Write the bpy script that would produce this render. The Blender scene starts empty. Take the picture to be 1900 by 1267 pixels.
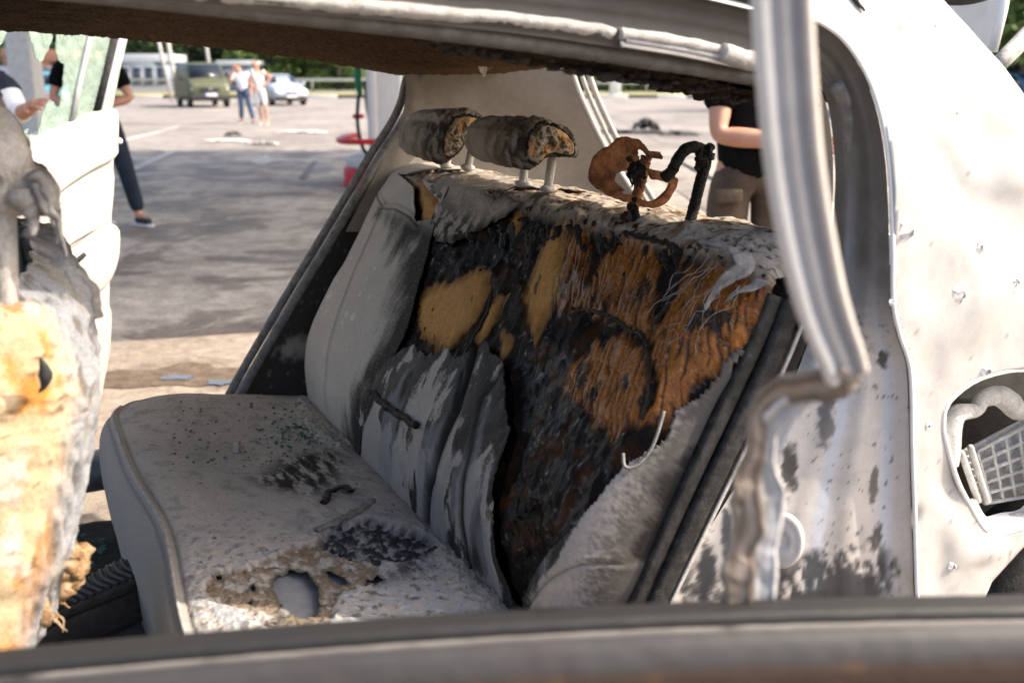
import bpy, bmesh, math, random
import numpy as np
from mathutils import Vector, Matrix

random.seed(7)
rng = np.random.default_rng(7)
SC = bpy.context.scene
COL = SC.collection

# ------------------------------------------------------------------ camera
# metres; X = towards the rear of the wreck, Y = across it (away from the photographer), Z up
F_PX, CAM_H = 1847.0, 1.28
YAW = math.radians(26.5)
PITCH = math.atan((633.5 - 145.0) / F_PX)
FWD = np.array([math.sin(YAW) * math.cos(PITCH), math.cos(YAW) * math.cos(PITCH), -math.sin(PITCH)])
RIGHT = np.array([math.cos(YAW), -math.sin(YAW), 0.0])
UP = np.cross(RIGHT, FWD)
CAM = np.array([0.0, 0.0, CAM_H])
cam_data = bpy.data.cameras.new('camera')
cam_data.sensor_width = 36.0
cam_data.lens = F_PX / 1900.0 * 36.0
cam_data.clip_start = 0.05
cam_data.clip_end = 2000.0
cam_data.dof.use_dof = True
cam_data.dof.focus_distance = 1.72
cam_data.dof.aperture_fstop = 4.3
cam = bpy.data.objects.new('camera', cam_data)
COL.objects.link(cam)
cam.matrix_world = Matrix(((RIGHT[0], UP[0], -FWD[0], CAM[0]), (RIGHT[1], UP[1], -FWD[1], CAM[1]),
                           (RIGHT[2], UP[2], -FWD[2], CAM[2]), (0, 0, 0, 1)))
SC.camera = cam

# ------------------------------------------------------------------ light
SUN_EL = math.radians(42.0)
SUN_H = np.array([0.872, -0.490]); SUN_H = SUN_H / np.linalg.norm(SUN_H)
SUN = np.array([SUN_H[0] * math.cos(SUN_EL), SUN_H[1] * math.cos(SUN_EL), math.sin(SUN_EL)])
world = bpy.data.worlds.new('World'); SC.world = world; world.use_nodes = True
wn = world.node_tree
sky = wn.nodes.new('ShaderNodeTexSky'); sky.sky_type = 'NISHITA'; sky.sun_disc = False
sky.sun_elevation = SUN_EL; sky.sun_rotation = math.atan2(SUN[0], SUN[1])
sky.air_density = 1.0; sky.dust_density = 5.0; sky.ozone_density = 1.0
bg = wn.nodes['Background']; bg.inputs['Strength'].default_value = 0.15
wn.links.new(sky.outputs['Color'], bg.inputs['Color'])
sl = bpy.data.lights.new('sun', 'SUN'); sl.energy = 2.8; sl.angle = math.radians(0.55); sl.color = (1.0, 0.90, 0.77)
so = bpy.data.objects.new('sun', sl); COL.objects.link(so)
so.rotation_euler = Vector(-SUN).to_track_quat('-Z', 'Y').to_euler(); so.location = (20, -20, 30)
SC.view_settings.view_transform = 'Standard'; SC.view_settings.look = 'None'
SC.view_settings.gamma = 1.0; SC.view_settings.use_curve_mapping = False
SC.view_settings.exposure = 1.55
SC.cycles.use_denoising = True
SC.cycles.max_bounces = 8; SC.cycles.diffuse_bounces = 4; SC.cycles.glossy_bounces = 3
SC.cycles.transmission_bounces = 6; SC.cycles.transparent_max_bounces = 8

# ------------------------------------------------------------------ helpers
def ray(u, v):
    return FWD + RIGHT * (u - 950.0) / F_PX - UP * (v - 633.5) / F_PX
def at(u, v, **k):
    """the point at a known distance (d), or on a known plane x / y / z, along a sight line of the survey photograph"""
    d = ray(u, v)
    if 'd' in k: t = k['d']
    elif 'x' in k: t = (k['x'] - CAM[0]) / d[0]
    elif 'y' in k: t = (k['y'] - CAM[1]) / d[1]
    else: t = (k['z'] - CAM[2]) / d[2]
    return CAM + d * t

_p = rng.permutation(256); _PERM = np.concatenate([_p, _p, _p])
_G = rng.normal(size=(256, 3)); _G /= np.linalg.norm(_G, axis=1, keepdims=True)
def pnoise(P):
    P = np.asarray(P, float); I = np.floor(P).astype(int); f = P - I; I &= 255
    w = f * f * f * (f * (f * 6 - 15) + 10)
    out = 0.0
    for dx in (0, 1):
        wx = w[:, 0] if dx else 1 - w[:, 0]
        a = _PERM[I[:, 0] + dx]
        for dy in (0, 1):
            wy = w[:, 1] if dy else 1 - w[:, 1]
            b = _PERM[a + I[:, 1] + dy]
            for dz in (0, 1):
                wz = w[:, 2] if dz else 1 - w[:, 2]
                g = _G[_PERM[b + I[:, 2] + dz] & 255]
                out = out + wx * wy * wz * (g[:, 0] * (f[:, 0] - dx) + g[:, 1] * (f[:, 1] - dy) + g[:, 2] * (f[:, 2] - dz))
    return out * 1.5
def fbm(P, sc, octv=4, seed=0, gain=0.5):
    P = np.asarray(P, float)
    if P.shape[1] == 2: P = np.column_stack([P, np.zeros(len(P))])
    P = P * np.asarray(sc, float) + seed * 17.37 + 100.0
    s, a, t = 0.0, 1.0, 0.0
    for k in range(octv):
        s = s + a * pnoise(P * (2.03 ** k) + k * 31.7); t += a; a *= gain
    return s / t * 1.35
def ridged(P, sc, octv=3, seed=0):
    P = np.asarray(P, float)
    if P.shape[1] == 2: P = np.column_stack([P, np.zeros(len(P))])
    P = P * np.asarray(sc, float) + seed * 13.1 + 50.0
    s, a, t = 0.0, 1.0, 0.0
    for k in range(octv):
        s = s + a * (1 - np.abs(pnoise(P * (2.1 ** k) + k * 11.3)) * 2); t += a; a *= 0.5
    return s / t
def sst(a, b, x):
    t = np.clip((x - a) / (b - a + 1e-12), 0, 1); return t * t * (3 - 2 * t)
def lerp(a, b, t): return a + (b - a) * t
def mixc(c, d, t):
    """mix Nx3 colours"""
    t = np.asarray(t)[:, None]; return c * (1 - t) + np.asarray(d)[None, :3] * t if np.ndim(d) == 1 else c * (1 - t) + d * t
def sdf(P, poly):
    """signed distance to a polygon (negative inside), Nx2"""
    P = np.asarray(P, float); Q = np.asarray(poly, float); n = len(Q)
    d = np.full(len(P), 1e9); ins = np.zeros(len(P), bool)
    for i in range(n):
        a, b = Q[i], Q[(i + 1) % n]; e = b - a; w = P - a
        t = np.clip((w @ e) / (e @ e + 1e-15), 0, 1)
        d = np.minimum(d, ((w - t[:, None] * e) ** 2).sum(1))
        c = ((a[1] <= P[:, 1]) != (b[1] <= P[:, 1]))
        with np.errstate(divide='ignore', invalid='ignore'):
            xi = a[0] + (P[:, 1] - a[1]) * e[0] / (e[1] if abs(e[1]) > 1e-12 else 1e-12)
        ins ^= c & (P[:, 0] < xi)
    d = np.sqrt(d); d[ins] *= -1; return d
def catmull(pts, n):
    """smooth resampling of a polyline to n points, even in arc length"""
    P = np.asarray(pts, float); P = np.vstack([2 * P[0] - P[1], P, 2 * P[-1] - P[-2]]); out = []
    for i in range(1, len(P) - 2):
        t = np.linspace(0, 1, 24, endpoint=False)[:, None]
        a, b, c, d = P[i - 1], P[i], P[i + 1], P[i + 2]
        out.append(0.5 * (2 * b + (c - a) * t + (2 * a - 5 * b + 4 * c - d) * t ** 2 + (3 * b - a - 3 * c + d) * t ** 3))
    out = np.vstack(out + [P[-2:-1]])
    return resample(out, n)
def resample(P, n):
    P = np.asarray(P, float); L = np.concatenate([[0], np.cumsum(np.linalg.norm(np.diff(P, axis=0), axis=1))])
    s = np.linspace(0, L[-1], n); return np.column_stack([np.interp(s, L, P[:, k]) for k in range(P.shape[1])])

ORG = {}
def thing(name, label=None, cat=None, loc=(0, 0, 0), group=None):
    o = bpy.data.objects.new(name, None); COL.objects.link(o); o.location = loc; ORG[o.name] = np.array(loc, float)
    o.empty_display_size = 0.1
    if label: tag(o, label, cat, group)
    return o
def tag(o, label=None, cat=None, group=None, kind=None):
    if label: o['label'] = label
    if cat: o['category'] = cat
    if group: o['group'] = group
    if kind: o['kind'] = kind
    return o
def put(name, V, F, mat, parent=None, attrs=None, smooth=True, kind=None):
    """links ONE mesh object; V in world metres"""
    V = np.asarray(V, float); org = ORG[parent.name] if parent is not None else np.zeros(3)
    me = bpy.data.meshes.new(name); V = V - org
    if isinstance(F, np.ndarray):
        k = F.shape[1]; me.vertices.add(len(V)); me.vertices.foreach_set('co', V.astype(np.float32).ravel())
        me.loops.add(F.size); me.loops.foreach_set('vertex_index', F.astype(np.int32).ravel())
        me.polygons.add(len(F)); me.polygons.foreach_set('loop_start', np.arange(0, F.size, k, dtype=np.int32))
        me.update(calc_edges=True)
    else:
        me.from_pydata(V.tolist(), [], [list(map(int, f)) for f in F])
    me.validate()
    if smooth: me.polygons.foreach_set('use_smooth', np.ones(len(me.polygons), bool))
    for k, a in (attrs or {}).items():
        a = np.asarray(a, float)
        if a.ndim == 2:
            if a.shape[1] == 3: a = np.column_stack([a, np.ones(len(a))])
            at_ = me.attributes.new(k, 'FLOAT_COLOR', 'POINT'); at_.data.foreach_set('color', np.clip(a, 0, 4).astype(np.float32).ravel())
        else:
            at_ = me.attributes.new(k, 'FLOAT', 'POINT'); at_.data.foreach_set('value', a.astype(np.float32))
    me.materials.append(mat)
    o = bpy.data.objects.new(name, me); COL.objects.link(o)
    if parent is not None:
        o.parent = parent
    ORG[o.name] = org
    if kind: o['kind'] = kind
    return o
def gridF(nu, nv, wrap_u=False):
    i = np.arange(nu if wrap_u else nu - 1); j = np.arange(nv - 1); I, J = np.meshgrid(i, j, indexing='ij')
    I2 = (I + 1) % nu
    return np.stack([I * nv + J, I2 * nv + J, I2 * nv + J + 1, I * nv + J + 1], -1).reshape(-1, 4)
def keepfaces(V, F, keep, attrs=None):
    """drop faces whose flag is false, and the unused vertices"""
    F = F[keep]; used = np.unique(F); m = np.full(len(V), -1); m[used] = np.arange(len(used))
    return V[used], m[F], ({k: np.asarray(a)[used] for k, a in attrs.items()} if attrs else None)
def trim(V, UV, F, fn, attrs=None, eps=1e-4, snap=True):
    """keep faces where fn(UV)<0; vertices on the cut are slid onto its outline. V is a function of UV: vfn(UV)->V"""
    s = fn(UV); sf = s[F]; keep = sf.mean(1) < 0
    if snap:
        cnt = np.zeros(len(UV)); np.add.at(cnt, F[keep].ravel(), 1); tot = np.zeros(len(UV)); np.add.at(tot, F.ravel(), 1)
        b = np.where((cnt > 0) & (cnt < tot))[0]
        for _ in range(2):
            q = UV[b]; s0 = fn(q); gx = (fn(q + [eps, 0]) - s0) / eps; gy = (fn(q + [0, eps]) - s0) / eps
            g2 = gx * gx + gy * gy + 1e-9; UV[b] = q - np.column_stack([s0 * gx / g2, s0 * gy / g2])
    return UV, keep
def tube(path, r, n=10, prof=None, flat=None, up=(0, 0, 1), caps=True, fr=None):
    """sweeps a ring (or a section prof: Nx2 in side/up metres) along a path -> V, F(list), ring count"""
    P = np.asarray(path, float); m = len(P); T = np.gradient(P, axis=0); T /= np.linalg.norm(T, axis=1, keepdims=True) + 1e-12
    r = np.broadcast_to(np.asarray(r, float), (m,))
    up = np.asarray(up, float); N = np.empty_like(P); B = np.empty_like(P)
    n0 = np.cross(T[0], up); n0 = n0 / (np.linalg.norm(n0) + 1e-12)
    for i in range(m):
        if fr == 'fixed':
            s = np.cross(T[i], up); s = s / (np.linalg.norm(s) + 1e-12)
        else:
            s = n0 - T[i] * (n0 @ T[i]); s = s / (np.linalg.norm(s) + 1e-12); n0 = s
        N[i] = s; B[i] = np.cross(s, T[i])
    if prof is None:
        a = np.linspace(0, 2 * np.pi, n, endpoint=False); prof = np.column_stack([np.cos(a), np.sin(a)])
        if flat is not None: prof = prof * np.asarray(flat)
        V = P[:, None] + r[:, None, None] * (prof[None, :, :1] * N[:, None] + prof[None, :, 1:] * B[:, None])
    else:
        prof = np.asarray(prof, float); V = P[:, None] + r[:, None, None] * (prof[None, :, :1] * N[:, None] + prof[None, :, 1:] * B[:, None])
    k = prof.shape[0]; V = V.reshape(-1, 3); F = []
    for i in range(m - 1):
        for j in range(k):
            j2 = (j + 1) % k; F.append((i * k + j, i * k + j2, (i + 1) * k + j2, (i + 1) * k + j))
    if caps: F.append(tuple(range(k))[::-1]); F.append(tuple((m - 1) * k + j for j in range(k)))
    return V, F
def join(parts):
    VV, FF, o = [], [], 0
    for V, F in parts:
        VV.append(np.asarray(V, float)); FF += [tuple(int(i) + o for i in f) for f in F]; o += len(V)
    return np.vstack(VV), FF
def box(c, s, rz=0.0, bev=0.0):
    c = np.asarray(c, float); h = np.asarray(s, float) / 2
    if bev <= 0:
        V = np.array([[x, y, z] for x in (-1, 1) for y in (-1, 1) for z in (-1, 1)], float) * h
        F = [(0, 1, 3, 2), (4, 6, 7, 5), (0, 4, 5, 1), (2, 3, 7, 6), (0, 2, 6, 4), (1, 5, 7, 3)]
    else:
        bm = bmesh.new(); bmesh.ops.create_cube(bm, size=1.0)
        for v in bm.verts: v.co = Vector((v.co.x * s[0], v.co.y * s[1], v.co.z * s[2]))
        bmesh.ops.bevel(bm, geom=list(bm.edges), offset=bev, segments=2, profile=0.6, affect='EDGES')
        bm.verts.index_update(); V = np.array([v.co[:] for v in bm.verts]); F = [tuple(v.index for v in f.verts) for f in bm.faces]; bm.free()
    R = np.array([[math.cos(rz), -math.sin(rz), 0], [math.sin(rz), math.cos(rz), 0], [0, 0, 1]])
    return V @ R.T + c, F
def prism(poly, d, bev=0.0, seg=2):
    """polygon in 3D (Nx3) thickened along vector d"""
    P = np.asarray(poly, float); n = len(P); V = np.vstack([P, P + np.asarray(d, float)])
    F = [tuple(range(n))[::-1], tuple(range(n, 2 * n))] + [(i, (i + 1) % n, n + (i + 1) % n, n + i) for i in range(n)]
    if bev > 0:
        bm = bmesh.new(); vs = [bm.verts.new(v) for v in V]
        for f in F:
            try: bm.faces.new([vs[i] for i in f])
            except ValueError: pass
        bmesh.ops.recalc_face_normals(bm, faces=bm.faces)
        ed = [e for e in bm.edges if len(e.link_faces) == 2 and e.calc_face_angle(0) > 0.6]
        bmesh.ops.bevel(bm, geom=ed, offset=bev, segments=seg, profile=0.6, affect='EDGES')
        bm.verts.index_update(); V = np.array([v.co[:] for v in bm.verts]); F = [tuple(v.index for v in f.verts) for f in bm.faces]; bm.free()
    return V, F
def blob(c, r, seed, amp=0.35, sub=2, sc=2.0):
    bm = bmesh.new(); bmesh.ops.create_icosphere(bm, subdivisions=sub, radius=1.0); bm.verts.index_update()
    V = np.array([v.co[:] for v in bm.verts]); F = [tuple(v.index for v in f.verts) for f in bm.faces]; bm.free()
    V = V * (1 + amp * fbm(V, sc, 3, seed))[:, None]
    return V * np.asarray(r, float) + np.asarray(c, float), F
def solid(o, t, off=-1.0):
    m = o.modifiers.new('thickness', 'SOLIDIFY'); m.thickness = t; m.offset = off; return o
def copy_tree(o, parent=None):
    c = o.copy(); COL.objects.link(c); c.parent = parent
    for ch in list(o.children): copy_tree(ch, c)
    return c

# ------------------------------------------------------------------ materials
def new_mat(name):
    m = bpy.data.materials.new(name); m.use_nodes = True
    return m, m.node_tree, m.node_tree.nodes['Principled BSDF']
def L(nt, a, b): nt.links.new(a, b)
def N(nt, t, **k):
    n = nt.nodes.new(t)
    for a, b in k.items():
        if a in n.inputs.keys(): n.inputs[a].default_value = b
        else: setattr(n, a, b)
    return n
def noise_node(nt, scale, detail=5.0, rough=0.6, dist=0.0, coord='Object', stretch=None):
    tc = N(nt, 'ShaderNodeTexCoord'); src = tc.outputs[coord]
    if stretch:
        mp = N(nt, 'ShaderNodeMapping'); mp.inputs['Scale'].default_value = stretch; L(nt, src, mp.inputs['Vector']); src = mp.outputs[0]
    n = N(nt, 'ShaderNodeTexNoise', Scale=scale, Detail=detail, Roughness=rough, Distortion=dist); L(nt, src, n.inputs['Vector']); return n
def ramp(nt, src, stops):
    r = N(nt, 'ShaderNodeValToRGB'); e = r.color_ramp.elements
    while len(e) < len(stops): e.new(0.5)
    for el, (p, c) in zip(e, stops): el.position = p; el.color = (*c, 1) if len(c) == 3 else c
    L(nt, src, r.inputs['Fac']); return r
def M_noise(name, stops, scale=30, rough=0.7, metal=0.0, bump=0.0, bscale=None, detail=6, dist=0.0, stretch=None, spec=0.5, coat=0.0):
    m, nt, b = new_mat(name)
    n = noise_node(nt, scale, detail, 0.62, dist, stretch=stretch); r = ramp(nt, n.outputs['Fac'], stops); L(nt, r.outputs[0], b.inputs['Base Color'])
    b.inputs['Roughness'].default_value = rough; b.inputs['Metallic'].default_value = metal
    b.inputs['Specular IOR Level'].default_value = spec; b.inputs['Coat Weight'].default_value = coat
    if bump > 0:
        n2 = noise_node(nt, bscale or scale * 3, 6, 0.65, stretch=stretch); bp = N(nt, 'ShaderNodeBump', Strength=bump, Distance=0.01)
        L(nt, n2.outputs['Fac'], bp.inputs['Height']); L(nt, bp.outputs[0], b.inputs['Normal'])
    return m
def M_attr(name, fine=400, var=0.35, bump=0.4, bdist=0.002, spec=0.4, metal=0.0, fine2=90):
    """own colour and gloss of every vertex (Col, Rough), broken up by fine procedural grain and relief"""
    m, nt, b = new_mat(name)
    a = N(nt, 'ShaderNodeAttribute', attribute_name='Col'); g = N(nt, 'ShaderNodeAttribute', attribute_name='Rough')
    n1 = noise_node(nt, fine, 4, 0.7); n2 = noise_node(nt, fine2, 5, 0.65)
    mr = N(nt, 'ShaderNodeMapRange'); mr.inputs['From Min'].default_value = 0.3; mr.inputs['From Max'].default_value = 0.7
    mr.inputs['To Min'].default_value = 1 - var; mr.inputs['To Max'].default_value = 1 + var * 0.8; L(nt, n1.outputs['Fac'], mr.inputs['Value'])
    mr2 = N(nt, 'ShaderNodeMapRange'); mr2.inputs['From Min'].default_value = 0.3; mr2.inputs['From Max'].default_value = 0.7
    mr2.inputs['To Min'].default_value = 1 - var * 0.6; mr2.inputs['To Max'].default_value = 1 + var * 0.5; L(nt, n2.outputs['Fac'], mr2.inputs['Value'])
    mu = N(nt, 'ShaderNodeMath', operation='MULTIPLY'); L(nt, mr.outputs[0], mu.inputs[0]); L(nt, mr2.outputs[0], mu.inputs[1])
    vm = N(nt, 'ShaderNodeVectorMath', operation='SCALE'); L(nt, a.outputs['Color'], vm.inputs[0]); L(nt, mu.outputs[0], vm.inputs['Scale'])
    L(nt, vm.outputs[0], b.inputs['Base Color']); L(nt, g.outputs['Fac'], b.inputs['Roughness'])
    if spec is None: sp_ = N(nt, 'ShaderNodeAttribute', attribute_name='Spec'); L(nt, sp_.outputs['Fac'], b.inputs['Specular IOR Level'])
    else: b.inputs['Specular IOR Level'].default_value = spec
    b.inputs['Metallic'].default_value = metal
    if bump > 0:
        ad = N(nt, 'ShaderNodeMath', operation='ADD'); L(nt, n1.outputs['Fac'], ad.inputs[0]); L(nt, n2.outputs['Fac'], ad.inputs[1])
        bp = N(nt, 'ShaderNodeBump', Strength=bump, Distance=bdist); L(nt, ad.outputs[0], bp.inputs['Height']); L(nt, bp.outputs[0], b.inputs['Normal'])
    return m
def M_plain(name, c, rough=0.6, metal=0.0, var=0.12, scale=12, spec=0.35, coat=0.0, bump=0.0):
    lo = tuple(max(0, x * (1 - var)) for x in c); hi = tuple(min(1, x * (1 + var)) for x in c)
    return M_noise(name, [(0.3, lo), (0.7, hi)], scale, rough, metal, bump, spec=spec, coat=coat)
def M_glass(name, tint, rough=0.05, dust=0.0, alpha=0.35, dustcol=(0.6, 0.65, 0.6), scale=25):
    """thin pane: part clear, part grimy"""
    m, nt, b = new_mat(name); out = nt.nodes['Material Output']
    tr = N(nt, 'ShaderNodeBsdfTransparent'); tr.inputs['Color'].default_value = (*tint, 1)
    b.inputs['Base Color'].default_value = (*dustcol, 1); b.inputs['Roughness'].default_value = rough
    mx = N(nt, 'ShaderNodeMixShader'); n = noise_node(nt, scale, 6, 0.7)
    mr = N(nt, 'ShaderNodeMapRange'); mr.inputs['From Min'].default_value = 0.3; mr.inputs['From Max'].default_value = 0.75
    mr.inputs['To Min'].default_value = alpha; mr.inputs['To Max'].default_value = min(1, alpha + dust); L(nt, n.outputs['Fac'], mr.inputs['Value'])
    L(nt, mr.outputs[0], mx.inputs[0]); L(nt, tr.outputs[0], mx.inputs[1]); L(nt, b.outputs[0], mx.inputs[2]); L(nt, mx.outputs[0], out.inputs['Surface'])
    return m
MT = {}
MT['attr'] = M_attr('burnt_surface', var=0.28, bump=0.22, bdist=0.0015, spec=None)
MT['attr_fabric'] = M_attr('ash_dusted_cover', fine=900, var=0.22, bump=0.25, bdist=0.0012, fine2=160, spec=0.12)
MT['attr_fuzz'] = M_attr('burnt_felt', fine=260, var=0.6, bump=1.0, bdist=0.006, spec=0.1, fine2=110)
MT['attr_paint'] = M_attr('scorched_paint', fine=700, var=0.12, bump=0.12, bdist=0.001, spec=0.4, fine2=60)
MT['attr_soft'] = M_attr('ash_plastic', fine=500, var=0.15, bump=0.15, bdist=0.001, spec=0.3, fine2=60)
MT['rust'] = M_noise('rusted_steel', [(0.25, (0.02, 0.011, 0.008)), (0.42, (0.17, 0.055, 0.014)), (0.58, (0.36, 0.13, 0.03)), (0.8, (0.42, 0.25, 0.14))], 45, 0.75, 0.1, 0.9, 220)
MT['charred'] = M_noise('charred_steel', [(0.35, (0.006, 0.005, 0.005)), (0.62, (0.03, 0.024, 0.02)), (0.8, (0.16, 0.14, 0.12))], 90, 0.6, 0.0, 1.0, 260, spec=0.2)
MT['crust'] = M_noise('char_crust', [(0.35, (0.008, 0.007, 0.006)), (0.58, (0.03, 0.022, 0.017)), (0.72, (0.16, 0.14, 0.12)), (0.85, (0.4, 0.36, 0.31))], 110, 0.5, 0.0, 1.0, 330, spec=0.25)
MT['post'] = M_noise('ash_coated_steel', [(0.35, (0.3, 0.28, 0.25)), (0.7, (0.52, 0.49, 0.45))], 120, 0.6, 0.2, 0.5, 400)
MT['rubber'] = M_noise('black_rubber', [(0.4, (0.012, 0.012, 0.012)), (0.66, (0.035, 0.033, 0.031)), (0.76, (0.16, 0.155, 0.15))], 70, 0.55, 0, 0.35, 300, spec=0.2)
MT['seal'] = M_noise('dusty_seal', [(0.3, (0.10, 0.095, 0.09)), (0.7, (0.27, 0.255, 0.24))], 60, 0.75, 0, 0.4, 250)
MT['seal_light'] = M_noise('ash_caked_seal', [(0.3, (0.26, 0.25, 0.235)), (0.7, (0.46, 0.44, 0.41))], 50, 0.85, 0, 0.5, 260)
MT['trim'] = M_noise('dusty_trim', [(0.3, (0.34, 0.31, 0.275)), (0.7, (0.46, 0.43, 0.385))], 14, 0.7, 0, 0.12, 500)
MT['dark'] = M_noise('soot_black', [(0.3, (0.008, 0.008, 0.008)), (0.7, (0.03, 0.028, 0.026))], 30, 0.8, 0, 0.4)
MT['white_paint'] = M_noise('ash_whitened_paint', [(0.3, (0.70, 0.69, 0.68)), (0.7, (0.80, 0.795, 0.785))], 9, 0.45, 0, 0.06, 120)
MT['tar'] = M_noise('tarry_char', [(0.4, (0.006, 0.005, 0.004)), (0.7, (0.022, 0.013, 0.008))], 120, 0.38, 0, 0.8, 300, spec=0.35)
MT['thread'] = M_noise('singed_fibre', [(0.3, (0.25, 0.23, 0.21)), (0.7, (0.45, 0.42, 0.38))], 200, 0.8)
# ================================================================== THE WRECK
CAR = thing('burnt_car', 'burnt-out pale car wreck with charred rear seat filling the picture', 'car', (0.6, 1.7, 0.0))
ASH = np.array([0.40, 0.357, 0.308]); SOOT = np.array([0.016, 0.014, 0.013]); CHAR = np.array([0.011, 0.009, 0.008])
TAN = np.array([0.44, 0.225, 0.065]); ORANGE = np.array([0.24, 0.080, 0.011]); BROWN = np.array([0.055, 0.021, 0.007])

# ---- rear backrest: side profile swept across the car; (y, s) are the coordinates on its surface
BP = catmull([(0.60, 0.40), (0.60, 0.5), (0.595, 0.6), (0.622, 0.7), (0.73, 0.88), (0.82, 1.02), (0.868, 1.066), (0.95, 1.073), (1.02, 1.06), (1.07, 1.0), (1.08, 0.86)], 600)
BS = np.concatenate([[0], np.cumsum(np.linalg.norm(np.diff(BP, axis=0), axis=1))])
BT = np.gradient(BP, axis=0); BT /= np.linalg.norm(BT, axis=1, keepdims=True); BN = np.column_stack([-BT[:, 1], BT[:, 0]])
Y0, Y1 = 0.985, 2.41
IFR = int(np.argmax(BP[:, 1] > 1.055)); ITP = int(np.argmax(BP[:, 0] > 0.855)); ITE = int(np.argmax(BP[:, 0] > 1.035))
def edge_inset(y, near=0.095, far=0.10, s=0.3):
    o = np.zeros_like(y); kn = 1.25 - 0.85 * sst(0.50, 0.68, np.asarray(s, float))
    for d, r, k in ((y - Y0, near, kn), (Y1 - y, far, 1.0 - 0.72 * sst(0.46, 0.68, np.asarray(s, float)))):
        t = np.clip(r - d, 0, r); o = o + k * (r - np.sqrt(np.maximum(r * r - t * t, 0)))
    return o
def on_back(u, v):
    d = ray(u, v); tq = np.linspace(0.55, 3.4, 3000); pq = CAM + np.outer(tq, d); x0 = np.interp(pq[:, 2], BP[:IFR, 1], BP[:IFR, 0])
    ok = (pq[:, 2] < BP[IFR - 1, 1]) & (pq[:, 2] > 0.41) & (pq[:, 1] > Y0); hit = np.where(ok & (pq[:, 0] > x0 + edge_inset(pq[:, 1], far=1e-3, s=np.interp(pq[:, 2], BP[:IFR, 1], BS[:IFR]))))[0]
    if len(hit): return (pq[hit[0], 1], float(np.interp(pq[hit[0], 2], BP[:IFR, 1], BS[:IFR])))
    t = (1.071 - CAM[2]) / d[2] if d[2] < -1e-4 else -1; x = d[0] * t
    if 0.86 < x < 1.03: return (d[1] * t, float(np.interp(x, BP[ITP:ITE, 0], BS[ITP:ITE])))
    e = CAM[2] + BP[:, 0] / d[0] * d[2] - BP[:, 1]; sg = np.where((e[:-1] > 0) != (e[1:] > 0))[0]
    i = sg[0] if len(sg) else int(np.argmin(np.abs(e)))
    return (BP[i, 0] / d[0] * d[1], BS[i])
def backs(L_): return np.array([on_back(u, v) for u, v in L_])
def back_pos(y, s, off):
    x = np.interp(s, BS, BP[:, 0]); z = np.interp(s, BS, BP[:, 1]); nx = np.interp(s, BS, BN[:, 0]); nz = np.interp(s, BS, BN[:, 1])
    bulge = 0.004 * np.sin((y - Y0) / (Y1 - Y0) * np.pi * 3.0) * sst(0.1, 0.3, s) * (1 - sst(0.62, 0.75, s))
    o = off + bulge - edge_inset(y, s=s)
    return np.column_stack([x + nx * o, y, z + nz * o])
tan_polys = [backs(p) for p in (
    [(800, 522), (826, 520), (850, 508), (880, 490), (902, 497), (896, 530), (872, 590), (835, 628), (803, 652), (780, 622), (764, 588), (775, 545)],
    [(905, 548), (932, 543), (912, 590), (885, 624), (868, 626), (888, 582)],
    [(1012, 420), (1030, 408), (1045, 430), (1040, 500), (1025, 560), (1008, 590), (986, 628), (972, 592), (968, 548), (982, 488)],
    [(770, 348), (840, 318), (850, 330), (818, 375), (805, 408), (778, 416)],
    [(938, 402), (962, 388), (968, 400), (950, 432), (936, 430)], [(914, 660), (926, 612), (938, 640), (922, 664)])]
or_polys = [backs([(1030, 408), (1075, 400), (1150, 412), (1240, 420), (1300, 440), (1400, 470), (1450, 500), (1445, 540), (1400, 594), (1352, 650), (1302, 706), (1252, 752), (1200, 800), (1130, 800), (1070, 768), (1035, 720), (1060, 660), (1045, 600), (1020, 560), (1038, 480)])]
blk_polys = [backs(p) for p in ([(985, 650), (1012, 600), (1045, 565), (1090, 568), (1140, 585), (1200, 616), (1215, 640), (1195, 655), (1150, 632), (1105, 640), (1062, 668), (1030, 730), (990, 720)], [(1194, 620), (1206, 640), (1208, 720), (1196, 780), (1188, 776), (1198, 700)], [(1205, 430), (1262, 430), (1280, 470), (1262, 520), (1235, 580), (1208, 612), (1202, 560), (1212, 500)],
             [(1075, 405), (1110, 400), (1125, 440), (1110, 480), (1095, 530), (1078, 520), (1085, 470)], [(1128, 410), (1200, 405), (1196, 440), (1160, 436), (1130, 470), (1120, 440)], [(1270, 420), (1420, 450), (1440, 500), (1380, 500), (1320, 480), (1280, 500)], [(1090, 540), (1125, 545), (1120, 575), (1080, 570)])]
cov_far = np.vstack([[(2.52, -0.02), (2.52, 0.84), (2.03, 0.84)], backs([(850, 322), (834, 350), (812, 404), (806, 430), (798, 460), (788, 495), (778, 530), (768, 570), (752, 620), (732, 660), (712, 700), (692, 752), (676, 800), (660, 890)]), [(1.98, -0.02)]])
cov_top = np.vstack([[(2.07, 0.84), (1.60, 0.84)], backs([(1042, 354), (1005, 374), (965, 382), (930, 404), (900, 422), (870, 432), (840, 454), (806, 446), (800, 405), (816, 372)]), [(2.07, 0.70)]])
cov_mid = backs([(706, 690), (722, 668), (745, 650), (768, 640), (792, 660), (830, 648), (850, 662), (905, 638), (925, 660), (942, 720), (948, 800), (925, 900), (924, 960), (935, 1060), (975, 1190), (780, 1010), (655, 905), (668, 800), (684, 720)])
cov_near = backs([(975, 1110), (1030, 1020), (1062, 985), (1110, 930), (1165, 860), (1200, 830), (1240, 790), (1262, 745), (1310, 705), (1350, 660), (1400, 598), (1438, 556), (1560, 560), (1500, 900), (1300, 1250), (1000, 1290)])
char_low = backs([(930, 650), (1050, 640), (1060, 740), (1200, 790), (1160, 850), (1060, 980), (990, 1060), (935, 990), (915, 900), (945, 800)])
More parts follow.
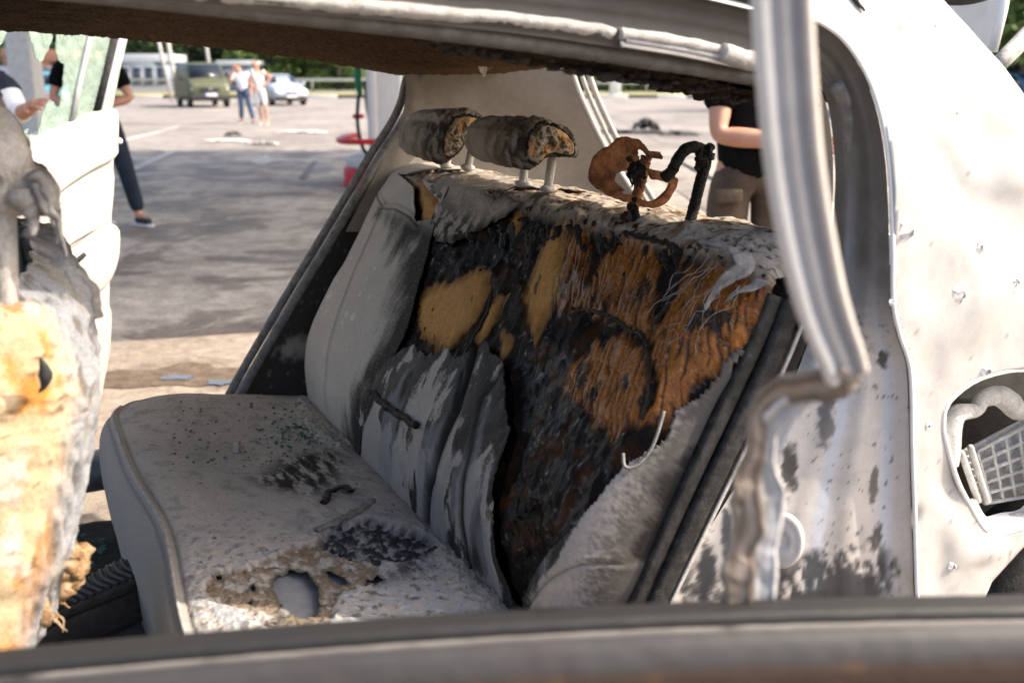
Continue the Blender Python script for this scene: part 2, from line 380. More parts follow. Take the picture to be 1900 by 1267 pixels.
ash_top_line = backs([(800, 300), (1000, 352), (1180, 385), (1440, 440)])

ny, ns = 720, 520
yy, ss = np.meshgrid(np.linspace(Y0, Y1, ny), np.linspace(0.02, BS[-1], ns), indexing='ij'); YS = np.column_stack([yy.ravel(), ss.ravel()])
W = YS + 0.006 * np.column_stack([fbm(YS, 55, 4, 1), fbm(YS, 55, 4, 2)]) + 0.010 * np.column_stack([fbm(YS, 16, 3, 3), fbm(YS, 16, 3, 4)])
d_tan = np.min([sdf(W, p) for p in tan_polys], 0); d_or = np.min([sdf(W, p) for p in or_polys], 0)
d_chl = sdf(W, char_low); d_blk = np.min([sdf(W, p) for p in blk_polys], 0)
strk = fbm(YS * (1.0, 0.22) + 0.3 * np.column_stack([-YS[:, 1] * 0.6, np.zeros(len(YS))]), 48, 4, 24); d_tan = d_tan - 0.004 + 0.011 * strk; d_or = d_or + 0.030 * strk
wet = (1 - sst(-0.02, 0.02, d_chl)); tanm = 1 - sst(-0.005, 0.003, d_tan); orm = (1 - sst(-0.016, 0.010, d_or)) * sst(-0.006, 0.012, d_blk + 0.008 + 0.026 * strk)
# grooves burnt into the foam run down the seat, fanning out towards the near side
zc = np.interp(YS[:, 1], BS, BP[:, 1]); q = YS[:, 0] - np.where(YS[:, 0] > 1.28, 0.75, 0.30) * zc
gq = np.column_stack([q + 0.006 * fbm(YS, 18, 3, 5), YS[:, 1] * 0.12])
groove = ridged(gq, 95, 2, 6); gr = 1 - sst(0.62, 0.92, groove)
rough_n = fbm(YS, 70, 4, 7); lump = fbm(YS, 34, 4, 8); big = fbm(YS, 11, 3, 9); pit = sst(0.25, 0.55, fbm(YS, 260, 2, 10))
char_w = 1 - np.maximum(tanm, orm)
topm = sst(0.695, 0.735, YS[:, 1])                                  # flat top of the backrest, deep in ash
off = -0.010 + 0.0 * lump
off = off + char_w * (0.004 * lump + 0.010 * big + 0.006 * ridged(YS * (1, 0.35), 13, 2, 19) - 0.004) + orm * (0.005 * gr - 0.004 + 0.002 * lump) + tanm * (0.004 - 0.004 * sst(-0.03, 0, d_tan)) + topm * 0.008
off -= 0.006 * (1 - sst(-0.02, 0.01, d_chl)) * (1 - tanm)
d_cov = np.min([sdf(W, p) for p in (np.vstack([cov_far]), cov_mid, cov_near, cov_top)], 0); hole0 = 1 - sst(0.0, 0.01, sdf(YS, tan_polys[3])); off -= 0.017 * (1 - sst(-0.022, 0.002, d_cov)) * (1 - hole0)
Vc = back_pos(YS[:, 0], YS[:, 1], off)
col = np.tile(CHAR, (len(YS), 1)); col = mixc(col, np.array([0.03, 0.020, 0.014]), sst(0.2, 0.7, rough_n) * 0.5)
col = mixc(col, BROWN, sst(0.0, 0.5, fbm(YS, 18, 4, 11)) * 0.55)
greyflake = sst(0.30, 0.5, fbm(YS, 70, 4, 12)) * sst(0.0, 0.3, fbm(YS, 14, 3, 13)) * char_w
col = mixc(col, np.array([0.22, 0.20, 0.175]), greyflake * 0.15)
oc = np.tile(ORANGE, (len(YS), 1)); oc = mixc(oc, CHAR * 1.5, (1 - gr) * 0.8); oc = mixc(oc, np.array([0.33, 0.135, 0.03]), sst(0.6, 1, gr) * sst(0.0, 0.5, lump) * 0.7)
oc = mixc(oc, CHAR, sst(0.22, 0.40, fbm(YS * (1, 0.6), 22, 5, 14)) * 0.95); oc = mixc(oc, CHAR, pit * 0.5); oc = mixc(oc, BROWN, sst(-0.1, 0.5, fbm(YS, 9, 3, 22)) * 0.6); oc = mixc(oc, np.array([0.50, 0.26, 0.10]), sst(0.35, 0.6, fbm(YS, 240, 2, 23)) * 0.5)
col = mixc(col, np.array([0.06, 0.022, 0.006]), wet * sst(-0.2, 0.3, fbm(YS * (1, 0.5), 24, 4, 27) - 0.30) * 0.6)
col = mixc(col, oc, orm)
tc_ = np.tile(TAN, (len(YS), 1)); tc_ = mixc(tc_, np.array([0.36, 0.17, 0.045]), sst(-0.2, 0.5, fbm(YS, 12, 3, 15)) * 0.7)
tc_ = mixc(tc_, np.array([0.06, 0.035, 0.02]), sst(0.42, 0.5, fbm(np.column_stack([q, YS[:, 1] * 0.45]), 30, 4, 16)) * 0.9); tc_ = mixc(tc_, np.array([0.20, 0.085, 0.02]), pit * 0.5 * sst(-0.2, 0.3, fbm(YS, 8, 2, 26)))
tc_ = mixc(tc_, np.array([0.12, 0.055, 0.015]), sst(-0.028, 0.0, d_tan) * 0.75)
col = mixc(col, tc_, tanm)
ashn = topm * sst(-0.25, 0.15, fbm(YS, 60, 5, 17) + 0.25); col = mixc(col, np.array([0.36, 0.31, 0.255]), ashn * 0.9)
col = mixc(col, np.array([0.17, 0.10, 0.055]), topm * sst(0.0, 0.4, fbm(YS, 30, 5, 18)) * 0.75); col = mixc(col, CHAR, topm * sst(0.15, 0.4, fbm(YS, 55, 5, 21)) * (1 - sst(1.5, 1.9, YS[:, 0])) * 0.55)
rgh = 0.52 - 0.22 * wet - 0.16 * orm + 0.40 * topm + 0.12 * tanm
spc = 0.03 + 0.04 * wet + 0.22 * orm + 0.05 * tanm + 0.5 * sst(0.42, 0.52, fbm(YS, 70, 3, 25)) * char_w * (1 - topm)
BACK = put('rear_backrest', Vc, gridF(ny, ns), MT['attr'], CAR, {'Col': col, 'Rough': np.clip(rgh, 0.2, 0.95), 'Spec': spc * (1 - topm)})
BACK['label'] = 'charred foam of the rear backrest, orange and black'

# ---- what is left of the cover: ragged panels lying over the foam
folds = [(backs([(905, 560), (880, 660), (850, 760), (805, 880), (795, 970)]), 0.011, 0.010), (backs([(940, 690), (900, 740), (880, 830), (860, 960), (880, 1060)]), 0.003, 0.008),
         (backs([(860, 690), (840, 780), (815, 850)]), 0.003, 0.007)]
def pl_dist(P, line): return np.sqrt(np.min([((P - (a + np.clip(((P - a) @ (b - a)) / ((b - a) @ (b - a)), 0, 1)[:, None] * (b - a))) ** 2).sum(1) for a, b in zip(line[:-1], line[1:])], 0))
seams = [backs([(748, 300), (715, 385), (665, 500), (632, 590), (612, 690), (612, 760)]), backs([(708, 388), (738, 389), (765, 404), (782, 422)]),
         backs([(985, 1125), (1020, 1078), (1080, 1042), (1160, 1020), (1230, 985), (1280, 930), (1330, 850), (1395, 735)])]
spots = [(on_back(u, v), r) for u, v, r in ((617, 550, 13), (672, 548, 6), (600, 545, 6), (592, 552, 4), (610, 578, 4), (648, 585, 7), (660, 590, 9), (640, 600, 4), (655, 480, 5), (690, 555, 6), (700, 500, 5), (630, 525, 4), (668, 610, 3), (606, 585, 3), (685, 520, 4), (645, 505, 3), (622, 590, 3))]
def cover(name, poly, seed, kind, hole=None, label=None):
    lo, hi = poly.min(0) - 0.02, poly.max(0) + 0.02; lo = np.maximum(lo, (Y0, 0.0)); hi = np.minimum(hi, (Y1, BS[-1]))
    st = 0.0021; a = int((hi[0] - lo[0]) / st); b = int((hi[1] - lo[1]) / st)
    A, B = np.meshgrid(np.linspace(lo[0], hi[0], a), np.linspace(lo[1], hi[1], b), indexing='ij'); P = np.column_stack([A.ravel(), B.ravel()])
    am = {'far': 0.25, 'near': 0.45}.get(kind, 0.9)
    Wp = P + am * (0.0028 * np.column_stack([fbm(P, 60, 4, seed), fbm(P, 60, 4, seed + 1)]) + 0.013 * np.column_stack([fbm(P, 14, 3, seed + 2), fbm(P * (1, 0.3), 30, 3, seed + 3)]))
    d = sdf(Wp, poly)
    if hole is not None: d = np.maximum(d, -sdf(Wp, hole))
    if kind in ('mid', 'top', 'near'):                       # burnt-through rips
        rip = fbm(P * (1.0, 0.5), 22, 3, seed + 5); d = np.maximum(d, (rip - (0.70 if kind != 'near' else 0.62)) * 0.05 * 1.0 if kind != 'near' else -1)
    edge = sst(-0.03, 0, d)
    o = 0.002 + edge * (0.001 + 0.005 * fbm(P, 30, 3, seed + 6)) * {'far': 0.3, 'near': 0.5}.get(kind, 1.0)
    st_n = fbm(P * (1.0, 0.30) + 0.02 * np.column_stack([fbm(P, 10, 2, seed + 31), fbm(P, 10, 2, seed + 32)]), 19, 5, seed + 7); soft = fbm(P, 9, 3, seed + 8)
    if kind == 'far': o = o + 0.003 * soft
    elif kind == 'near': o = o * 0.3 + 0.0015
    else: o = o + 0.003 * soft + 0.0015 * st_n
    if kind == 'mid':
        for ln, dep, wid in folds: o = o - dep * np.exp(-(pl_dist(P, ln) / wid) ** 2)
    if kind == 'top': o = o + 0.005 * ridged(P * (0.6, 1), 18, 3, seed + 9) - 0.003
    for ln in seams:
        dl = pl_dist(P, ln); o = o - 0.0035 * np.exp(-(dl / 0.0030) ** 2) + 0.0022 * np.exp(-((dl - 0.007) / 0.0035) ** 2)
    V = back_pos(P[:, 0], P[:, 1], o)
    c = np.tile(ASH, (len(P), 1)) * (1 + 0.10 * soft)[:, None]
    r = np.full(len(P), 0.75)
    fine = fbm(P, 180, 3, seed + 10)
    if kind == 'far':
        c = mixc(c, SOOT, sst(-0.13, -0.045, d + 0.060 * st_n + 0.016 * fine) * (1 - sst(0.60, 0.66, P[:, 1])) * 0.97)
        for (sy, s_), rad in spots:
            rr = rad / F_PX * 2.2; dd = np.hypot(P[:, 0] - sy, (P[:, 1] - s_)) / rr + 0.5 * fbm(P, 120, 2, seed + 11); c = mixc(c, np.array([0.55, 0.50, 0.44]), (1 - sst(0.75, 1.05, dd)) * 0.8)
        c = mixc(c, np.array([0.5, 0.46, 0.40]), sst(0.55, 0.65, fbm(P, 210, 2, seed + 12)) * 0.4)
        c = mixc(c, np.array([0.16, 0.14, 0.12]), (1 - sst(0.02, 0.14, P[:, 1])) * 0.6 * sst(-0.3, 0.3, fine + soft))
    elif kind == 'top':
        c = mixc(c, SOOT, sst(-0.1, 0.25, fbm(P, 38, 5, seed + 11) + 0.05) * (1 - sst(0.64, 0.71, P[:, 1])) * 0.92); c = mixc(c, SOOT, sst(-0.02, 0, d) * 0.7)
        c = c * np.array([0.74, 0.71, 0.68]); c = mixc(c, np.array([0.36, 0.32, 0.27]), sst(0.70, 0.74, P[:, 1]) * 0.6 * sst(-0.2, 0.2, fine))
    else:
        c = c * (0.86, 0.87, 0.91)
        lev = -0.02 if kind == 'mid' else 0.17
        up_s = sst(0.10, 0.30, P[:, 1]) * 0.34 if kind == 'mid' else 0.0
        c = mixc(c, SOOT, sst(0.22, 0.42, st_n * 0.75 + 0.35 * soft + 0.12 * fine + up_s + 0.40 * sst(-0.04, 0, d) - (0.06 if kind == 'mid' else 0.08)) * 0.95); c = mixc(c, np.array([0.20, 0.205, 0.225]), sst(0.0, 0.3, fbm(P * (1, 0.4), 12, 3, seed + 33)) * 0.6)  # soot, then a bluish sheen of the cover mixed in as colour
        c = mixc(c, np.array([0.30, 0.275, 0.25]), sst(0.42, 0.55, fine) * 0.25)
        if kind == 'mid':
            for ln, dep, wid in folds: c = mixc(c, SOOT, np.exp(-(pl_dist(P, ln) / (wid * 1.6)) ** 2))
        if kind == 'near': c = mixc(c, SOOT, (1 - sst(1.0, 1.045, P[:, 0] + 0.02 * fine)) * 0.8)
        r = 0.62 - 0.15 * sst(0.0, 0.4, st_n)
    for ln in seams: c = mixc(c, np.array([0.10, 0.09, 0.08]), 0.55 * np.exp(-(pl_dist(P, ln) / 0.0022) ** 2))
    Fg = gridF(a, b); keep = d[Fg].mean(1) < 0
    V, Fk, at_ = keepfaces(V, Fg, keep, {'Col': c, 'Rough': r})
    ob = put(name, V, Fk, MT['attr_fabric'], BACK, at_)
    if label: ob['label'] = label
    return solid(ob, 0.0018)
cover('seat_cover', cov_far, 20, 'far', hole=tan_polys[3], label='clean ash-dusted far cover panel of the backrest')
cover('seat_cover', cov_top, 40, 'top', hole=tan_polys[3], label='scorched cover along the top of the backrest')
cover('seat_cover', cov_mid, 60, 'mid', label='sooty torn cover on the lower middle of the backrest')
cover('seat_cover', cov_near, 80, 'near', label='ash grey near bolster cover with double seam')

def back_curve(px, n, off): 
    P = catmull(backs(px), n); return back_pos(P[:, 0], P[:, 1], np.full(n, off))
# burnt bar, cord and curled strips on the face
put('burnt_bar', *tube(back_curve([(697, 730), (722, 755), (755, 775), (780, 795)], 24, 0.010) + 0.002 * rng.normal(size=(24, 3)), 0.007, 8), MT['crust'], BACK)
put('cord', *tube(back_curve([(1172, 838), (1178, 858), (1200, 850), (1225, 820), (1240, 785), (1250, 750)], 40, 0.012), 0.0024, 8), MT['seal'], BACK)
for k, px in enumerate(([(905, 500), (925, 470), (935, 430)], [(905, 545), (895, 580), (868, 630), (850, 665)], [(1060, 570), (1110, 580), (1150, 600), (1195, 625)], [(1195, 625), (1200, 700), (1192, 770)], [(1212, 600), (1240, 560), (1262, 500), (1275, 470)])):
    P3 = back_curve(px, 40, -0.006); P3 = P3 + 0.004 * np.column_stack([fbm(P3, 60, 3, 200 + k), fbm(P3, 60, 3, 210 + k), fbm(P3, 60, 3, 220 + k)])
    put('charred_edge', *tube(P3, 0.0032 + 0.0022 * fbm(P3, 60, 3, 230 + k), 8), MT['tar'], BACK)
# lumps of char, joined (too small to pick apart)
bl = []
for k in range(0, 420, 3):
    if k < 190: u, v = 1010 + 420 * random.random(), 0; v = 352 + (u - 1000) * 0.215 + random.gauss(10, 16)
    elif k < 250: u, v = random.gauss(760, 14), random.gauss(590, 30)
    elif k < 330: u, v = random.uniform(880, 1260), random.uniform(400, 520)
    elif k < 380: u, v = random.gauss(970, 26), random.gauss(960, 50)
    else: u, v = random.gauss(1150, 60), random.gauss(430, 12)
    y, s = on_back(u, v)
    if not (Y0 < y < Y1): continue
    p = back_pos(np.array([y]), np.array([s]), np.array([-0.010]))[0]; r = random.uniform(0.002, 0.006) * (1.2 if k < 250 else 0.8)
    bl.append(blob(p, (r, r * random.uniform(0.7, 1.5), r * random.uniform(0.6, 1.2)), k, 0.8, 2, 2.2))
put('char_crust', *join(bl), MT['crust'], BACK, kind='stuff')
# tarry runs of melted cover along the upper rim of the burn, joined
dr = []
for k in range(46):
    u = random.uniform(870, 1270); v = random.uniform(398, 440) + 0.10 * (u - 1000); n_ = random.uniform(14, 48); pts = [(u, v), (u - 2, v + n_ * 0.4), (u + random.gauss(-5, 4), v + n_)]
    P3 = back_curve(pts, 16, -0.010); r_ = random.uniform(0.003, 0.008); P3 = P3 + 0.003 * np.column_stack([fbm(P3, 60, 3, 400 + k), fbm(P3, 60, 3, 401 + k), fbm(P3, 60, 3, 402 + k)])
    dr.append(tube(P3, np.interp(np.linspace(0, 1, 16), [0, 0.3, 0.8, 1], [1.0, 1.2, 0.5, 0.1]) * r_ * (1 + 0.6 * fbm(P3, 90, 2, 600 + k)), 8, flat=(1.5, 0.5)))
put('char_runs', *join(dr), MT['tar'], BACK, kind='stuff')
# singed threads of the near corner
for k in range(13):
    u0, v0 = random.uniform(1330, 1432), random.uniform(455, 525); u, v = u0, v0; pts = []
    for j in range(7):
        pts.append((u, v)); u -= random.uniform(6, 26); v += random.uniform(2, 28) + (5 if j > 3 else 0)
    P3 = back_curve(pts, 36, 0.010); P3[:, 0] -= 0.006 + 0.012 * np.abs(fbm(P3, 30, 2, 300 + k))
    put('fibre', *tube(P3, 0.0003 + 0.0003 * random.random(), 5), MT['seal'], BACK)
for k, px in enumerate(([(1440, 470), (1400, 492), (1370, 515), (1345, 540), (1325, 575)], [(1442, 500), (1415, 520), (1385, 535), (1360, 560)], [(1436, 452), (1395, 470), (1350, 478), (1318, 470)])):
    P3 = back_curve(px, 50, 0.014); w = np.linspace(1, 0.12, 50)
    put('cover_shred', *tube(P3, 0.016 * w + 0.003 * fbm(P3, 50, 3, 330 + k), 10, flat=(1, 0.15)), MT['seal'], BACK)

# ---- rear cushion
CP = catmull([(0.125, 0.24), (0.112, 0.34), (0.105, 0.45), (0.112, 0.525), (0.150, 0.556), (0.25, 0.560), (0.40, 0.543), (0.52, 0.524), (0.60, 0.505), (0.66, 0.47)], 500)
CS = np.concatenate([[0], np.cumsum(np.linalg.norm(np.diff(CP, axis=0), axis=1))])
CT = np.gradient(CP, axis=0); CT /= np.linalg.norm(CT, axis=1, keepdims=True); CN = np.column_stack([-CT[:, 1], CT[:, 0]])
S_TOP = CS[np.argmin(np.hypot(CP[:, 0] - 0.150, CP[:, 1] - 0.556))]
def on_cush(u, v):
    d = ray(u, v); z = 0.55
    for _ in range(6):
        t = (z - CAM[2]) / d[2]; x = d[0] * t; z = float(np.interp(x, CP[150:, 0], CP[150:, 1]))
    return (d[1] * t, float(np.interp(x, CP[150:, 0], CS[150:])))
def cush(L_): return np.array([on_cush(u, v) for u, v in L_])
def cush_pos(y, s, off):
    x = np.interp(s, CS, CP[:, 0]); z = np.interp(s, CS, CP[:, 1]); nx = np.interp(s, CS, CN[:, 0]); nz = np.interp(s, CS, CN[:, 1])
    r = 0.16; t = np.clip(y - (2.40 - r), 0, r); cr = (r - np.sqrt(np.maximum(r * r - t * t, 0)))           # rounded far front corner
    x = x + cr * (1 - sst(0.15, 0.45, x)) + 0.022 * np.exp(-((y - 1.62) / 0.22) ** 2) * (1 - sst(0.12, 0.3, x))
    e = np.clip(0.05 - (2.40 - y), 0, 0.05); z = z - (0.05 - np.sqrt(np.maximum(0.0025 - e * e, 0))) * 0.8
    dip = -0.016 * np.exp(-((y - 2.0) / 0.22) ** 2 - ((x - 0.38) / 0.16) ** 2) - 0.012 * np.exp(-((y - 1.35) / 0.2) ** 2 - ((x - 0.38) / 0.16) ** 2)
    return np.column_stack([x + nx * off, y, z + nz * off + dip])
holes = [cush(p) for p in ([(512, 1050), (540, 1040), (572, 1045), (590, 1070), (594, 1105), (585, 1125), (552, 1130), (525, 1112), (505, 1075)], [(604, 1042), (612, 1040), (640, 1052), (645, 1064), (632, 1066), (612, 1054)], [(681, 1056), (700, 1056), (710, 1066), (695, 1072), (680, 1064)],
         [(461, 1074), (470, 1070), (472, 1080), (464, 1082)], [(456, 1100), (464, 1099), (466, 1107), (458, 1108)], [(515, 1122), (528, 1126), (526, 1136), (516, 1132)], [(395, 1060), (402, 1058), (404, 1064), (398, 1066)], [(500, 1140), (512, 1138), (512, 1146), (502, 1148)], [(560, 1152), (580, 1146), (600, 1152), (600, 1160), (565, 1162)])]
foam_p = cush([(365, 1080), (400, 1055), (450, 1045), (480, 1030), (540, 1010), (600, 985), (660, 1010), (720, 1020), (700, 1060), (640, 1080), (620, 1120), (600, 1160), (540, 1170), (480, 1150), (430, 1120), (380, 1110)])
burnt_p = cush([(590, 985), (620, 960), (680, 955), (730, 965), (800, 990), (830, 1010), (790, 1030), (740, 1035), (690, 1025), (640, 1015), (600, 1005)])
soot_p = [cush(p) for p in ([(500, 840), (560, 825), (640, 830), (660, 860), (650, 890), (600, 920), (520, 915), (470, 900), (440, 880), (480, 860)], [(700, 1040), (760, 1020), (830, 1030), (800, 1060), (740, 1075), (700, 1080)], [(510, 835), (600, 830), (655, 845), (640, 875), (560, 870)])]
sand_p = [cush(p) for p in ([(555, 755), (600, 760), (640, 800), (662, 830), (640, 835), (600, 815), (570, 790)], [(800, 1000), (850, 1020), (900, 1080), (945, 1130), (900, 1150), (850, 1110), (810, 1050)], [(560, 735), (600, 745), (620, 770), (580, 780), (550, 760)])]
glass_p = cush([(480, 790), (540, 770), (600, 780), (640, 815), (600, 830), (540, 830), (490, 815)])
nyc, nsc = 640, 420
yy, ss = np.meshgrid(np.linspace(1.0, 2.40, nyc), np.linspace(0, CS[-1], nsc), indexing='ij'); P = np.column_stack([yy.ravel(), ss.ravel()])
W = P + 0.006 * np.column_stack([fbm(P, 60, 4, 101), fbm(P, 60, 4, 102)]) + 0.012 * np.column_stack([fbm(P, 14, 3, 103), fbm(P, 14, 3, 104)])
hd = np.min([sdf(P + 0.0025 * np.column_stack([fbm(P, 90, 3, 105), fbm(P, 90, 3, 106)]), h) for h in holes], 0)
fm = 1 - sst(-0.006, 0.004, sdf(W, foam_p)); bm_ = 1 - sst(-0.010, 0.006, sdf(W, burnt_p))
sm = np.max([1 - sst(-0.05, 0.015, sdf(W, p)) for p in soot_p], 0); sa = np.max([1 - sst(-0.02, 0.02, sdf(W, p)) for p in sand_p], 0); gm = 1 - sst(-0.03, 0.03, sdf(W, glass_p))
topk = sst(S_TOP - 0.02, S_TOP + 0.02, P[:, 1]); cr1 = fbm(P, 70, 5, 107); cr2 = fbm(P, 170, 3, 108); lo = fbm(P, 7, 3, 109); streak = fbm(P * (0.25, 1), 60, 4, 110)
nearz = 1 - sst(1.35, 1.75, P[:, 0] + 0.1 * lo)                                                     # near end: thick crust of powder and melt
off = topk * (0.0006 * cr2 + 0.0010 * cr1) + sa * (0.007 + 0.006 * cr1) + fm * (-0.007 + 0.003 * cr1) + bm_ * (-0.016 + 0.010 * cr1 + 0.008 * lo) + nearz * topk * (0.0025 * cr1 + 0.0008 * cr2)
pip = np.abs(P[:, 1] - (S_TOP - 0.012)); off = off + 0.004 * np.exp(-(pip / 0.004) ** 2) - 0.003 * np.exp(-((pip - 0.010) / 0.004) ** 2)
off = off + 0.004 * fbm(P, 6, 2, 111) * (1 - topk)
V = cush_pos(P[:, 0], P[:, 1], off)
base = np.array([0.40, 0.363, 0.322]); c = np.tile(base, (len(P), 1)) * (1 + 0.14 * lo)[:, None]
c = mixc(c, np.array([0.20, 0.185, 0.175]), sst(0.05, 0.45, fbm(P, 30, 4, 112)) * 0.5 * topk); c = mixc(c, np.array([0.36, 0.335, 0.31]), sst(0.1, 0.5, fbm(P, 18, 4, 113)) * 0.45 * topk)
c = mixc(c, np.array([0.34, 0.355, 0.385]), nearz * topk * sst(-0.1, 0.4, cr1 + 0.2) * 0.8); c = mixc(c, np.array([0.40, 0.395, 0.39]), nearz * topk * sst(0.3, 0.6, cr2 + 0.3 * cr1) * 0.4)
c = mixc(c, np.array([0.07, 0.065, 0.065]), nearz * topk * sst(0.18, 0.42, fbm(P, 55, 5, 114)) * 0.75)
c = mixc(c, np.array([0.20, 0.155, 0.11]), fm * sst(-0.35, 0.1, cr1 + 0.1)); c = mixc(c, np.array([0.38, 0.37, 0.36]), fm * sst(0.15, 0.4, fbm(P, 40, 4, 115)) * 0.8)
c = mixc(c, np.array([0.40, 0.36, 0.30]), sa * 0.8); c = mixc(c, np.array([0.11, 0.19, 0.15]), gm * sst(0.0, 0.3, fbm(P, 110, 4, 116)) * 0.6)
c = mixc(c, SOOT, sm * sst(-0.28, 0.18, streak + 0.3 * cr2) * 0.95); c = mixc(c, np.array([0.03, 0.032, 0.038]), bm_ * sst(-0.5, 0.0, cr1)); c = mixc(c, np.array([0.25, 0.26, 0.29]), bm_ * sst(0.05, 0.3, fbm(P, 35, 4, 117)) * 0.7)
c = mixc(c, SOOT, topk * sst(0.53, 0.62, fbm(P, 80, 4, 118)) * 0.85)
c = mixc(c, np.array([0.10, 0.085, 0.07]), sst(0.012, 0.0, hd) * 0.8)
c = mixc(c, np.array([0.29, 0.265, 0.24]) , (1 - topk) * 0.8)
Fg = gridF(nyc, nsc); keep = hd[Fg].mean(1) > 0; V, Fk, at_ = keepfaces(V, Fg, keep, {'Col': c, 'Rough': np.full(len(P), 0.82) - 0.2 * bm_})
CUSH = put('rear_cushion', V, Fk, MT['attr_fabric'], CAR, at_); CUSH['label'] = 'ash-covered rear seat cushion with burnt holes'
ln = np.linspace(1.0, 2.33, 120); PP = cush_pos(ln, np.full(120, S_TOP - 0.012), np.full(120, 0.004)); put('piping', *tube(PP, 0.0032, 8), MT['seal_light'], CUSH)
# inside of the cushion under the holes
pan = cush_pos(P[:, 0], P[:, 1], np.full(len(P), -0.022)).reshape(nyc, nsc, 3)[::8, ::8]; a, b = pan.shape[:2]
put('seat_pan', pan.reshape(-1, 3), gridF(a, b), M_noise('seat_pan_steel', [(0.3, (0.20, 0.21, 0.23)), (0.7, (0.33, 0.34, 0.36))], 25, 0.5, 0.0, 0.3), CUSH)
# folded cloth, buckle and belt stub in the burnt dip
for k, px in enumerate(([(600, 935), (612, 915), (635, 908), (652, 918)], [(588, 982), (618, 972), (655, 957), (690, 936)])):
    pb = cush(px); P3 = catmull(cush_pos(pb[:, 0], pb[:, 1], np.linspace(0.006, 0.010, len(px))), 40); P3 = P3 + 0.004 * np.column_stack([fbm(P3, 50, 3, 130 + k), fbm(P3, 50, 3, 140 + k), fbm(P3, 50, 3, 150 + k)])
    put('cover_shred', *tube(P3, 0.008 * (1 + 0.4 * fbm(P3, 60, 3, 160 + k)), 10, flat=(1, 0.5)), MT['crust' if k != 1 else 'seal'], CUSH)
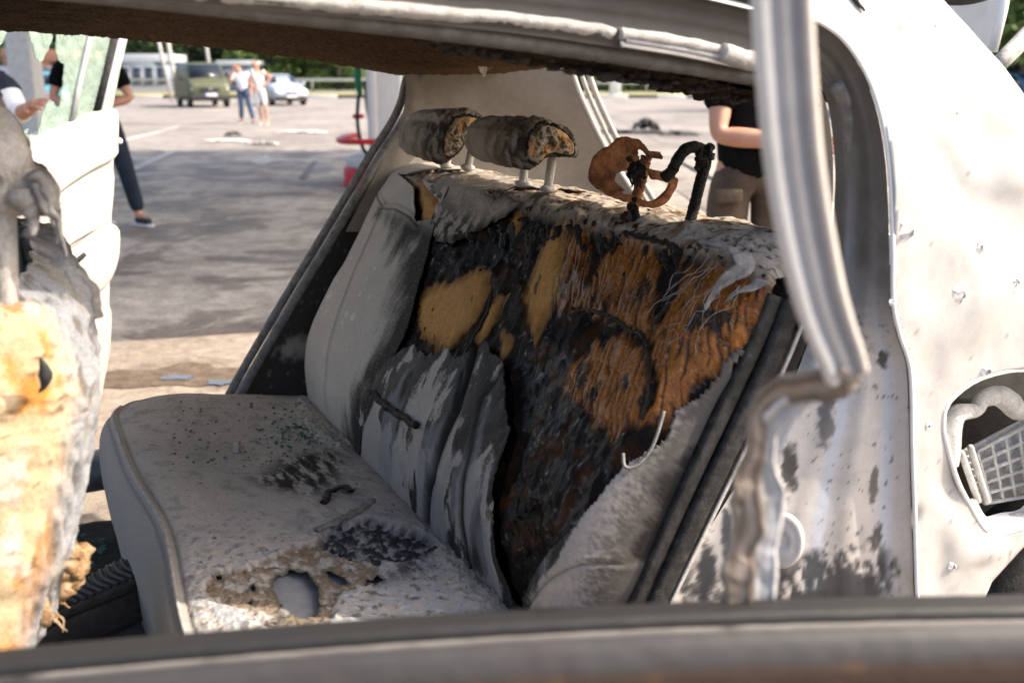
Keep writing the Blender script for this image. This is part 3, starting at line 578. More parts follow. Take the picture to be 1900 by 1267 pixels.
# ---- headrests
def on_y(L_, y): return np.array([at(u, v, y=y) for u, v in L_])
def headrest(cap_px, ya, yb, posts, seed, shift, label):
    """end outline (seen at y=ya), carried across to y=yb; the front is covered, the near end is bare burnt foam"""
    ring = resample(np.vstack([catmull(on_y(cap_px + [cap_px[0]], ya), 80)]), 97)[:-1]; n = len(ring); cen = ring.mean(0)
    nu = 70; V = []
    for i, t in enumerate(np.linspace(0, 1, nu)):
        e = min(t / 0.16, 1, (1 - t) / 0.34); k = math.sqrt(max(0, 1 - (1 - e) ** 2)); k = 0.74 + 0.26 * k if t < 0.5 else 0.55 + 0.45 * k
        V.append(cen + (ring - cen) * k * (1.0 - 0.14 * t) + np.array([shift[0] * t, (yb - ya) * t, shift[1] * t]))
    V = np.vstack(V); Pn = fbm(V, 45, 4, seed); P2 = fbm(V, 130, 3, seed + 1); t = np.repeat(np.linspace(0, 1, nu), n)
    th = np.tile(np.arange(n) / n, nu); burn = 1 - sst(0.16, 0.62, t + 0.16 * Pn); back = sst(cen[0] - 0.01, cen[0] + 0.03, V[:, 0])
    dirn = V - (cen + np.outer(t, [shift[0], yb - ya, shift[1]])); dirn /= np.linalg.norm(dirn, axis=1, keepdims=True) + 1e-9
    V = V + dirn * (0.004 * Pn + burn * (0.006 * Pn + 0.003 * P2))[:, None]
    c = np.tile(ASH * (0.56, 0.53, 0.495), (len(V), 1)) * (1 + 0.15 * fbm(V, 25, 3, seed + 2))[:, None]
    c = mixc(c, np.array([0.10, 0.07, 0.045]), sst(0.0, 0.4, fbm(V, 18, 4, seed + 9)) * 0.6); c = mixc(c, SOOT, burn * sst(-0.25, 0.25, Pn) * 0.9); c = mixc(c, np.array([0.40, 0.35, 0.29]), sst(0.5, 0.9, dirn[:, 2]) * sst(-0.3, 0.2, P2 + 0.2) * 0.85)
    ho = put('headrest', V, gridF(nu, n, False), MT['attr_fabric'], CAR, {'Col': c, 'Rough': np.full(len(V), 0.8)})
    Fw = [(i * n + n - 1, (i + 1) * n + n - 1, (i + 1) * n, i * n) for i in range(nu - 1)]
    me = ho.data; bmx = bmesh.new(); bmx.from_mesh(me); bmx.verts.ensure_lookup_table()
    for f in Fw:
        try: bmx.faces.new([bmx.verts[i] for i in f]).smooth = True
        except ValueError: pass
    bmx.faces.new([bmx.verts[(nu - 1) * n + j] for j in range(n)]); bmx.to_mesh(me); bmx.free(); ho['label'] = label
    # foam end: polar grid pushed in and wrinkled
    m = 46; rr = np.linspace(0, 1, m); A = []
    for r in rr: A.append(cen + (ring - cen) * 0.99 * r * 0.74 + np.array([0, 0.004, 0]))
    A = np.vstack(A); r_ = np.repeat(rr, n); wr = ridged(A * (1, 1, 1.0) + 0.01 * np.column_stack([fbm(A, 30, 2, seed + 3)] * 3), 55, 3, seed + 4); bb = fbm(A, 30, 3, seed + 5)
    A[:, 1] += -0.017 * np.sqrt(np.clip(1 - r_ ** 2, 0, 1)) + 0.007 * (1 - wr) * (1 - r_ ** 4) + 0.006 * bb * (1 - r_)
    fc = np.tile(np.array([0.42, 0.33, 0.22]), (len(A), 1)); fc = mixc(fc, SOOT, sst(0.1, 0.6, 1 - wr) * 0.85); fc = mixc(fc, np.array([0.45, 0.20, 0.06]), sst(0.1, 0.4, bb) * 0.5)
    fc = mixc(fc, np.array([0.46, 0.42, 0.37]), sst(0.0, 0.4, fbm(A, 90, 4, seed + 6)) * 0.8); fc = mixc(fc, np.array([0.62, 0.40, 0.18]), sst(0.25, 0.35, fbm(A, 22, 2, seed + 7)) * 0.8)
    put('foam', A, [tuple(f) for f in gridF(m, n)] + [(i * n + n - 1, (i + 1) * n + n - 1, (i + 1) * n, i * n) for i in range(m - 1)], MT['attr'], ho, {'Col': fc, 'Rough': np.full(len(A), 0.85)})
    lip = cen + (ring - cen) * 0.75 + np.array([0, 0.003, 0]); lip = np.vstack([lip, lip[:1]]); lip += 0.0015 * rng.normal(size=lip.shape)
    put('cover_edge', *tube(lip, 0.0035, 6), MT['crust'], ho)
    for (u0, v0, y0), (u1, v1, y1), r in posts:
        a, b = at(u0, v0, y=y0), at(u1, v1, y=y1); put('post', *tube(np.linspace(a, b + (b - a) * 0.25, 10), r, 12), MT['post'], ho)
        cc = a + (b - a) * 0.02; put('post_guide', *blob(cc, (0.016, 0.016, 0.008), seed + int(u0), 0.4, 2), MT['post' if seed < 520 else 'post'], ho)
    return ho
headrest([(968, 246), (985, 226), (1003, 217), (1030, 222), (1056, 236), (1075, 255), (1083, 278), (1078, 294), (1055, 293), (1032, 290), (1010, 296), (996, 312), (986, 320), (974, 312), (964, 288)], 1.585, 1.87, [((970, 342, 1.74), (974, 300, 1.74), 0.0085), ((1016, 352, 1.64), (1026, 285, 1.64), 0.0085)], 510, (-0.004, 0.0), 'middle headrest, grey with its burnt foam end showing')
headrest([(822, 240), (836, 216), (856, 205), (880, 203), (903, 214), (896, 232), (872, 258), (856, 284), (838, 303), (822, 305), (812, 290), (813, 264)], 1.985, 2.27, [((868, 312, 2.04), (876, 275, 2.04), 0.0090), ((828, 308, 2.17), (832, 285, 2.17), 0.0090)], 540, (-0.004, 0.0), 'far headrest, grey with a torn tan foam patch')
# ---- near headrest: only the rusted plate, the wire hoop and two posts are left
yn = 1.26
def strip_plate(name, px_out, px_in, y, bend, mat, parent, th=0.003):
    a = catmull(on_y(px_out, y), 60); b = catmull(on_y(px_in, y), 60); m = 16; G = np.array([lerp(a, b, t) for t in np.linspace(0, 1, m)]).transpose(1, 0, 2)
    G[:, :, 1] += bend(np.linspace(0, 1, 60)[:, None], np.linspace(0, 1, m)[None, :]); V = G.reshape(-1, 3); V += 0.0028 * np.column_stack([fbm(V, 60, 4, 7), fbm(V, 60, 4, 8), fbm(V, 60, 4, 9)])
    return solid(put(name, V, gridF(60, m), mat, parent), th, 0)
NH = put('headrest', *tube(catmull(on_y([(1278, 420), (1290, 375), (1300, 335), (1310, 300), (1306, 282), (1290, 273), (1272, 278), (1258, 295), (1246, 318), (1232, 330)], yn - 0.03), 80), 0.0085 + 0.0012 * rng.random(80), 10), MT['charred'], CAR)
NH['label'] = 'near headrest burnt to a rusted plate and blackened wire hoop'
strip_plate('plate', [(1108, 352), (1094, 335), (1100, 305), (1116, 282), (1140, 268), (1152, 256), (1170, 254), (1190, 262), (1205, 280), (1226, 284)], [(1150, 352), (1138, 338), (1142, 325), (1158, 318), (1180, 312), (1190, 296), (1186, 284), (1188, 278), (1206, 290), (1224, 292)], yn + 0.05, lambda s, t: 0.020 * np.sin(s * 3.0) * (0.4 + t * 0.6) - 0.012 * t, MT['rust'], NH, 0.005)
strip_plate('plate', [(1108, 352), (1140, 367), (1175, 378), (1208, 386), (1228, 378), (1238, 360), (1244, 338), (1240, 326), (1220, 318), (1180, 310)], [(1142, 342), (1160, 358), (1190, 368), (1206, 374), (1218, 368), (1226, 354), (1230, 340), (1226, 336), (1208, 332), (1186, 330)], yn + 0.045, lambda s, t: 0.012 * np.sin(s * 5.0) - 0.02 * s, MT['rust'], NH, 0.005)
put('post', *tube(catmull(np.array([at(1172, 400, y=1.34), at(1180, 370, y=1.34), at(1190, 335, y=1.34), at(1196, 305, y=1.34), at(1200, 290, y=1.34)]), 40), 0.0085 + 0.002 * rng.random(40), 10), MT['rust'], NH)
bl = [blob(at(random.gauss(u, s), random.gauss(v, s * 1.2), y=yy_), (random.uniform(.003, .008),) * 3, k + int(u), 0.8, 2, 1.8) for u, v, s, yy_, nn in ((1180, 318, 8, 1.29, 16), (1306, 288, 6, 1.225, 16), (1300, 300, 6, 1.225, 8), (1276, 425, 7, 1.225, 14), (1268, 440, 9, 1.215, 14), (1172, 395, 9, 1.31, 14)) for k in range(nn)]
put('char_crust', *join(bl), MT['charred'], NH, kind='stuff')
for k in range(9):
    u, v = random.uniform(1168, 1192), random.uniform(318, 330); a = at(u, v, y=1.275); put('char_flake', *tube(np.array([a, a + (random.gauss(0, .004), 0, -.008), a + (random.gauss(0, .006), 0, -.016 - .008 * random.random())]), np.array([0.003, 0.002, 0.0006]), 5), MT['charred'], NH)
# ---- body shell -----------------------------------------------------------------------------------
def skin_y(x, z): return 0.885 + 0.5 * np.maximum(0, z - 1.0) ** 2 + 0.03 * np.maximum(0, x - 1.5) ** 2
def on_skin(u, v):
    y = 0.885
    for _ in range(6): p = at(u, v, y=y); y = float(skin_y(p[0], p[2]))
    return p
OUT_PX = [(300, -95), (900, -80), (1300, -40), (1440, -2), (1500, 30), (1560, 70), (1605, 135), (1635, 220), (1650, 320), (1655, 450), (1656, 560), (1668, 620), (1688, 690), (1692, 830), (1696, 960), (1702, 1140), (1710, 1280)]
IN_PX = [(300, 2), (900, 56), (1200, 98), (1400, 128), (1480, 140), (1520, 165), (1538, 220), (1546, 320), (1540, 450), (1528, 540), (1505, 610), (1475, 690), (1425, 800), (1350, 920), (1290, 1020), (1235, 1140), (1170, 1280)]
O3 = catmull(np.array([on_skin(u, v) for u, v in OUT_PX]), 400); I3 = catmull(np.array([at(u, v, y=0.985) for u, v in IN_PX]), 400)
# resample both so that equal indices face each other
def byknots(px, fn, n):
    K = np.array([fn(u, v) for u, v in px]); out = []
    P = np.vstack([2 * K[0] - K[1], K, 2 * K[-1] - K[-2]]); m = n // (len(K) - 1)
    for i in range(1, len(P) - 2):
        t = np.linspace(0, 1, m, endpoint=False)[:, None]; a, b, c, d = P[i - 1], P[i], P[i + 1], P[i + 2]
        out.append(0.5 * (2 * b + (c - a) * t + (2 * a - 5 * b + 4 * c - d) * t ** 2 + (3 * b - a - 3 * c + d) * t ** 3))
    return np.vstack(out + [K[-1:]])
O3 = byknots(OUT_PX, on_skin, 384); I3 = byknots(IN_PX, lambda u, v: at(u, v, y=0.985), 384); m = len(O3); nt = 110
T = np.linspace(0, 1, nt); G = O3[:, None] + (I3 - O3)[:, None] * T[None, :, None]
# stepped section: lip, channel, ridge, seal seat
prof_y = np.interp(T, [0, 0.02, 0.06, 0.22, 0.30, 0.36, 0.52, 0.60, 0.70, 0.86, 0.93, 1.0], [0, 0.010, 0.022, 0.030, 0.034, 0.045, 0.056, 0.066, 0.072, 0.078, 0.090, 0.098])
prof_y = np.convolve(np.pad(prof_y, 4, 'edge'), np.ones(9) / 9, 'valid'); lin = 0.1 * T
G[:, :, 1] += (prof_y - lin)[None, :]
V = G.reshape(-1, 3); tt = np.tile(T, m); kk = np.repeat(np.linspace(0, 1, m), nt); PX_low = np.repeat(O3[:, 2], nt)
low = 1 - sst(0.90, 1.06, V[:, 2] + 0.03 * fbm(V, 8, 3, 601)); n1 = fbm(V, 26, 5, 602); n2 = fbm(V, 90, 4, 603); n3 = fbm(V * (1, 1, 0.3), 22, 4, 604)
V[:, 1] += 0.0015 * fbm(V, 14, 3, 605)
c = np.tile(np.array([0.120, 0.107, 0.095]), (len(V), 1)) * (1 + 0.25 * n1)[:, None]; c = mixc(c, np.array([0.24, 0.235, 0.235]), sst(-0.1, 0.5, fbm(V, 7, 3, 606)) * np.exp(-((tt - 0.45) / 0.2) ** 2) * 0.7)  # dark upper jamb: soot and the shade of the recess, both in the colour
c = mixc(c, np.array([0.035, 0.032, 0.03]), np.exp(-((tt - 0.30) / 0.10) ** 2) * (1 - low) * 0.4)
c = mixc(c, np.array([0.30, 0.31, 0.345]), np.exp(-((tt - 0.62 - 0.05 * n3) / 0.11) ** 2) * sst(0.40, 0.60, kk) * 0.9)  # blue-grey highlight streak put into the jamb colour
c = mixc(c, np.array([0.20, 0.19, 0.18]), sst(0.48, 0.62, kk) * (1 - low) * 0.6 * sst(-0.3, 0.3, n1))
pale = mixc(np.tile(np.array([0.45, 0.42, 0.39]), (len(V), 1)), np.array([0.36, 0.40, 0.48]), np.exp(-((tt - 0.42) / 0.05) ** 2) * 0.8 + np.exp(-((tt - 0.10) / 0.04) ** 2) * 0.7)  # pale lower jamb with bluish highlight bands coloured in
pale = mixc(pale, np.array([0.34, 0.325, 0.31]), sst(-0.1, 0.5, n1) * np.exp(-((tt - 0.28) / 0.13) ** 2) * 0.8)
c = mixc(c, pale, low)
pk = lambda u, v, ru, rv: np.exp(-(((V - on_skin(u, v)) @ RIGHT) / (ru / F_PX * 1.25)) ** 2 - ((V[:, 2] - at(u, v, y=0.93)[2]) / (rv / F_PX * 1.25)) ** 2)
bot = 1 - sst(0.60, 0.70, V[:, 2] + 0.06 * n3 + 0.03 * n1)
c = mixc(c, np.array([0.024, 0.026, 0.030]), np.clip(bot * sst(-0.25, 0.10, n1 + 0.5 * (0.66 - V[:, 2]) * 6 - 0.1) * (0.15 + 0.85 * sst(0.05, 0.12, tt)), 0, 1) * low)
c = mixc(c, np.array([0.03, 0.028, 0.028]), low * sst(0.33, 0.42, n3 * 0.8 + 0.3 * n2 - 0.1) * np.exp(-((tt - 0.55) / 0.12) ** 2))
c = mixc(c, np.array([0.05, 0.045, 0.04]), low * sst(0.40, 0.52, n2 + 0.3 * n1) * 0.8)
c = mixc(c, np.array([0.10, 0.095, 0.09]), low * sst(0.02, 0.3, n2 + n1) * np.exp(-((V[:, 2] - 0.93) / 0.05) ** 2 - ((tt - 0.35) / 0.15) ** 2) * 0.9)
for u_, v_, ru_, rv_, cc_ in ((1498, 885, 20, 62, (0.028, 0.027, 0.027)), (1470, 925, 9, 34, (0.028, 0.027, 0.027)), (1600, 1080, 110, 85, (0.024, 0.026, 0.032)), (1535, 1055, 26, 45, (0.03, 0.034, 0.042)), (1340, 1085, 22, 60, (0.03, 0.032, 0.036)), (1380, 1010, 12, 60, (0.05, 0.05, 0.055)), (1590, 640, 45, 40, (0.13, 0.125, 0.12)), (1655, 655, 14, 26, (0.03, 0.03, 0.03)), (1565, 780, 22, 80, (0.11, 0.105, 0.10)), (1640, 880, 10, 40, (0.09, 0.085, 0.08)), (1645, 980, 14, 40, (0.05, 0.05, 0.05)), (1470, 1100, 20, 30, (0.05, 0.05, 0.05))):
    g_ = pk(u_, v_, ru_, rv_); c = mixc(c, np.array(cc_), sst(0.26, 0.60, g_ * 0.9 + 0.30 * n3 + 0.42 * n2 + 0.15 * n1) * sst(0.03, 0.25, g_) * 0.95)
c = mixc(c, np.array([0.045, 0.042, 0.040]), (1 - sst(0.20, 0.30, kk)) * 0.75)  # darkened further along the roof run
JAMB = put('door_jamb', V, gridF(m, nt), MT['attr_paint'], CAR, {'Col': c, 'Rough': 0.5 + 0.25 * (1 - low)}); JAMB['label'] = 'near rear door jamb, soot and painted shade above, pale below'
# inner return of the jamb towards the cabin
R0 = I3; R1 = I3 + np.array([0.10, 0.14, 0.0]); G = np.stack([R0, R1], 1); put('inner_flange', G.reshape(-1, 3), gridF(m, 2), MT['trim'], JAMB)
# seals that follow the opening
k0 = int(m * 0.30)
s3 = I3[k0:int(m * 0.66)] + np.array([0.012, -0.020, 0.0]); put('door_seal', *tube(s3[::3], 0.011, 10, flat=(1.2, 0.8)), MT['seal'], JAMB)
for px0, px1, w, mat, name, dy in (([(1437, 548), (1400, 640), (1330, 790), (1255, 950), (1178, 1130), (1130, 1240)], 0.985, 0.0125, 'rubber', 'black_strip', 0), ([(1470, 560), (1432, 660), (1362, 810), (1290, 960), (1213, 1130), (1165, 1240)], 0.975, 0.0155, 'rubber', 'black_strip', 0), ([(1490, 600), (1452, 690), (1385, 830), (1312, 980), (1240, 1130), (1190, 1240)], 0.965, 0.003, 'seal_light', 'bead', 0)):
    put(name, *tube(catmull(on_y(px0, px1), 60), w, 10, prof=np.array([(-1, -.5), (-.85, .35), (-.5, .6), (.5, .6), (.85, .4), (1, -.5)]), up=(0, -1, 0.2)), MT[mat], JAMB)
# plug in the jamb
pc = at(1450, 1004, y=0.939); ax = np.array([-0.75, -0.62, 0.2]); ax /= np.linalg.norm(ax); sd = np.cross(ax, (0, 0, 1)); sd /= np.linalg.norm(sd); uu = np.cross(sd, ax)
def disc(c, r, prof, n=40, ell=1.0):
    a = np.linspace(0, 2 * np.pi, n, endpoint=False); V, F = [], []
    for (rad, h) in prof: V += [c + ax * h + (sd * math.cos(t) * rad * r + uu * math.sin(t) * rad * r * ell) for t in a]
    for i in range(len(prof) - 1): F += [(i * n + j, i * n + (j + 1) % n, (i + 1) * n + (j + 1) % n, (i + 1) * n + j) for j in range(n)]
    F.append(tuple((len(prof) - 1) * n + j for j in range(n))); return np.array(V), F
put('plug', *disc(pc, 0.026, [(1.12, -0.01), (1.1, -0.001), (1.04, 0.001), (0.9, 0.0016), (0.80, 0.0010), (0.6, 0.002), (0.42, 0.003), (0.36, 0.0015), (0.1, 0.0015)], ell=1.3), M_noise('pale_plug', [(0.3, (0.40, 0.38, 0.355)), (0.7, (0.54, 0.51, 0.48))], 40, 0.6, 0, 0.2), JAMB)

# ---- near quarter panel (outer skin)
OK_ = np.array([on_skin(u, v) for u, v in OUT_PX[3:]])[:, [0, 2]]
Oc = O3[int(m * 3 / 16):][:, [0, 2]]
rear_edge = [tuple(on_skin(u, v)[[0, 2]]) for u, v in ((1900, 178), (1855, 118), (1800, 58), (1745, -2))]
arch = [tuple(on_skin(u, v)[[0, 2]]) for u, v in ((1803, 1150), (1838, 1078), (1870, 1042), (1900, 1012))]
outline = [(-0.6, 1.47), (-0.6, 1.405), (0.3, 1.40), (0.6, 1.385)] + [tuple(p) for p in Oc[::6]] + [(1.09, 0.40), (1.20, 0.40)] + arch + [(1.45, 0.70), (1.70, 0.72), (1.95, 0.62), (2.08, 0.42), (2.40, 0.42), (2.42, 0.98), (1.80, 1.03), (1.60, 1.06)] + rear_edge + [(0.93, 1.44), (0.75, 1.475)]
vent = np.array([tuple(on_skin(u, v)[[0, 2]]) for u, v in ((1750, 800), (1752, 762), (1770, 735), (1810, 706), (1860, 690), (1900, 686), (1960, 690), (1985, 760), (1975, 900), (1945, 965), (1900, 978), (1852, 990), (1826, 980), (1797, 932), (1774, 885))])
vent = catmull(np.vstack([vent, vent[:1]]), 60)[:-1]
xs, zs = np.meshgrid(np.arange(-0.6, 2.44, 0.006), np.arange(0.38, 1.48, 0.006), indexing='ij'); shp = xs.shape; UV = np.column_stack([xs.ravel(), zs.ravel()])
fn = lambda q: np.maximum(sdf(q, outline), -sdf(q, vent))
Fg = gridF(*shp); UV, keep = trim(None, UV, Fg, fn)
y = skin_y(UV[:, 0], UV[:, 1])
dents = [(1700, 105, 75, 26, 42, 0.006), (1728, 150, 26, 60, 10, -0.008), (1760, 330, 40, 95, -32, 0.016), (1800, 250, 90, 60, 20, 0.009), (1690, 300, 40, 110, 5, -0.006), (1850, 380, 60, 120, -20, 0.012), (1740, 520, 45, 60, 0, 0.006), (1830, 570, 40, 70, 30, -0.008), (1880, 330, 40, 40, 0, -0.010), (1720, 700, 30, 80, 0, 0.005), (1760, 900, 26, 60, -20, 0.008), (1780, 1010, 26, 80, -25, -0.006), (1740, 1060, 22, 60, 0, 0.005), (1699, 962, 10, 22, 0, 0.012), (1830, 1020, 30, 30, 20, -0.010), (1650, 60, 40, 24, 45, 0.002)]
for u, v, ru, rv, ang, dep in dents:
    p = on_skin(u, v); a = math.radians(ang); dx = (UV[:, 0] - p[0]) * F_PX / 1.25 * 0.72; dz = -(UV[:, 1] - p[2]) * F_PX / 1.25
    q1 = dx * math.cos(a) + dz * math.sin(a); q2 = -dx * math.sin(a) + dz * math.cos(a); rr = (q1 / ru) ** 2 + (q2 / rv) ** 2
    y = y + 0.75 * dep * np.exp(-rr ** 1.4)
y = y + 0.004 * fbm(UV, 5, 3, 620) + 0.0008 * fbm(UV, 30, 3, 621)
V = np.column_stack([UV[:, 0], y, UV[:, 1]])
c = np.tile(np.array([0.385, 0.375, 0.36]), (len(V), 1)) * (1 + 0.05 * fbm(V, 12, 4, 622))[:, None]; c = mixc(c, np.array([0.34, 0.33, 0.32]), sst(0.1, 0.6, fbm(V * (1, 1, 0.22), 14, 5, 625)) * 0.22); c = mixc(c, np.array([0.16, 0.155, 0.15]), sst(0.56, 0.62, fbm(V, 110, 3, 623)) * 0.7 + 0.3 * sst(0.42, 0.5, fbm(V, 40, 4, 624)) * (1 - sst(0.5, 0.7, V[:, 2])))
V, Fk, at_ = keepfaces(V, Fg, keep, {'Col': c, 'Rough': np.full(len(V), 0.38)})
QP = put('quarter_panel', V, Fk, MT['attr_paint'], CAR, at_); QP['label'] = 'white dented rear quarter panel pierced by fragments'; solid(QP, 0.0016, 1)
ol_ = O3[int(m * 3 / 16):]; put('folded_edge', *tube(ol_[::2] + (0.001, -0.0005, 0), 0.0032, 8), MT['white_paint'], QP)
vl_ = np.column_stack([vent[:, 0], skin_y(vent[:, 0], vent[:, 1]), vent[:, 1]]); put('folded_edge', *tube(np.vstack([vl_, vl_[:1]]), 0.0035, 8, caps=False), MT['white_paint'], QP)
def puncture(u, v, r, dark, seed):
    rd = random.Random(seed); p = on_skin(u, v); a0 = rd.random() * 6; k = 7; V, F = [], []
    for j in range(k):
        a = a0 + j * 2 * math.pi / k; b = a + 2 * math.pi / k * 0.8; R_ = r * rd.uniform(0.8, 1.4); h = rd.uniform(0.15, 0.6) * r
        i = len(V); V += [p + (math.cos(a) * R_, -0.0012, math.sin(a) * R_), p + (math.cos(b) * R_, -0.0012, math.sin(b) * R_), p + (math.cos(b) * R_ * 0.5, -0.001 - h, math.sin(b) * R_ * 0.5), p + (math.cos(a) * R_ * 0.45, -0.001 - h * 1.3, math.sin(a) * R_ * 0.45)]; F.append((i, i + 1, i + 2, i + 3))
    o = solid(put('torn_rim', V, F, MT['white_paint'], QP, smooth=False), 0.0008)
    a = np.linspace(0, 2 * np.pi, 12, endpoint=False); rad = r * (0.75 if dark else 0.42) * (1 + 0.25 * np.cos(2 * a + a0))
    put('puncture', np.column_stack([p[0] + np.cos(a) * rad, np.full(12, p[1] - 0.0008), p[2] + np.sin(a) * rad * 1.5]), [tuple(range(12))], MT['dark'], QP)
for k, (u, v, r, dk) in enumerate(((1679, 424, 0.012, 0), (1820, 458, 0.006, 0), (1881, 521, 0.007, 0), (1780, 545, 0.009, 1), (1826, 689, 0.008, 0), (1732, 52, 0.004, 1), (1798, 566, 0.005, 0), (1722, 790, 0.004, 0), (1765, 1050, 0.006, 0), (1757, 1120, 0.007, 0), (1800, 1040, 0.004, 1), (1655, 560, 0.004, 1), (1775, 210, 0.002, 1), (1640, 210, 0.002, 1))): puncture(u, v, r * 1.35, dk, 40 + k)
# vent opening: recess, melted hoses, lattice
def on_v(L_, y): return np.array([at(u, v, y=y) for u, v in L_])
vv = np.column_stack([vent[:, 0], skin_y(vent[:, 0], vent[:, 1]) + 0.001, vent[:, 1]]); dv = vv + np.array([0.01, 0.05, 0]); G = np.stack([vv, dv], 1); G = np.concatenate([G, G[:1]])
VENT = put('vent_opening', G.reshape(-1, 3), gridF(len(G), 2), MT['white_paint'], CAR); VENT['label'] = 'vent opening with melted lattice and hoses'
put('recess', *box((1.30, 1.05, 0.80), (0.42, 0.02, 0.42)), MT['dark'], VENT)
hose = M_noise('ash_caked_plastic', [(0.3, (0.40, 0.39, 0.375)), (0.7, (0.66, 0.645, 0.62))], 60, 0.85, 0, 0.8, 240)
put('hose', *tube(catmull(on_v([(1760, 862), (1762, 800), (1776, 768), (1810, 760), (1822, 742), (1850, 734), (1872, 745), (1890, 762), (1930, 760), (1980, 770)], 0.93), 80), 0.014 + 0.003 * np.sin(np.linspace(0, 14, 80)), 12), hose, VENT)
put('hose', *tube(catmull(on_v([(1800, 935), (1815, 962), (1832, 975), (1860, 972), (1890, 962), (1960, 955)], 0.925), 50), 0.011, 10), hose, VENT)
put('backing_plate', *prism(on_v([(1785, 838), (1905, 776), (1990, 760), (1990, 900), (1912, 912), (1828, 938), (1806, 905)], 0.955), (0, 0.004, 0)), hose, VENT)
A, B, C_, D = [at(u, v, y=0.945) for u, v in ((1812, 838), (1990, 745), (1990, 905), (1838, 932))]
for t in np.linspace(0, 1, 8): put('lattice_bar', *tube(np.linspace(lerp(A, B, t), lerp(D, C_, t), 6), 0.0032, 6), hose, VENT)
for t in np.linspace(0, 1, 6): put('lattice_bar', *tube(np.linspace(lerp(A, D, t), lerp(B, C_, t), 6), 0.0032, 6), hose, VENT)
for t in np.linspace(0, 1, 8): a = lerp(at(1783, 842, y=0.935), at(1815, 925, y=0.935), t); put('rib', *tube(np.linspace(a, a + (0.022, 0.006, 0.004), 4), 0.0022, 6), hose, VENT)
for u0, v0, u1, v1 in ((1783, 838, 1815, 930), (1800, 828, 1832, 932)): put('rib_post', *tube(np.linspace(at(u0, v0, y=0.93), at(u1, v1, y=0.93), 8), 0.005, 8), hose, VENT)
# wheel house
put('wheel_liner', *box((1.62, 1.22, 0.45), (0.85, 0.30, 0.9)), MT['dark'], CAR)
put('suspension_hose', *tube(catmull(on_v([(1900, 1040), (1862, 1062), (1842, 1100), (1838, 1150)], 1.02), 30), 0.03, 12), M_plain('ashy_rubber', (0.16, 0.16, 0.165), 0.8, bump=0.5), CAR)
put('brake_hose', *tube(catmull(on_v([(1930, 1075), (1890, 1080), (1862, 1100), (1845, 1112)], 0.99), 30), 0.008, 8), MT['seal_light'], CAR)
put('wiring', *tube(catmull(on_v([(1872, 1085), (1888, 1092), (1905, 1094)], 0.985), 14), 0.0035, 6), M_plain('yellow_insulation', (0.5, 0.33, 0.02), 0.6), CAR)

# ---- roof
def head_z(x, y):
    z = 1.375 - 0.03 * x - 0.08 * np.minimum(x, 0.87) ** 2 * (x > 0); z = np.where(x > 0.87, 1.288 + 0.0 * x, z)
    cr = np.sin(np.clip((y - 1.0) / 1.40, 0, 1) * np.pi); z = z + (0.055 - 0.035 * sst(0.3, 1.0, x)) * cr
    return z
hx, hy = np.meshgrid(np.linspace(-0.7, 1.12, 520), np.linspace(1.0, 2.40, 400), indexing='ij'); P = np.column_stack([hx.ravel(), hy.ravel()])
sagm = np.exp(-((P[:, 1] - 1.10) / 0.16) ** 2) * sst(0.15, 0.5, P[:, 0]) * (1 - sst(1.0, 1.12, P[:, 0]))
n1 = fbm(P, 60, 4, 701); n2 = fbm(P, 20, 4, 702)
z = head_z(P[:, 0], P[:, 1]) - 0.040 * sagm + 0.0050 * n1 + sagm * (0.010 * n2 + 0.006 * n1)
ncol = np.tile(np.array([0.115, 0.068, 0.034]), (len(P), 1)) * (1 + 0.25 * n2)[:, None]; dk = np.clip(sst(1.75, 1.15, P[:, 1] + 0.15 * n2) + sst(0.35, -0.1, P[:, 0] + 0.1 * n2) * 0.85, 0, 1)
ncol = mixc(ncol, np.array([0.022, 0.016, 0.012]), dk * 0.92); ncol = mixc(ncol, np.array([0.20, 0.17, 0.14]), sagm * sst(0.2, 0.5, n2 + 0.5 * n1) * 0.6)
HL = put('headliner', np.column_stack([P, z]), gridF(520, 400), MT['attr_fuzz'], CAR, {'Col': ncol, 'Rough': np.full(len(P), 0.95)}); HL['label'] = 'scorched brown felt headliner'
# burnt tatters along its near edge (hundreds of flakes, joined)
fl = []
for k in range(620):
    x = random.uniform(0.16, 1.0); y = 1.03 + abs(random.gauss(0, 0.05)); zz = float(head_z(np.array([x]), np.array([y]))[0]) - random.uniform(0.018, 0.046) * min(1, max(0, (x - 0.15) / 0.35)); r = random.uniform(0.003, 0.009)
    fl.append(blob((x, y, zz), (r * 1.5, r, r * random.uniform(0.35, 1.0)), k, 0.9, 1, 1.7))
put('tatters', *join(fl), M_noise('burnt_felt_flakes', [(0.35, (0.014, 0.011, 0.009)), (0.6, (0.05, 0.038, 0.028)), (0.8, (0.2, 0.17, 0.14))], 90, 0.9, 0, 1.0, 260), HL, kind='stuff')
# roof skin and rear header
hx, hy = np.meshgrid(np.linspace(-1.2, 1.135, 60), np.linspace(0.955, 2.44, 50), indexing='ij'); z = head_z(hx.ravel(), hy.ravel()) + 0.035 + 0.05 * (1 - sst(0.8, 1.1, hx.ravel())) * np.sin(np.clip((hy.ravel() - 0.955) / 1.485, 0, 1) * np.pi) ** 0.5 + 0.02
solid(put('roof_skin', np.column_stack([hx.ravel(), hy.ravel(), z]), gridF(60, 50), MT['white_paint'], CAR), 0.002)
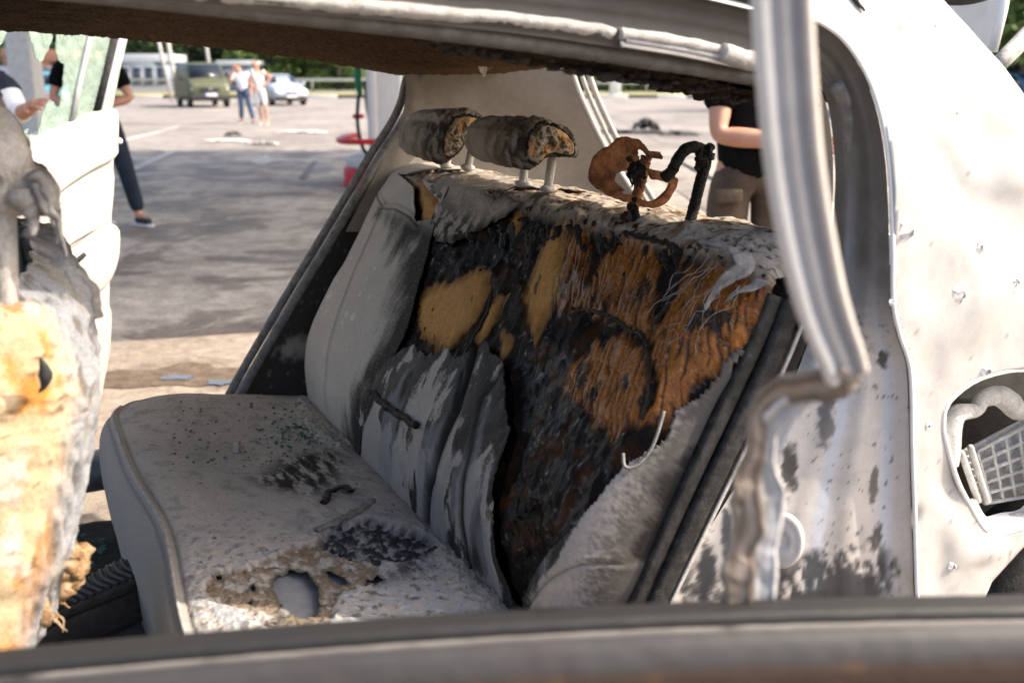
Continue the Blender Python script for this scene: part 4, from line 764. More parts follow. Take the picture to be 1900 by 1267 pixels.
# near roof rail: caked seal, metal flange, lower rounded rail
def on_rail(L_, y): return np.array([at(u, v, y=y) for u, v in L_])
RAIL = put('roof_rail', *tube(catmull(on_rail([(-150, -45), (200, -12), (500, 22), (800, 56), (1000, 82), (1200, 112), (1420, 148)], 1.005), 120), 0.0105, 14, flat=(1.3, 1.0)), M_noise('dark_rail_rubber', [(0.3, (0.05, 0.047, 0.044)), (0.7, (0.13, 0.122, 0.115))], 50, 0.6, 0, 0.3, 250), CAR)
pth = catmull(on_rail([(180, -38), (430, -8), (700, 16), (950, 38), (1090, 56), (1160, 70)], 0.985), 160); rr = 0.0085 * (1 + 0.14 * fbm(pth, 20, 3, 710)); rr[-8:] *= np.linspace(1, 0.45, 8)
put('caked_seal', *tube(pth + 0.0012 * np.column_stack([fbm(pth, 60, 3, 711)] * 3), rr, 14, flat=(1.4, 0.95)), MT['seal_light'], RAIL)
pth = catmull(on_rail([(1150, 62), (1250, 76), (1330, 92), (1390, 106)], 0.972), 80); put('caked_seal', *tube(pth, 0.0065 * (1 + 0.2 * fbm(pth, 40, 3, 712)), 10), MT['seal_light'], RAIL)
pth = catmull(on_rail([(1340, 96), (1365, 106), (1385, 112), (1420, 118)], 0.965), 40); put('melted_lump', *tube(pth, 0.011 * (1 + 0.3 * fbm(pth, 50, 2, 713)), 12), MT['seal_light'], RAIL)
fl_a = catmull(on_rail([(1150, 76), (1250, 92), (1330, 108), (1400, 122)], 0.975), 60)
alu = M_noise('bare_flange', [(0.3, (0.45, 0.45, 0.46)), (0.7, (0.62, 0.62, 0.63))], 30, 0.35, 0.6, 0.1)
put('flange', *tube(fl_a, 0.0075, 6, prof=np.array([(-1, -.2), (1, -.2), (1, .2), (-1, .2)]), up=(0, -1, 0.6)), alu, RAIL)
for i in range(2, 58): put('serration', *box(fl_a[i] + (0, -0.004, 0.001), (0.0022, 0.004, 0.006)), alu, RAIL)
# torn translucent plastic hanging from the headliner
tp = at(905, 118, y=2.0); gx, gz = np.meshgrid(np.linspace(-1, 1, 26), np.linspace(0, 1, 30), indexing='ij'); w = 0.020 * (1 - 0.45 * gz) * np.where(gz > 0.6, 1 - (gz - 0.6) * 1.8, 1)
V = np.column_stack([(tp[0] + gx * w - 0.008 * gz ** 2).ravel(), (tp[1] + 0.010 * np.sin(gx * 4) + 0.006 * gz).ravel(), (tp[2] + 0.012 - 0.040 * gz * (1 - 0.25 * np.abs(gx))).ravel()]); V += 0.0015 * np.column_stack([fbm(V, 80, 2, 720)] * 3)
solid(put('melted_plastic', V, gridF(26, 30), M_glass('cloudy_plastic', (0.9, 0.88, 0.84), 0.3, 0.3, 0.55, (0.72, 0.68, 0.6), 60), HL), 0.0015)

# ---- far pillar trim, rear window surround, parcel shelf
fa = byknots([(752, 138), (752, 180), (742, 225), (722, 275), (690, 335), (640, 430)], lambda u, v: at(u, v, y=2.40), 100); rb = byknots([(1052, 118), (1064, 160), (1092, 225), (1128, 295), (1165, 352), (1200, 420)], lambda u, v: at(u, v, y=2.21), 100); m2 = len(fa); nt2 = 90
T2 = np.linspace(0, 1, nt2); G = fa[:, None] + (rb - fa)[:, None] * T2[None, :, None]; G[:, :, 1] += 0.075 * np.sin(T2 * np.pi)[None, :] * (1 - 0.3 * T2)[None, :] - 0.012 * np.exp(-((T2 - 0.06) / 0.05) ** 2)[None, :]
V = G.reshape(-1, 3); c = np.tile(np.array([0.27, 0.24, 0.205]), (len(V), 1)) * (1 + 0.07 * fbm(V, 9, 3, 730))[:, None]; c = mixc(c, np.array([0.17, 0.15, 0.13]), sst(-0.1, 0.6, fbm(V, 5, 3, 731) + 0.2) * 0.5)
PT = put('pillar_trim', V, gridF(m2, nt2), MT['attr_soft'], CAR, {'Col': c, 'Rough': np.full(len(V), 0.7)}); PT['label'] = 'grey far rear pillar trim'
ct = at(833, 147, y=2.44); a = np.linspace(0, 2 * np.pi, 33); put('screw_cap', *tube(np.column_stack([ct[0] + 0.014 * np.cos(a), ct[1] - 0.008 + 0.006 * np.cos(a), ct[2] + 0.008 * np.sin(a)]), 0.0008, 6, caps=False), MT['trim'], PT)
for du, r, mat in ((6, 0.008, 'trim'), (22, 0.006, 'seal_light'), (36, 0.008, 'trim')):
    put('window_seal', *tube(catmull(np.array([at(u + du, v, y=2.215) for u, v in ((1050, 110), (1064, 160), (1092, 225), (1128, 295), (1165, 352), (1205, 420))]), 50), r, 10), MT[mat], PT)
sc_px = [(770, 132), (758, 148), (748, 190), (728, 232), (690, 290), (640, 375), (590, 458), (540, 540), (490, 625), (440, 712), (400, 790), (360, 880)]
for du, y_, r, mat in ((-4, 2.425, 0.0105, 'seal'), (16, 2.405, 0.0115, 'seal')):
    put('door_seal', *tube(catmull(np.array([at(u + du, v, y=y_) for u, v in sc_px]), 120), r, 12), MT[mat], PT)
# lower side panel beside the seat, scuffed and dusted
sa_ = byknots([(745, 250), (700, 310), (640, 410), (590, 490), (540, 570), (490, 655), (450, 722), (410, 800)], lambda u, v: at(u, v, y=2.425), 100); sb_ = sa_ + np.array([0.34, 0.0, 0.03]); nt3 = 60
G = sa_[:, None] + (sb_ - sa_)[:, None] * np.linspace(0, 1, nt3)[None, :, None]; G[:, :, 1] += 0.012 * np.sin(np.linspace(0, np.pi, nt3))[None, :]; V = G.reshape(-1, 3)
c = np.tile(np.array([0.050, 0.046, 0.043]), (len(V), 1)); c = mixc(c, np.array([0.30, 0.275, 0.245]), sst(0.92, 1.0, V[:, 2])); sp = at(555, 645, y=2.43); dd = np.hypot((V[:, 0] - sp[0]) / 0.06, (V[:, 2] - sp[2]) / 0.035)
c = mixc(c, np.array([0.38, 0.35, 0.31]), (1 - sst(0.3, 1.2, dd + 0.6 * fbm(V, 60, 4, 740))) * 0.95); c = mixc(c, np.array([0.25, 0.23, 0.21]), sst(0.38, 0.5, fbm(V, 90, 4, 741)) * 0.7)
put('side_panel', V, gridF(len(sa_), nt3), MT['attr_soft'], CAR, {'Col': c, 'Rough': np.full(len(V), 0.6)})
hx, hy = np.meshgrid(np.linspace(0.97, 1.20, 120), np.linspace(1.0, 2.42, 160), indexing='ij'); P = np.column_stack([hx.ravel(), hy.ravel()]); n1 = fbm(P, 30, 5, 750)
z = 0.935 + 0.12 * sst(1.12, 0.98, hx.ravel()) * sst(1.75, 1.9, hy.ravel()) + 0.004 * n1; c = np.tile(np.array([0.50, 0.465, 0.42]), (len(P), 1)); c = mixc(c, np.array([0.05, 0.042, 0.035]), sst(0.1, 0.35, n1 + 0.5 * (1 - sst(1.0, 1.5, P[:, 1])) - 0.2) * 0.8)
put('parcel_shelf', np.column_stack([P, z]), gridF(120, 160), MT['attr'], CAR, {'Col': c, 'Rough': np.full(len(P), 0.85)})
put('speaker_grille', *disc(np.array([1.22, 2.20, 1.07]), 0.001, [(1, 0), (0.5, 0)]), MT['dark'], CAR) if False else None
# ---- boot: open lid, gas strut, spoiler lip
pl = np.array([at(1868, -30, y=1.70), at(1857, 20, y=1.70), at(1840, 92, y=1.70), at(1826, 120, y=1.72), at(1700, 120, y=2.2), at(1640, -40, y=2.2)])
BL = put('boot_lid', *prism(pl, (0.03, 0.02, 0), 0.006), MT['white_paint'], CAR); put('lid_edge', *tube(np.array([at(1872, -40, y=1.69), at(1860, 22, y=1.69), at(1842, 96, y=1.69)]), 0.011, 10), MT['white_paint'], BL)
put('gas_strut', *tube(np.linspace(at(1848, 122, y=1.15), at(1990, -25, y=1.2), 8), 0.0125, 12), MT['post'], CAR)
put('gas_strut_rod', *tube(np.linspace(at(1856, 130, y=1.149), at(2000, -12, y=1.199), 8), 0.006, 10), MT['seal_light'], CAR)
put('spoiler_lip', *tube(catmull(np.array([at(1670, -34, y=1.02), at(1710, -14, y=1.02), at(1760, -3, y=1.02), at(1810, -6, y=1.02), at(1850, -24, y=1.02)]), 30), 0.012, 12, flat=(1.6, 0.8)), MT['rubber'], CAR)
put('torn_trim', *tube(catmull(np.array([on_skin(u, v) + (0, -0.004, 0) for u, v in ((1578, -8), (1588, 8), (1596, 16), (1600, 22))]), 16), np.linspace(0.004, 0.0015, 16), 6), MT['dark'], QP)
# ---- floor, sills, pillars of the cabin
FL = M_noise('sooty_carpet', [(0.3, (0.010, 0.010, 0.010)), (0.62, (0.03, 0.028, 0.026)), (0.8, (0.10, 0.12, 0.11))], 60, 0.9, 0, 1.0, 200)
hx, hy = np.meshgrid(np.linspace(-1.2, 0.7, 90), np.linspace(0.96, 2.44, 80), indexing='ij'); P = np.column_stack([hx.ravel(), hy.ravel()]); put('cabin_floor', np.column_stack([P, 0.24 + 0.012 * fbm(P, 9, 3, 760)]), gridF(90, 80), FL, CAR)
sill = M_noise('scorched_sill', [(0.3, (0.05, 0.055, 0.065)), (0.7, (0.17, 0.185, 0.21))], 20, 0.45, 0.2, 0.2)
put('door_sill', *tube(np.array([(-1.2, 2.46, 0.36), (-0.3, 2.46, 0.36), (0.2, 2.46, 0.365), (0.42, 2.46, 0.40)]), 0.055, 16, flat=(1, 0.9)), sill, CAR)
put('door_sill', *tube(np.array([(-1.2, 0.93, 0.36), (-0.3, 0.93, 0.36), (0.4, 0.93, 0.365), (1.05, 0.93, 0.40)]), 0.05, 16, flat=(1, 0.9)), sill, CAR)
for yb in (0.95, 2.43): put('centre_pillar', *prism(np.array([(-0.52, yb, 0.3), (-0.40, yb, 0.3), (-0.43, yb, 0.95), (-0.40, yb + (0.03 if yb < 1.5 else -0.03), 1.40), (-0.48, yb + (0.03 if yb < 1.5 else -0.03), 1.40), (-0.52, yb, 0.95)]), (0, 0.03, 0), 0.004), MT['seal'], CAR)
put('boot_floor', *box((1.75, 1.7, 0.42), (1.3, 1.35, 0.02)), MT['dark'], CAR)
put('rear_panel', *box((2.38, 1.7, 0.62), (0.03, 1.4, 0.40), bev=0.008), MT['white_paint'], CAR)
put('far_quarter_panel', *prism(np.array([(0.44, 2.49, 0.5), (0.66, 2.49, 0.74), (0.95, 2.48, 0.76), (1.6, 2.49, 0.76), (2.40, 2.46, 0.74), (2.40, 2.46, 0.45), (2.05, 2.48, 0.45), (1.9, 2.48, 0.66), (1.6, 2.48, 0.74), (1.3, 2.48, 0.68), (1.12, 2.48, 0.45)]), (0, 0.012, 0), 0.003), MT['white_paint'], CAR)
def wheel(parent, c, r, w, tyre, rim, ax='y'):
    a = np.linspace(0, 2 * np.pi, 40, endpoint=False); prof = [(0.62, -w / 2 * 0.8), (0.80, -w / 2 * 1.0), (0.95, -w / 2 * 0.95), (1.0, -w / 2 * 0.6), (1.0, w / 2 * 0.6), (0.95, w / 2 * 0.95), (0.80, w / 2), (0.62, w / 2 * 0.8)]
    def rev(pr, close):
        V = np.array([(c[0] + math.cos(t) * q * r, c[1] + h, c[2] + math.sin(t) * q * r) for q, h in pr for t in a]); n = len(a)
        F = [(i * n + j, i * n + (j + 1) % n, (i + 1) * n + (j + 1) % n, (i + 1) * n + j) for i in range(len(pr) - 1) for j in range(n)]
        if close: F += [tuple(range(n))[::-1], tuple((len(pr) - 1) * n + j for j in range(n))]
        return V, F
    wo = put('wheel', *rev(prof, False), tyre, parent); put('rim', *rev([(0.1, -w * 0.40), (0.35, -w * 0.42), (0.55, -w * 0.34), (0.64, -w * 0.42), (0.64, w * 0.42), (0.55, w * 0.34), (0.1, w * 0.40)], True), rim, wo)
    return wo
for yy_ in (1.02, 2.38): wheel(CAR, (1.60, yy_, 0.29), 0.29, 0.18, MT['rubber'], MT['rust'])
# ---- near rear door, ajar: belt rail with seals, window frame post, torn seal
A0, B0 = np.array([-0.16, 0.655, 0.909]), np.array([0.70, 0.33, 0.909]); dirn = (B0 - A0) / np.linalg.norm(B0 - A0); nrm = np.array([dirn[1], -dirn[0], 0.0]); nrm /= np.linalg.norm(nrm)   # towards the photographer
if nrm @ (-A0) < 0: nrm = -nrm
SEC = [(-0.050, -0.10), (-0.048, 0.004), (-0.044, 0.010), (-0.022, 0.0125), (-0.019, 0.009), (-0.018, 0.002), (-0.015, 0.002), (-0.013, 0.0085), (-0.009, 0.0100), (-0.004, 0.0085), (0.002, 0.004), (0.007, -0.004), (0.010, -0.014), (0.011, -0.026), (0.012, -0.040), (0.012, -0.075), (0.012, -0.45)]
dense = resample(np.array(SEC), 200); n = 200; mm_ = 180; tt = np.linspace(0, 1, mm_)
bow = 0.015 * np.sin(tt * np.pi)
G = A0 + np.outer(tt, B0 - A0); V = (G[:, None] + dense[None, :, :1] * nrm + dense[None, :, 1:] * np.array([0, 0, 1.0]))
V[:, :, 2] += bow[:, None]; V = V.reshape(-1, 3); o_ = np.tile(dense[:, 0], mm_); h_ = np.tile(dense[:, 1], mm_); n1 = fbm(V, 14, 5, 801); n2 = fbm(V, 60, 4, 802)
V += nrm * (0.0008 * n2)[:, None]
c = np.tile(np.array([0.018, 0.017, 0.016]), (len(V), 1)); c = mixc(c, np.array([0.22, 0.20, 0.18]), np.exp(-((o_ + 0.010) / 0.0030) ** 2) * sst(-0.5, 0.0, n1 + 0.15))
c = mixc(c, np.array([0.036, 0.034, 0.034]), sst(-0.006, -0.001, o_) * sst(-0.045, -0.02, h_)); c = mixc(c, np.array([0.035, 0.03, 0.03]), sst(0.1, 0.4, n1) * sst(-0.012, -0.004, o_) * 0.8); 
rustm = sst(-0.005, -0.013, h_) * (o_ > 0.0); c = mixc(c, np.array([0.040, 0.024, 0.016]), rustm); c = mixc(c, np.array([0.15, 0.075, 0.035]), rustm * sst(0.2, 0.5, n1) * 0.7); c = mixc(c, np.array([0.012, 0.011, 0.010]), sst(-0.019, -0.030, h_) * (o_ > 0.0))
DOOR = put('rear_door', V, gridF(mm_, n), MT['attr_soft'], CAR, {'Col': c, 'Rough': np.full(len(V), 0.6)}); DOOR['label'] = 'scorched near rear door standing ajar, belt rail across the foreground'
def on_near(u, v, dd=0.0):
    q = ray(u, v); p0 = A0 + nrm * dd; t = ((p0 - CAM) @ nrm) / (q @ nrm); return CAM + q * t
def strip(pts, prof, cols, name, parent, mat='attr_paint', widths=None, up=None, sub=80, rough=0.5, jitter=0.0, seed=0):
    P3 = catmull(pts, sub); pr = resample(np.vstack([prof, prof[:1]]), 61)[:-1]; w = np.ones(sub) if widths is None else np.interp(np.linspace(0, 1, sub), np.linspace(0, 1, len(widths)), widths)
    V, F = tube(P3, w, prof=pr, up=up if up is not None else nrm, fr='fixed')
    if jitter: V = V + jitter * np.column_stack([fbm(V, 30, 4, seed), fbm(V, 30, 4, seed + 1), fbm(V, 30, 4, seed + 2)])
    xs_ = np.tile(pr[:, 0], sub); lo_, hi_ = pr[:, 0].min(), pr[:, 0].max(); f = (xs_ - lo_) / (hi_ - lo_); kx = np.linspace(0, 1, len(cols)); cc = np.column_stack([np.interp(f, kx, [q[i] for q in cols]) for i in range(3)])
    cc = cc * (1 + 0.10 * fbm(V, 20, 4, seed + 5))[:, None]
    return put(name, V, F, MT[mat], parent, {'Col': cc, 'Rough': np.full(len(V), rough)})
pp = np.array([on_near(u, v, -0.015) for u, v in ((1450, -120), (1453, 0), (1462, 150), (1474, 290), (1494, 420), (1520, 540), (1542, 610), (1562, 660), (1574, 700))])
secp = 0.86 * np.array([(-0.0195, -0.006), (-0.0185, 0.005), (-0.0145, 0.0085), (-0.0095, 0.0075), (-0.0080, 0.0045), (-0.0010, 0.0042), (-0.0002, 0.0062), (0.0022, 0.0062), (0.0030, 0.0040), (0.0105, 0.0036), (0.0115, 0.0070), (0.0180, 0.0075), (0.0195, 0.003), (0.0195, -0.008)])
FR = strip(pp, secp, [(0.42, 0.38, 0.34), (0.38, 0.345, 0.31), (0.28, 0.26, 0.245), (0.15, 0.153, 0.17), (0.20, 0.205, 0.22), (0.42, 0.40, 0.375), (0.20, 0.205, 0.23), (0.20, 0.205, 0.23), (0.48, 0.465, 0.445), (0.52, 0.505, 0.485)], 'window_frame', DOOR, widths=[1, 1, 1, 1, 0.98, 0.92, 0.8], seed=811)
# brown rubber of the frame hanging torn: sideways to the body edge and down
ts = np.array([on_near(u, v, dd) for u, v, dd in ((1535, 600, -0.035), (1548, 650, -0.035), (1566, 690, -0.03), (1555, 712, -0.032), (1500, 722, -0.04), (1445, 738, -0.05), (1410, 765, -0.055), (1394, 820, -0.055), (1388, 920, -0.05), (1380, 1030, -0.045), (1372, 1130, -0.04), (1366, 1220, -0.04))])
sect = np.array([(-0.011, -0.0020), (-0.0105, 0.0010), (-0.0075, 0.0026), (-0.0055, 0.0010), (0.003, 0.0006), (0.008, 0.0012), (0.0105, 0.0004), (0.011, -0.0020)])
strip(ts, sect, [(0.06, 0.044, 0.032), (0.17, 0.13, 0.10), (0.26, 0.21, 0.17), (0.08, 0.06, 0.045), (0.20, 0.165, 0.135)], 'torn_seal', DOOR, widths=[0.5, 0.9, 1.25, 0.9, 0.55, 0.7, 1.1, 0.8, 1.1, 0.75, 0.95], sub=140, rough=0.8, jitter=0.007, seed=821)
ts = np.array([on_near(u, v, dd) for u, v, dd in ((1560, 700, -0.035), (1500, 735, -0.05), (1450, 765, -0.055), (1425, 800, -0.06), (1418, 860, -0.06), (1432, 930, -0.06), (1428, 1020, -0.055), (1418, 1130, -0.05), (1412, 1220, -0.05))])
strip(ts, sect * 0.8, [(0.42, 0.40, 0.38), (0.30, 0.31, 0.33), (0.20, 0.20, 0.21), (0.50, 0.47, 0.44)], 'torn_seal', DOOR, widths=[0.8, 1.0, 1, 1, 0.9, 0.8], sub=120, rough=0.7, jitter=0.005, seed=831)
bl = [blob(on_near(random.gauss(1572, 12), random.gauss(700, 10), -0.02 + random.gauss(0, 0.004)), (random.uniform(0.002, 0.006), 0.003, random.uniform(0.002, 0.007)), 860 + k, 0.9, 2, 2.2) for k in range(30)]
put('torn_end', *join(bl), M_noise('torn_rubber', [(0.3, (0.10, 0.08, 0.065)), (0.7, (0.36, 0.31, 0.27))], 80, 0.85, 0, 0.6), DOOR)
# the outer skin of the door below the belt, and its lower edge
V, F = prism(np.array([A0 + nrm * 0.008 + (0, 0, -0.45), B0 + nrm * 0.008 + (0, 0, -0.45), B0 + nrm * 0.008 + (0, 0, -0.60), A0 + nrm * 0.008 + (0, 0, -0.60)]), -nrm * 0.06); put('lower_skin', V, F, MT['rust'], DOOR)

# ---- far rear door, swung open, its inner panel facing us
HG = np.array([-0.44, 2.47, 0.0]); EE = at(212, 400, y=3.12); EE[2] = 0; dd_ = EE - HG; dd_ /= np.linalg.norm(dd_); nd = np.array([dd_[1], -dd_[0], 0.0])      # inner face looks along nd
def on_far(u, v, off=0.0):
    q = ray(u, v); p0 = HG + nd * off; t = ((p0 - CAM) @ nd) / (q @ nd); return CAM + q * t
def fars(L_, off=0.0): return np.array([on_far(u, v, off) for u, v in L_])
PLASTIC = M_noise('ash_dusted_door_plastic', [(0.3, (0.36, 0.345, 0.32)), (0.66, (0.42, 0.405, 0.38)), (0.8, (0.54, 0.53, 0.51))], 22, 0.6, 0, 0.25, 160)
FD = put('rear_door', *prism(catmull(fars([(-60, 318), (45, 268), (130, 230), (185, 206), (205, 200), (214, 208), (216, 240), (212, 300), (208, 420), (204, 560), (202, 640), (194, 700), (178, 760), (60, 930), (-60, 1010), (-60, 700), (-60, 318)]), 80)[:-1], -nd * 0.06, 0.006), PLASTIC, CAR); FD['label'] = 'pale inner panel of the far rear door swung open'
def pad(name, px, th, bev, n=60):
    P_ = fars(px + [px[0]], 0.002); return put(name, *prism(catmull(P_, n)[:-1], nd * th, bev, 3), PLASTIC, FD)
pad('shoulder_pad', [(-60, 322), (45, 270), (130, 232), (185, 205), (205, 202), (213, 215), (212, 270), (208, 292), (160, 318), (110, 352), (70, 392), (-60, 470)], 0.018, 0.008)
pad('lower_panel', [(-60, 500), (70, 412), (120, 372), (165, 338), (206, 312), (203, 400), (196, 412), (140, 445), (100, 470), (-60, 560)], 0.010, 0.005)
pad('armrest', [(-60, 590), (60, 500), (110, 470), (165, 430), (190, 414), (203, 420), (206, 440), (203, 480), (188, 520), (160, 548), (120, 580), (-60, 690)], 0.042, 0.018)
pad('lower_pocket', [(-60, 730), (100, 640), (150, 596), (190, 565), (202, 575), (200, 640), (190, 700), (170, 760), (60, 900), (-60, 980)], 0.012, 0.006)
put('handle_recess', *prism(fars([(126, 492), (155, 468), (160, 474), (152, 482), (128, 500)], 0.058), nd * 0.002), MT['dark'], FD)
GL = M_glass('green_glass', (0.74, 0.85, 0.79), 0.15, 0.35, 0.26, (0.36, 0.44, 0.39), 40)
def shard(px, off, jag=0.006, seed=0, parent=FD, name='glass_shard'):
    P_ = fars(px + [px[0]], off); P_ = resample(P_, 120)[:-1]; j = jag * fbm(P_, 50, 3, seed)
    ln_ = np.outer(j, dd_) ; P_ = P_ + ln_; P_[:, 2] += jag * fbm(P_, 60, 3, seed + 3)
    return put(name, *prism(P_, -nd * 0.004), GL, parent, smooth=False)
shard([(112, 30), (172, 40), (131, 226), (70, 262), (64, 266), (80, 214), (90, 184), (97, 188), (108, 200), (112, 198), (116, 168), (120, 120), (108, 112), (104, 80)], -0.02, seed=840)
shard([(40, 20), (100, 25), (97, 70), (88, 100), (74, 118), (64, 96), (56, 66)], -0.02, seed=850)
shard([(-60, 10), (12, 15), (14, 62), (4, 82), (-60, 120)], -0.02, seed=855)
shard([(174, 40), (222, 45), (186, 200), (140, 224)], -0.02, jag=0.0, name='quarter_glass')
for k, px in enumerate(([(36, 262), (44, 244), (54, 240), (46, 262)], [(46, 268), (58, 250), (66, 258), (60, 266)], [(40, 272), (52, 262), (66, 264), (44, 276)])): shard(px, -0.015 + 0.008 * k, 0.003, 860 + k)
FRM = M_noise('grey_door_frame', [(0.3, (0.24, 0.24, 0.235)), (0.7, (0.38, 0.38, 0.37))], 20, 0.5, 0.1, 0.1)
put('window_divider', *tube(fars([(178, 20), (162, 90), (146, 160), (132, 232)], -0.018), 0.0095, 8), FRM, FD)
put('window_frame', *prism(fars([(232, 30), (248, 30), (222, 140), (208, 212), (188, 212), (205, 140)], 0.0), -nd * 0.045, 0.004), FRM, FD)
put('glass_channel', *prism(fars([(222, 30), (232, 30), (206, 140), (188, 212), (180, 210), (198, 140)], -0.004), -nd * 0.03), MT['rubber'], FD)
put('lock_knob', *blob(on_far(220, 262, -0.03), (0.012, 0.012, 0.010), 3, 0.1), MT['white_paint'], FD)

# ---- front seat, near side: burnt foam and ash-grey cover, headrest above on its post
zz = np.linspace(0.50, 1.105, 210); na = 240
xr = np.interp(zz, [0.50, 0.58, 0.66, 0.72, 0.80, 0.90, 1.0, 1.06, 1.09, 1.105], [-0.14, -0.085, -0.034, 0.000, 0.028, 0.054, 0.068, 0.062, 0.046, 0.01]); th_ = np.interp(zz, [0.5, 0.7, 0.9, 1.06, 1.105], [0.20, 0.20, 0.18, 0.15, 0.09])
hb = np.interp(zz, [0.5, 0.8, 1.0, 1.08, 1.105], [0.25, 0.25, 0.235, 0.21, 0.16]); a = np.linspace(0, 2 * np.pi, na, endpoint=False); ex = 0.55
cx_ = np.sign(np.cos(a)) * np.abs(np.cos(a)) ** ex; sy_ = np.sign(np.sin(a)) * np.abs(np.sin(a)) ** ex
V = np.stack([(xr - th_ / 2)[:, None] + (th_ / 2)[:, None] * cx_[None], 1.285 + hb[:, None] * sy_[None], np.broadcast_to(zz[:, None], (210, na))], -1).reshape(-1, 3)
aa = np.tile(a, 210); rearm = sst(0.15, 0.65, np.tile(cx_, 210) + 0.55 * (np.tile(sy_, 210) + 0.72)); n1 = fbm(V, 14, 4, 901); n2 = fbm(V, 55, 4, 902); wr = ridged(V * (1, 1, 0.25), 50, 3, 903)
nrm_ = np.column_stack([np.cos(aa), np.sin(aa), np.zeros(len(V))]); V = V + nrm_ * (0.007 * n1 + 0.0015 * n2 + rearm * 0.010 * (wr - 0.6))[:, None]; V[:, 2] -= 0.05 * (1 - sst(1.05, 1.22, V[:, 1])) * sst(0.9, 1.08, V[:, 2]); V[:, 2] += 0.012 * fbm(V[:, :2], 30, 3, 904) * sst(1.0, 1.08, V[:, 2])
c = np.tile(np.array([0.46, 0.345, 0.21]), (len(V), 1)); c = mixc(c, np.array([0.42, 0.195, 0.05]), sst(-0.05, 0.14, fbm(V * (1.3, 1.3, 0.35), 14, 4, 905))); c = mixc(c, np.array([0.50, 0.46, 0.41]), sst(0.22, 0.34, fbm(V * (1, 1, 0.5), 20, 4, 906)) * 0.7); c = mixc(c, np.array([0.12, 0.06, 0.025]), sst(0.38, 0.5, n2 + 0.4 * n1) * 0.8)
g = np.tile(np.array([0.22, 0.225, 0.235]), (len(V), 1)); g = mixc(g, np.array([0.10, 0.085, 0.07]), sst(0.45, 0.2, wr) * 0.9); g = mixc(g, np.array([0.20, 0.16, 0.10]), sst(0.2, 0.5, n1) * 0.4); c = mixc(c, g, np.clip(rearm + sst(1.03, 1.09, V[:, 2]) * 0.8, 0, 1))  # grey rear cover, its colour darkened for the pillar and roof shadow
FS = put('front_seat', V, [tuple(f) for f in gridF(210, na)] + [(i * na + na - 1, (i + 1) * na + na - 1, (i + 1) * na, i * na) for i in range(209)] + [tuple(209 * na + j for j in range(na))], MT['attr'], CAR, {'Col': c, 'Rough': np.full(len(V), 0.85)}); FS['label'] = 'burnt front seat back at the left, bare foam in the sun'
hp = np.array([at(u, v, y=1.10) for u, v in ((-120, 60), (-40, 120), (10, 205), (45, 262), (66, 318), (104, 350), (108, 378), (96, 396), (60, 402), (0, 404), (-120, 404))])
V, F = prism(catmull(np.vstack([hp, hp[:1]]), 90)[:-1], (0, 0.26, 0), 0.03, 3); bmx = bmesh.new(); vs = [bmx.verts.new(v) for v in V]
for f in F:
    try: bmx.faces.new([vs[i] for i in f])
    except ValueError: pass
bmesh.ops.triangulate(bmx, faces=bmx.faces); bmesh.ops.subdivide_edges(bmx, edges=bmx.edges, cuts=5, use_grid_fill=True); bmx.verts.index_update(); V = np.array([v.co[:] for v in bmx.verts]); F = [tuple(v.index for v in f.verts) for f in bmx.faces]; bmx.free()
V = V + 0.012 * np.column_stack([fbm(V, 22, 4, 911), fbm(V, 22, 4, 912), fbm(V, 22, 4, 913)]); n1 = fbm(V, 30, 4, 914)
c = np.tile(np.array([0.33, 0.30, 0.275]), (len(V), 1)); c = mixc(c, np.array([0.07, 0.05, 0.035]), sst(0.15, 0.45, n1)); c = mixc(c, np.array([0.46, 0.42, 0.37]), sst(0.1, 0.5, fbm(V, 12, 3, 915)) * 0.6); c = mixc(c, np.array([0.34, 0.30, 0.20]), sst(0.2, 0.4, fbm(V, 9, 3, 916)) * 0.6)
HR = put('headrest', V, F, MT['attr'], CAR, {'Col': c, 'Rough': np.full(len(V), 0.85)}); HR['label'] = 'front headrest sagging in grey burnt shreds'
put('post', *tube(np.linspace(at(14, 590, y=1.12), at(8, 380, y=1.12), 12), 0.0115, 14), MT['post'], HR)
for k, px in enumerate(([(60, 322), (86, 372), (104, 408), (112, 440), (122, 478)], [(40, 350), (58, 400), (64, 435)], [(74, 340), (96, 380), (106, 420), (108, 452)], [(84, 345), (100, 372), (112, 392)])):
    P3 = catmull(on_y(px, 1.09), 40); P3 = P3 + 0.004 * np.column_stack([fbm(P3, 40, 3, 920 + k)] * 3); put('shred', *tube(P3, np.interp(np.linspace(0, 1, 40), [0, .3, .8, 1], [0.012, 0.011, 0.006, 0.003]) * (1 + 0.3 * fbm(P3, 60, 2, 925 + k)), 10, flat=(1, 0.5)), MT['seal'], HR)
P3 = catmull(on_y([(120, 500), (146, 510), (165, 528), (174, 560), (178, 588)], 1.18), 40); P3 = P3 + 0.003 * np.column_stack([fbm(P3, 60, 3, 931)] * 3); put('shred', *tube(P3, 0.0075 * (1 + 0.25 * fbm(P3, 80, 2, 932)), 10), MT['seal'], FS)
put('zip_slit', *tube(catmull(on_y([(74, 662), (84, 690), (82, 715), (72, 728)], 1.035), 20), np.interp(np.linspace(0, 1, 20), [0, .5, 1], [0.001, 0.007, 0.001]), 8), MT['dark'], FS)
SCF = M_noise('scorched_foam', [(0.3, (0.10, 0.05, 0.025)), (0.5, (0.36, 0.22, 0.10)), (0.75, (0.48, 0.44, 0.38))], 60, 0.85, 0, 0.8)
bl = []
for k in range(90):
    u = random.uniform(-20, 152); v = 1190 - (u - 20) * 1.30 + random.gauss(6, 16); r = random.uniform(0.004, 0.012); bl.append(blob(at(u, v, y=random.uniform(1.06, 1.2)), (r * random.uniform(0.6, 1.6), r * random.uniform(0.6, 1.4), r * random.uniform(0.6, 1.6)), 940 + k, 0.9, 2, 2.2))
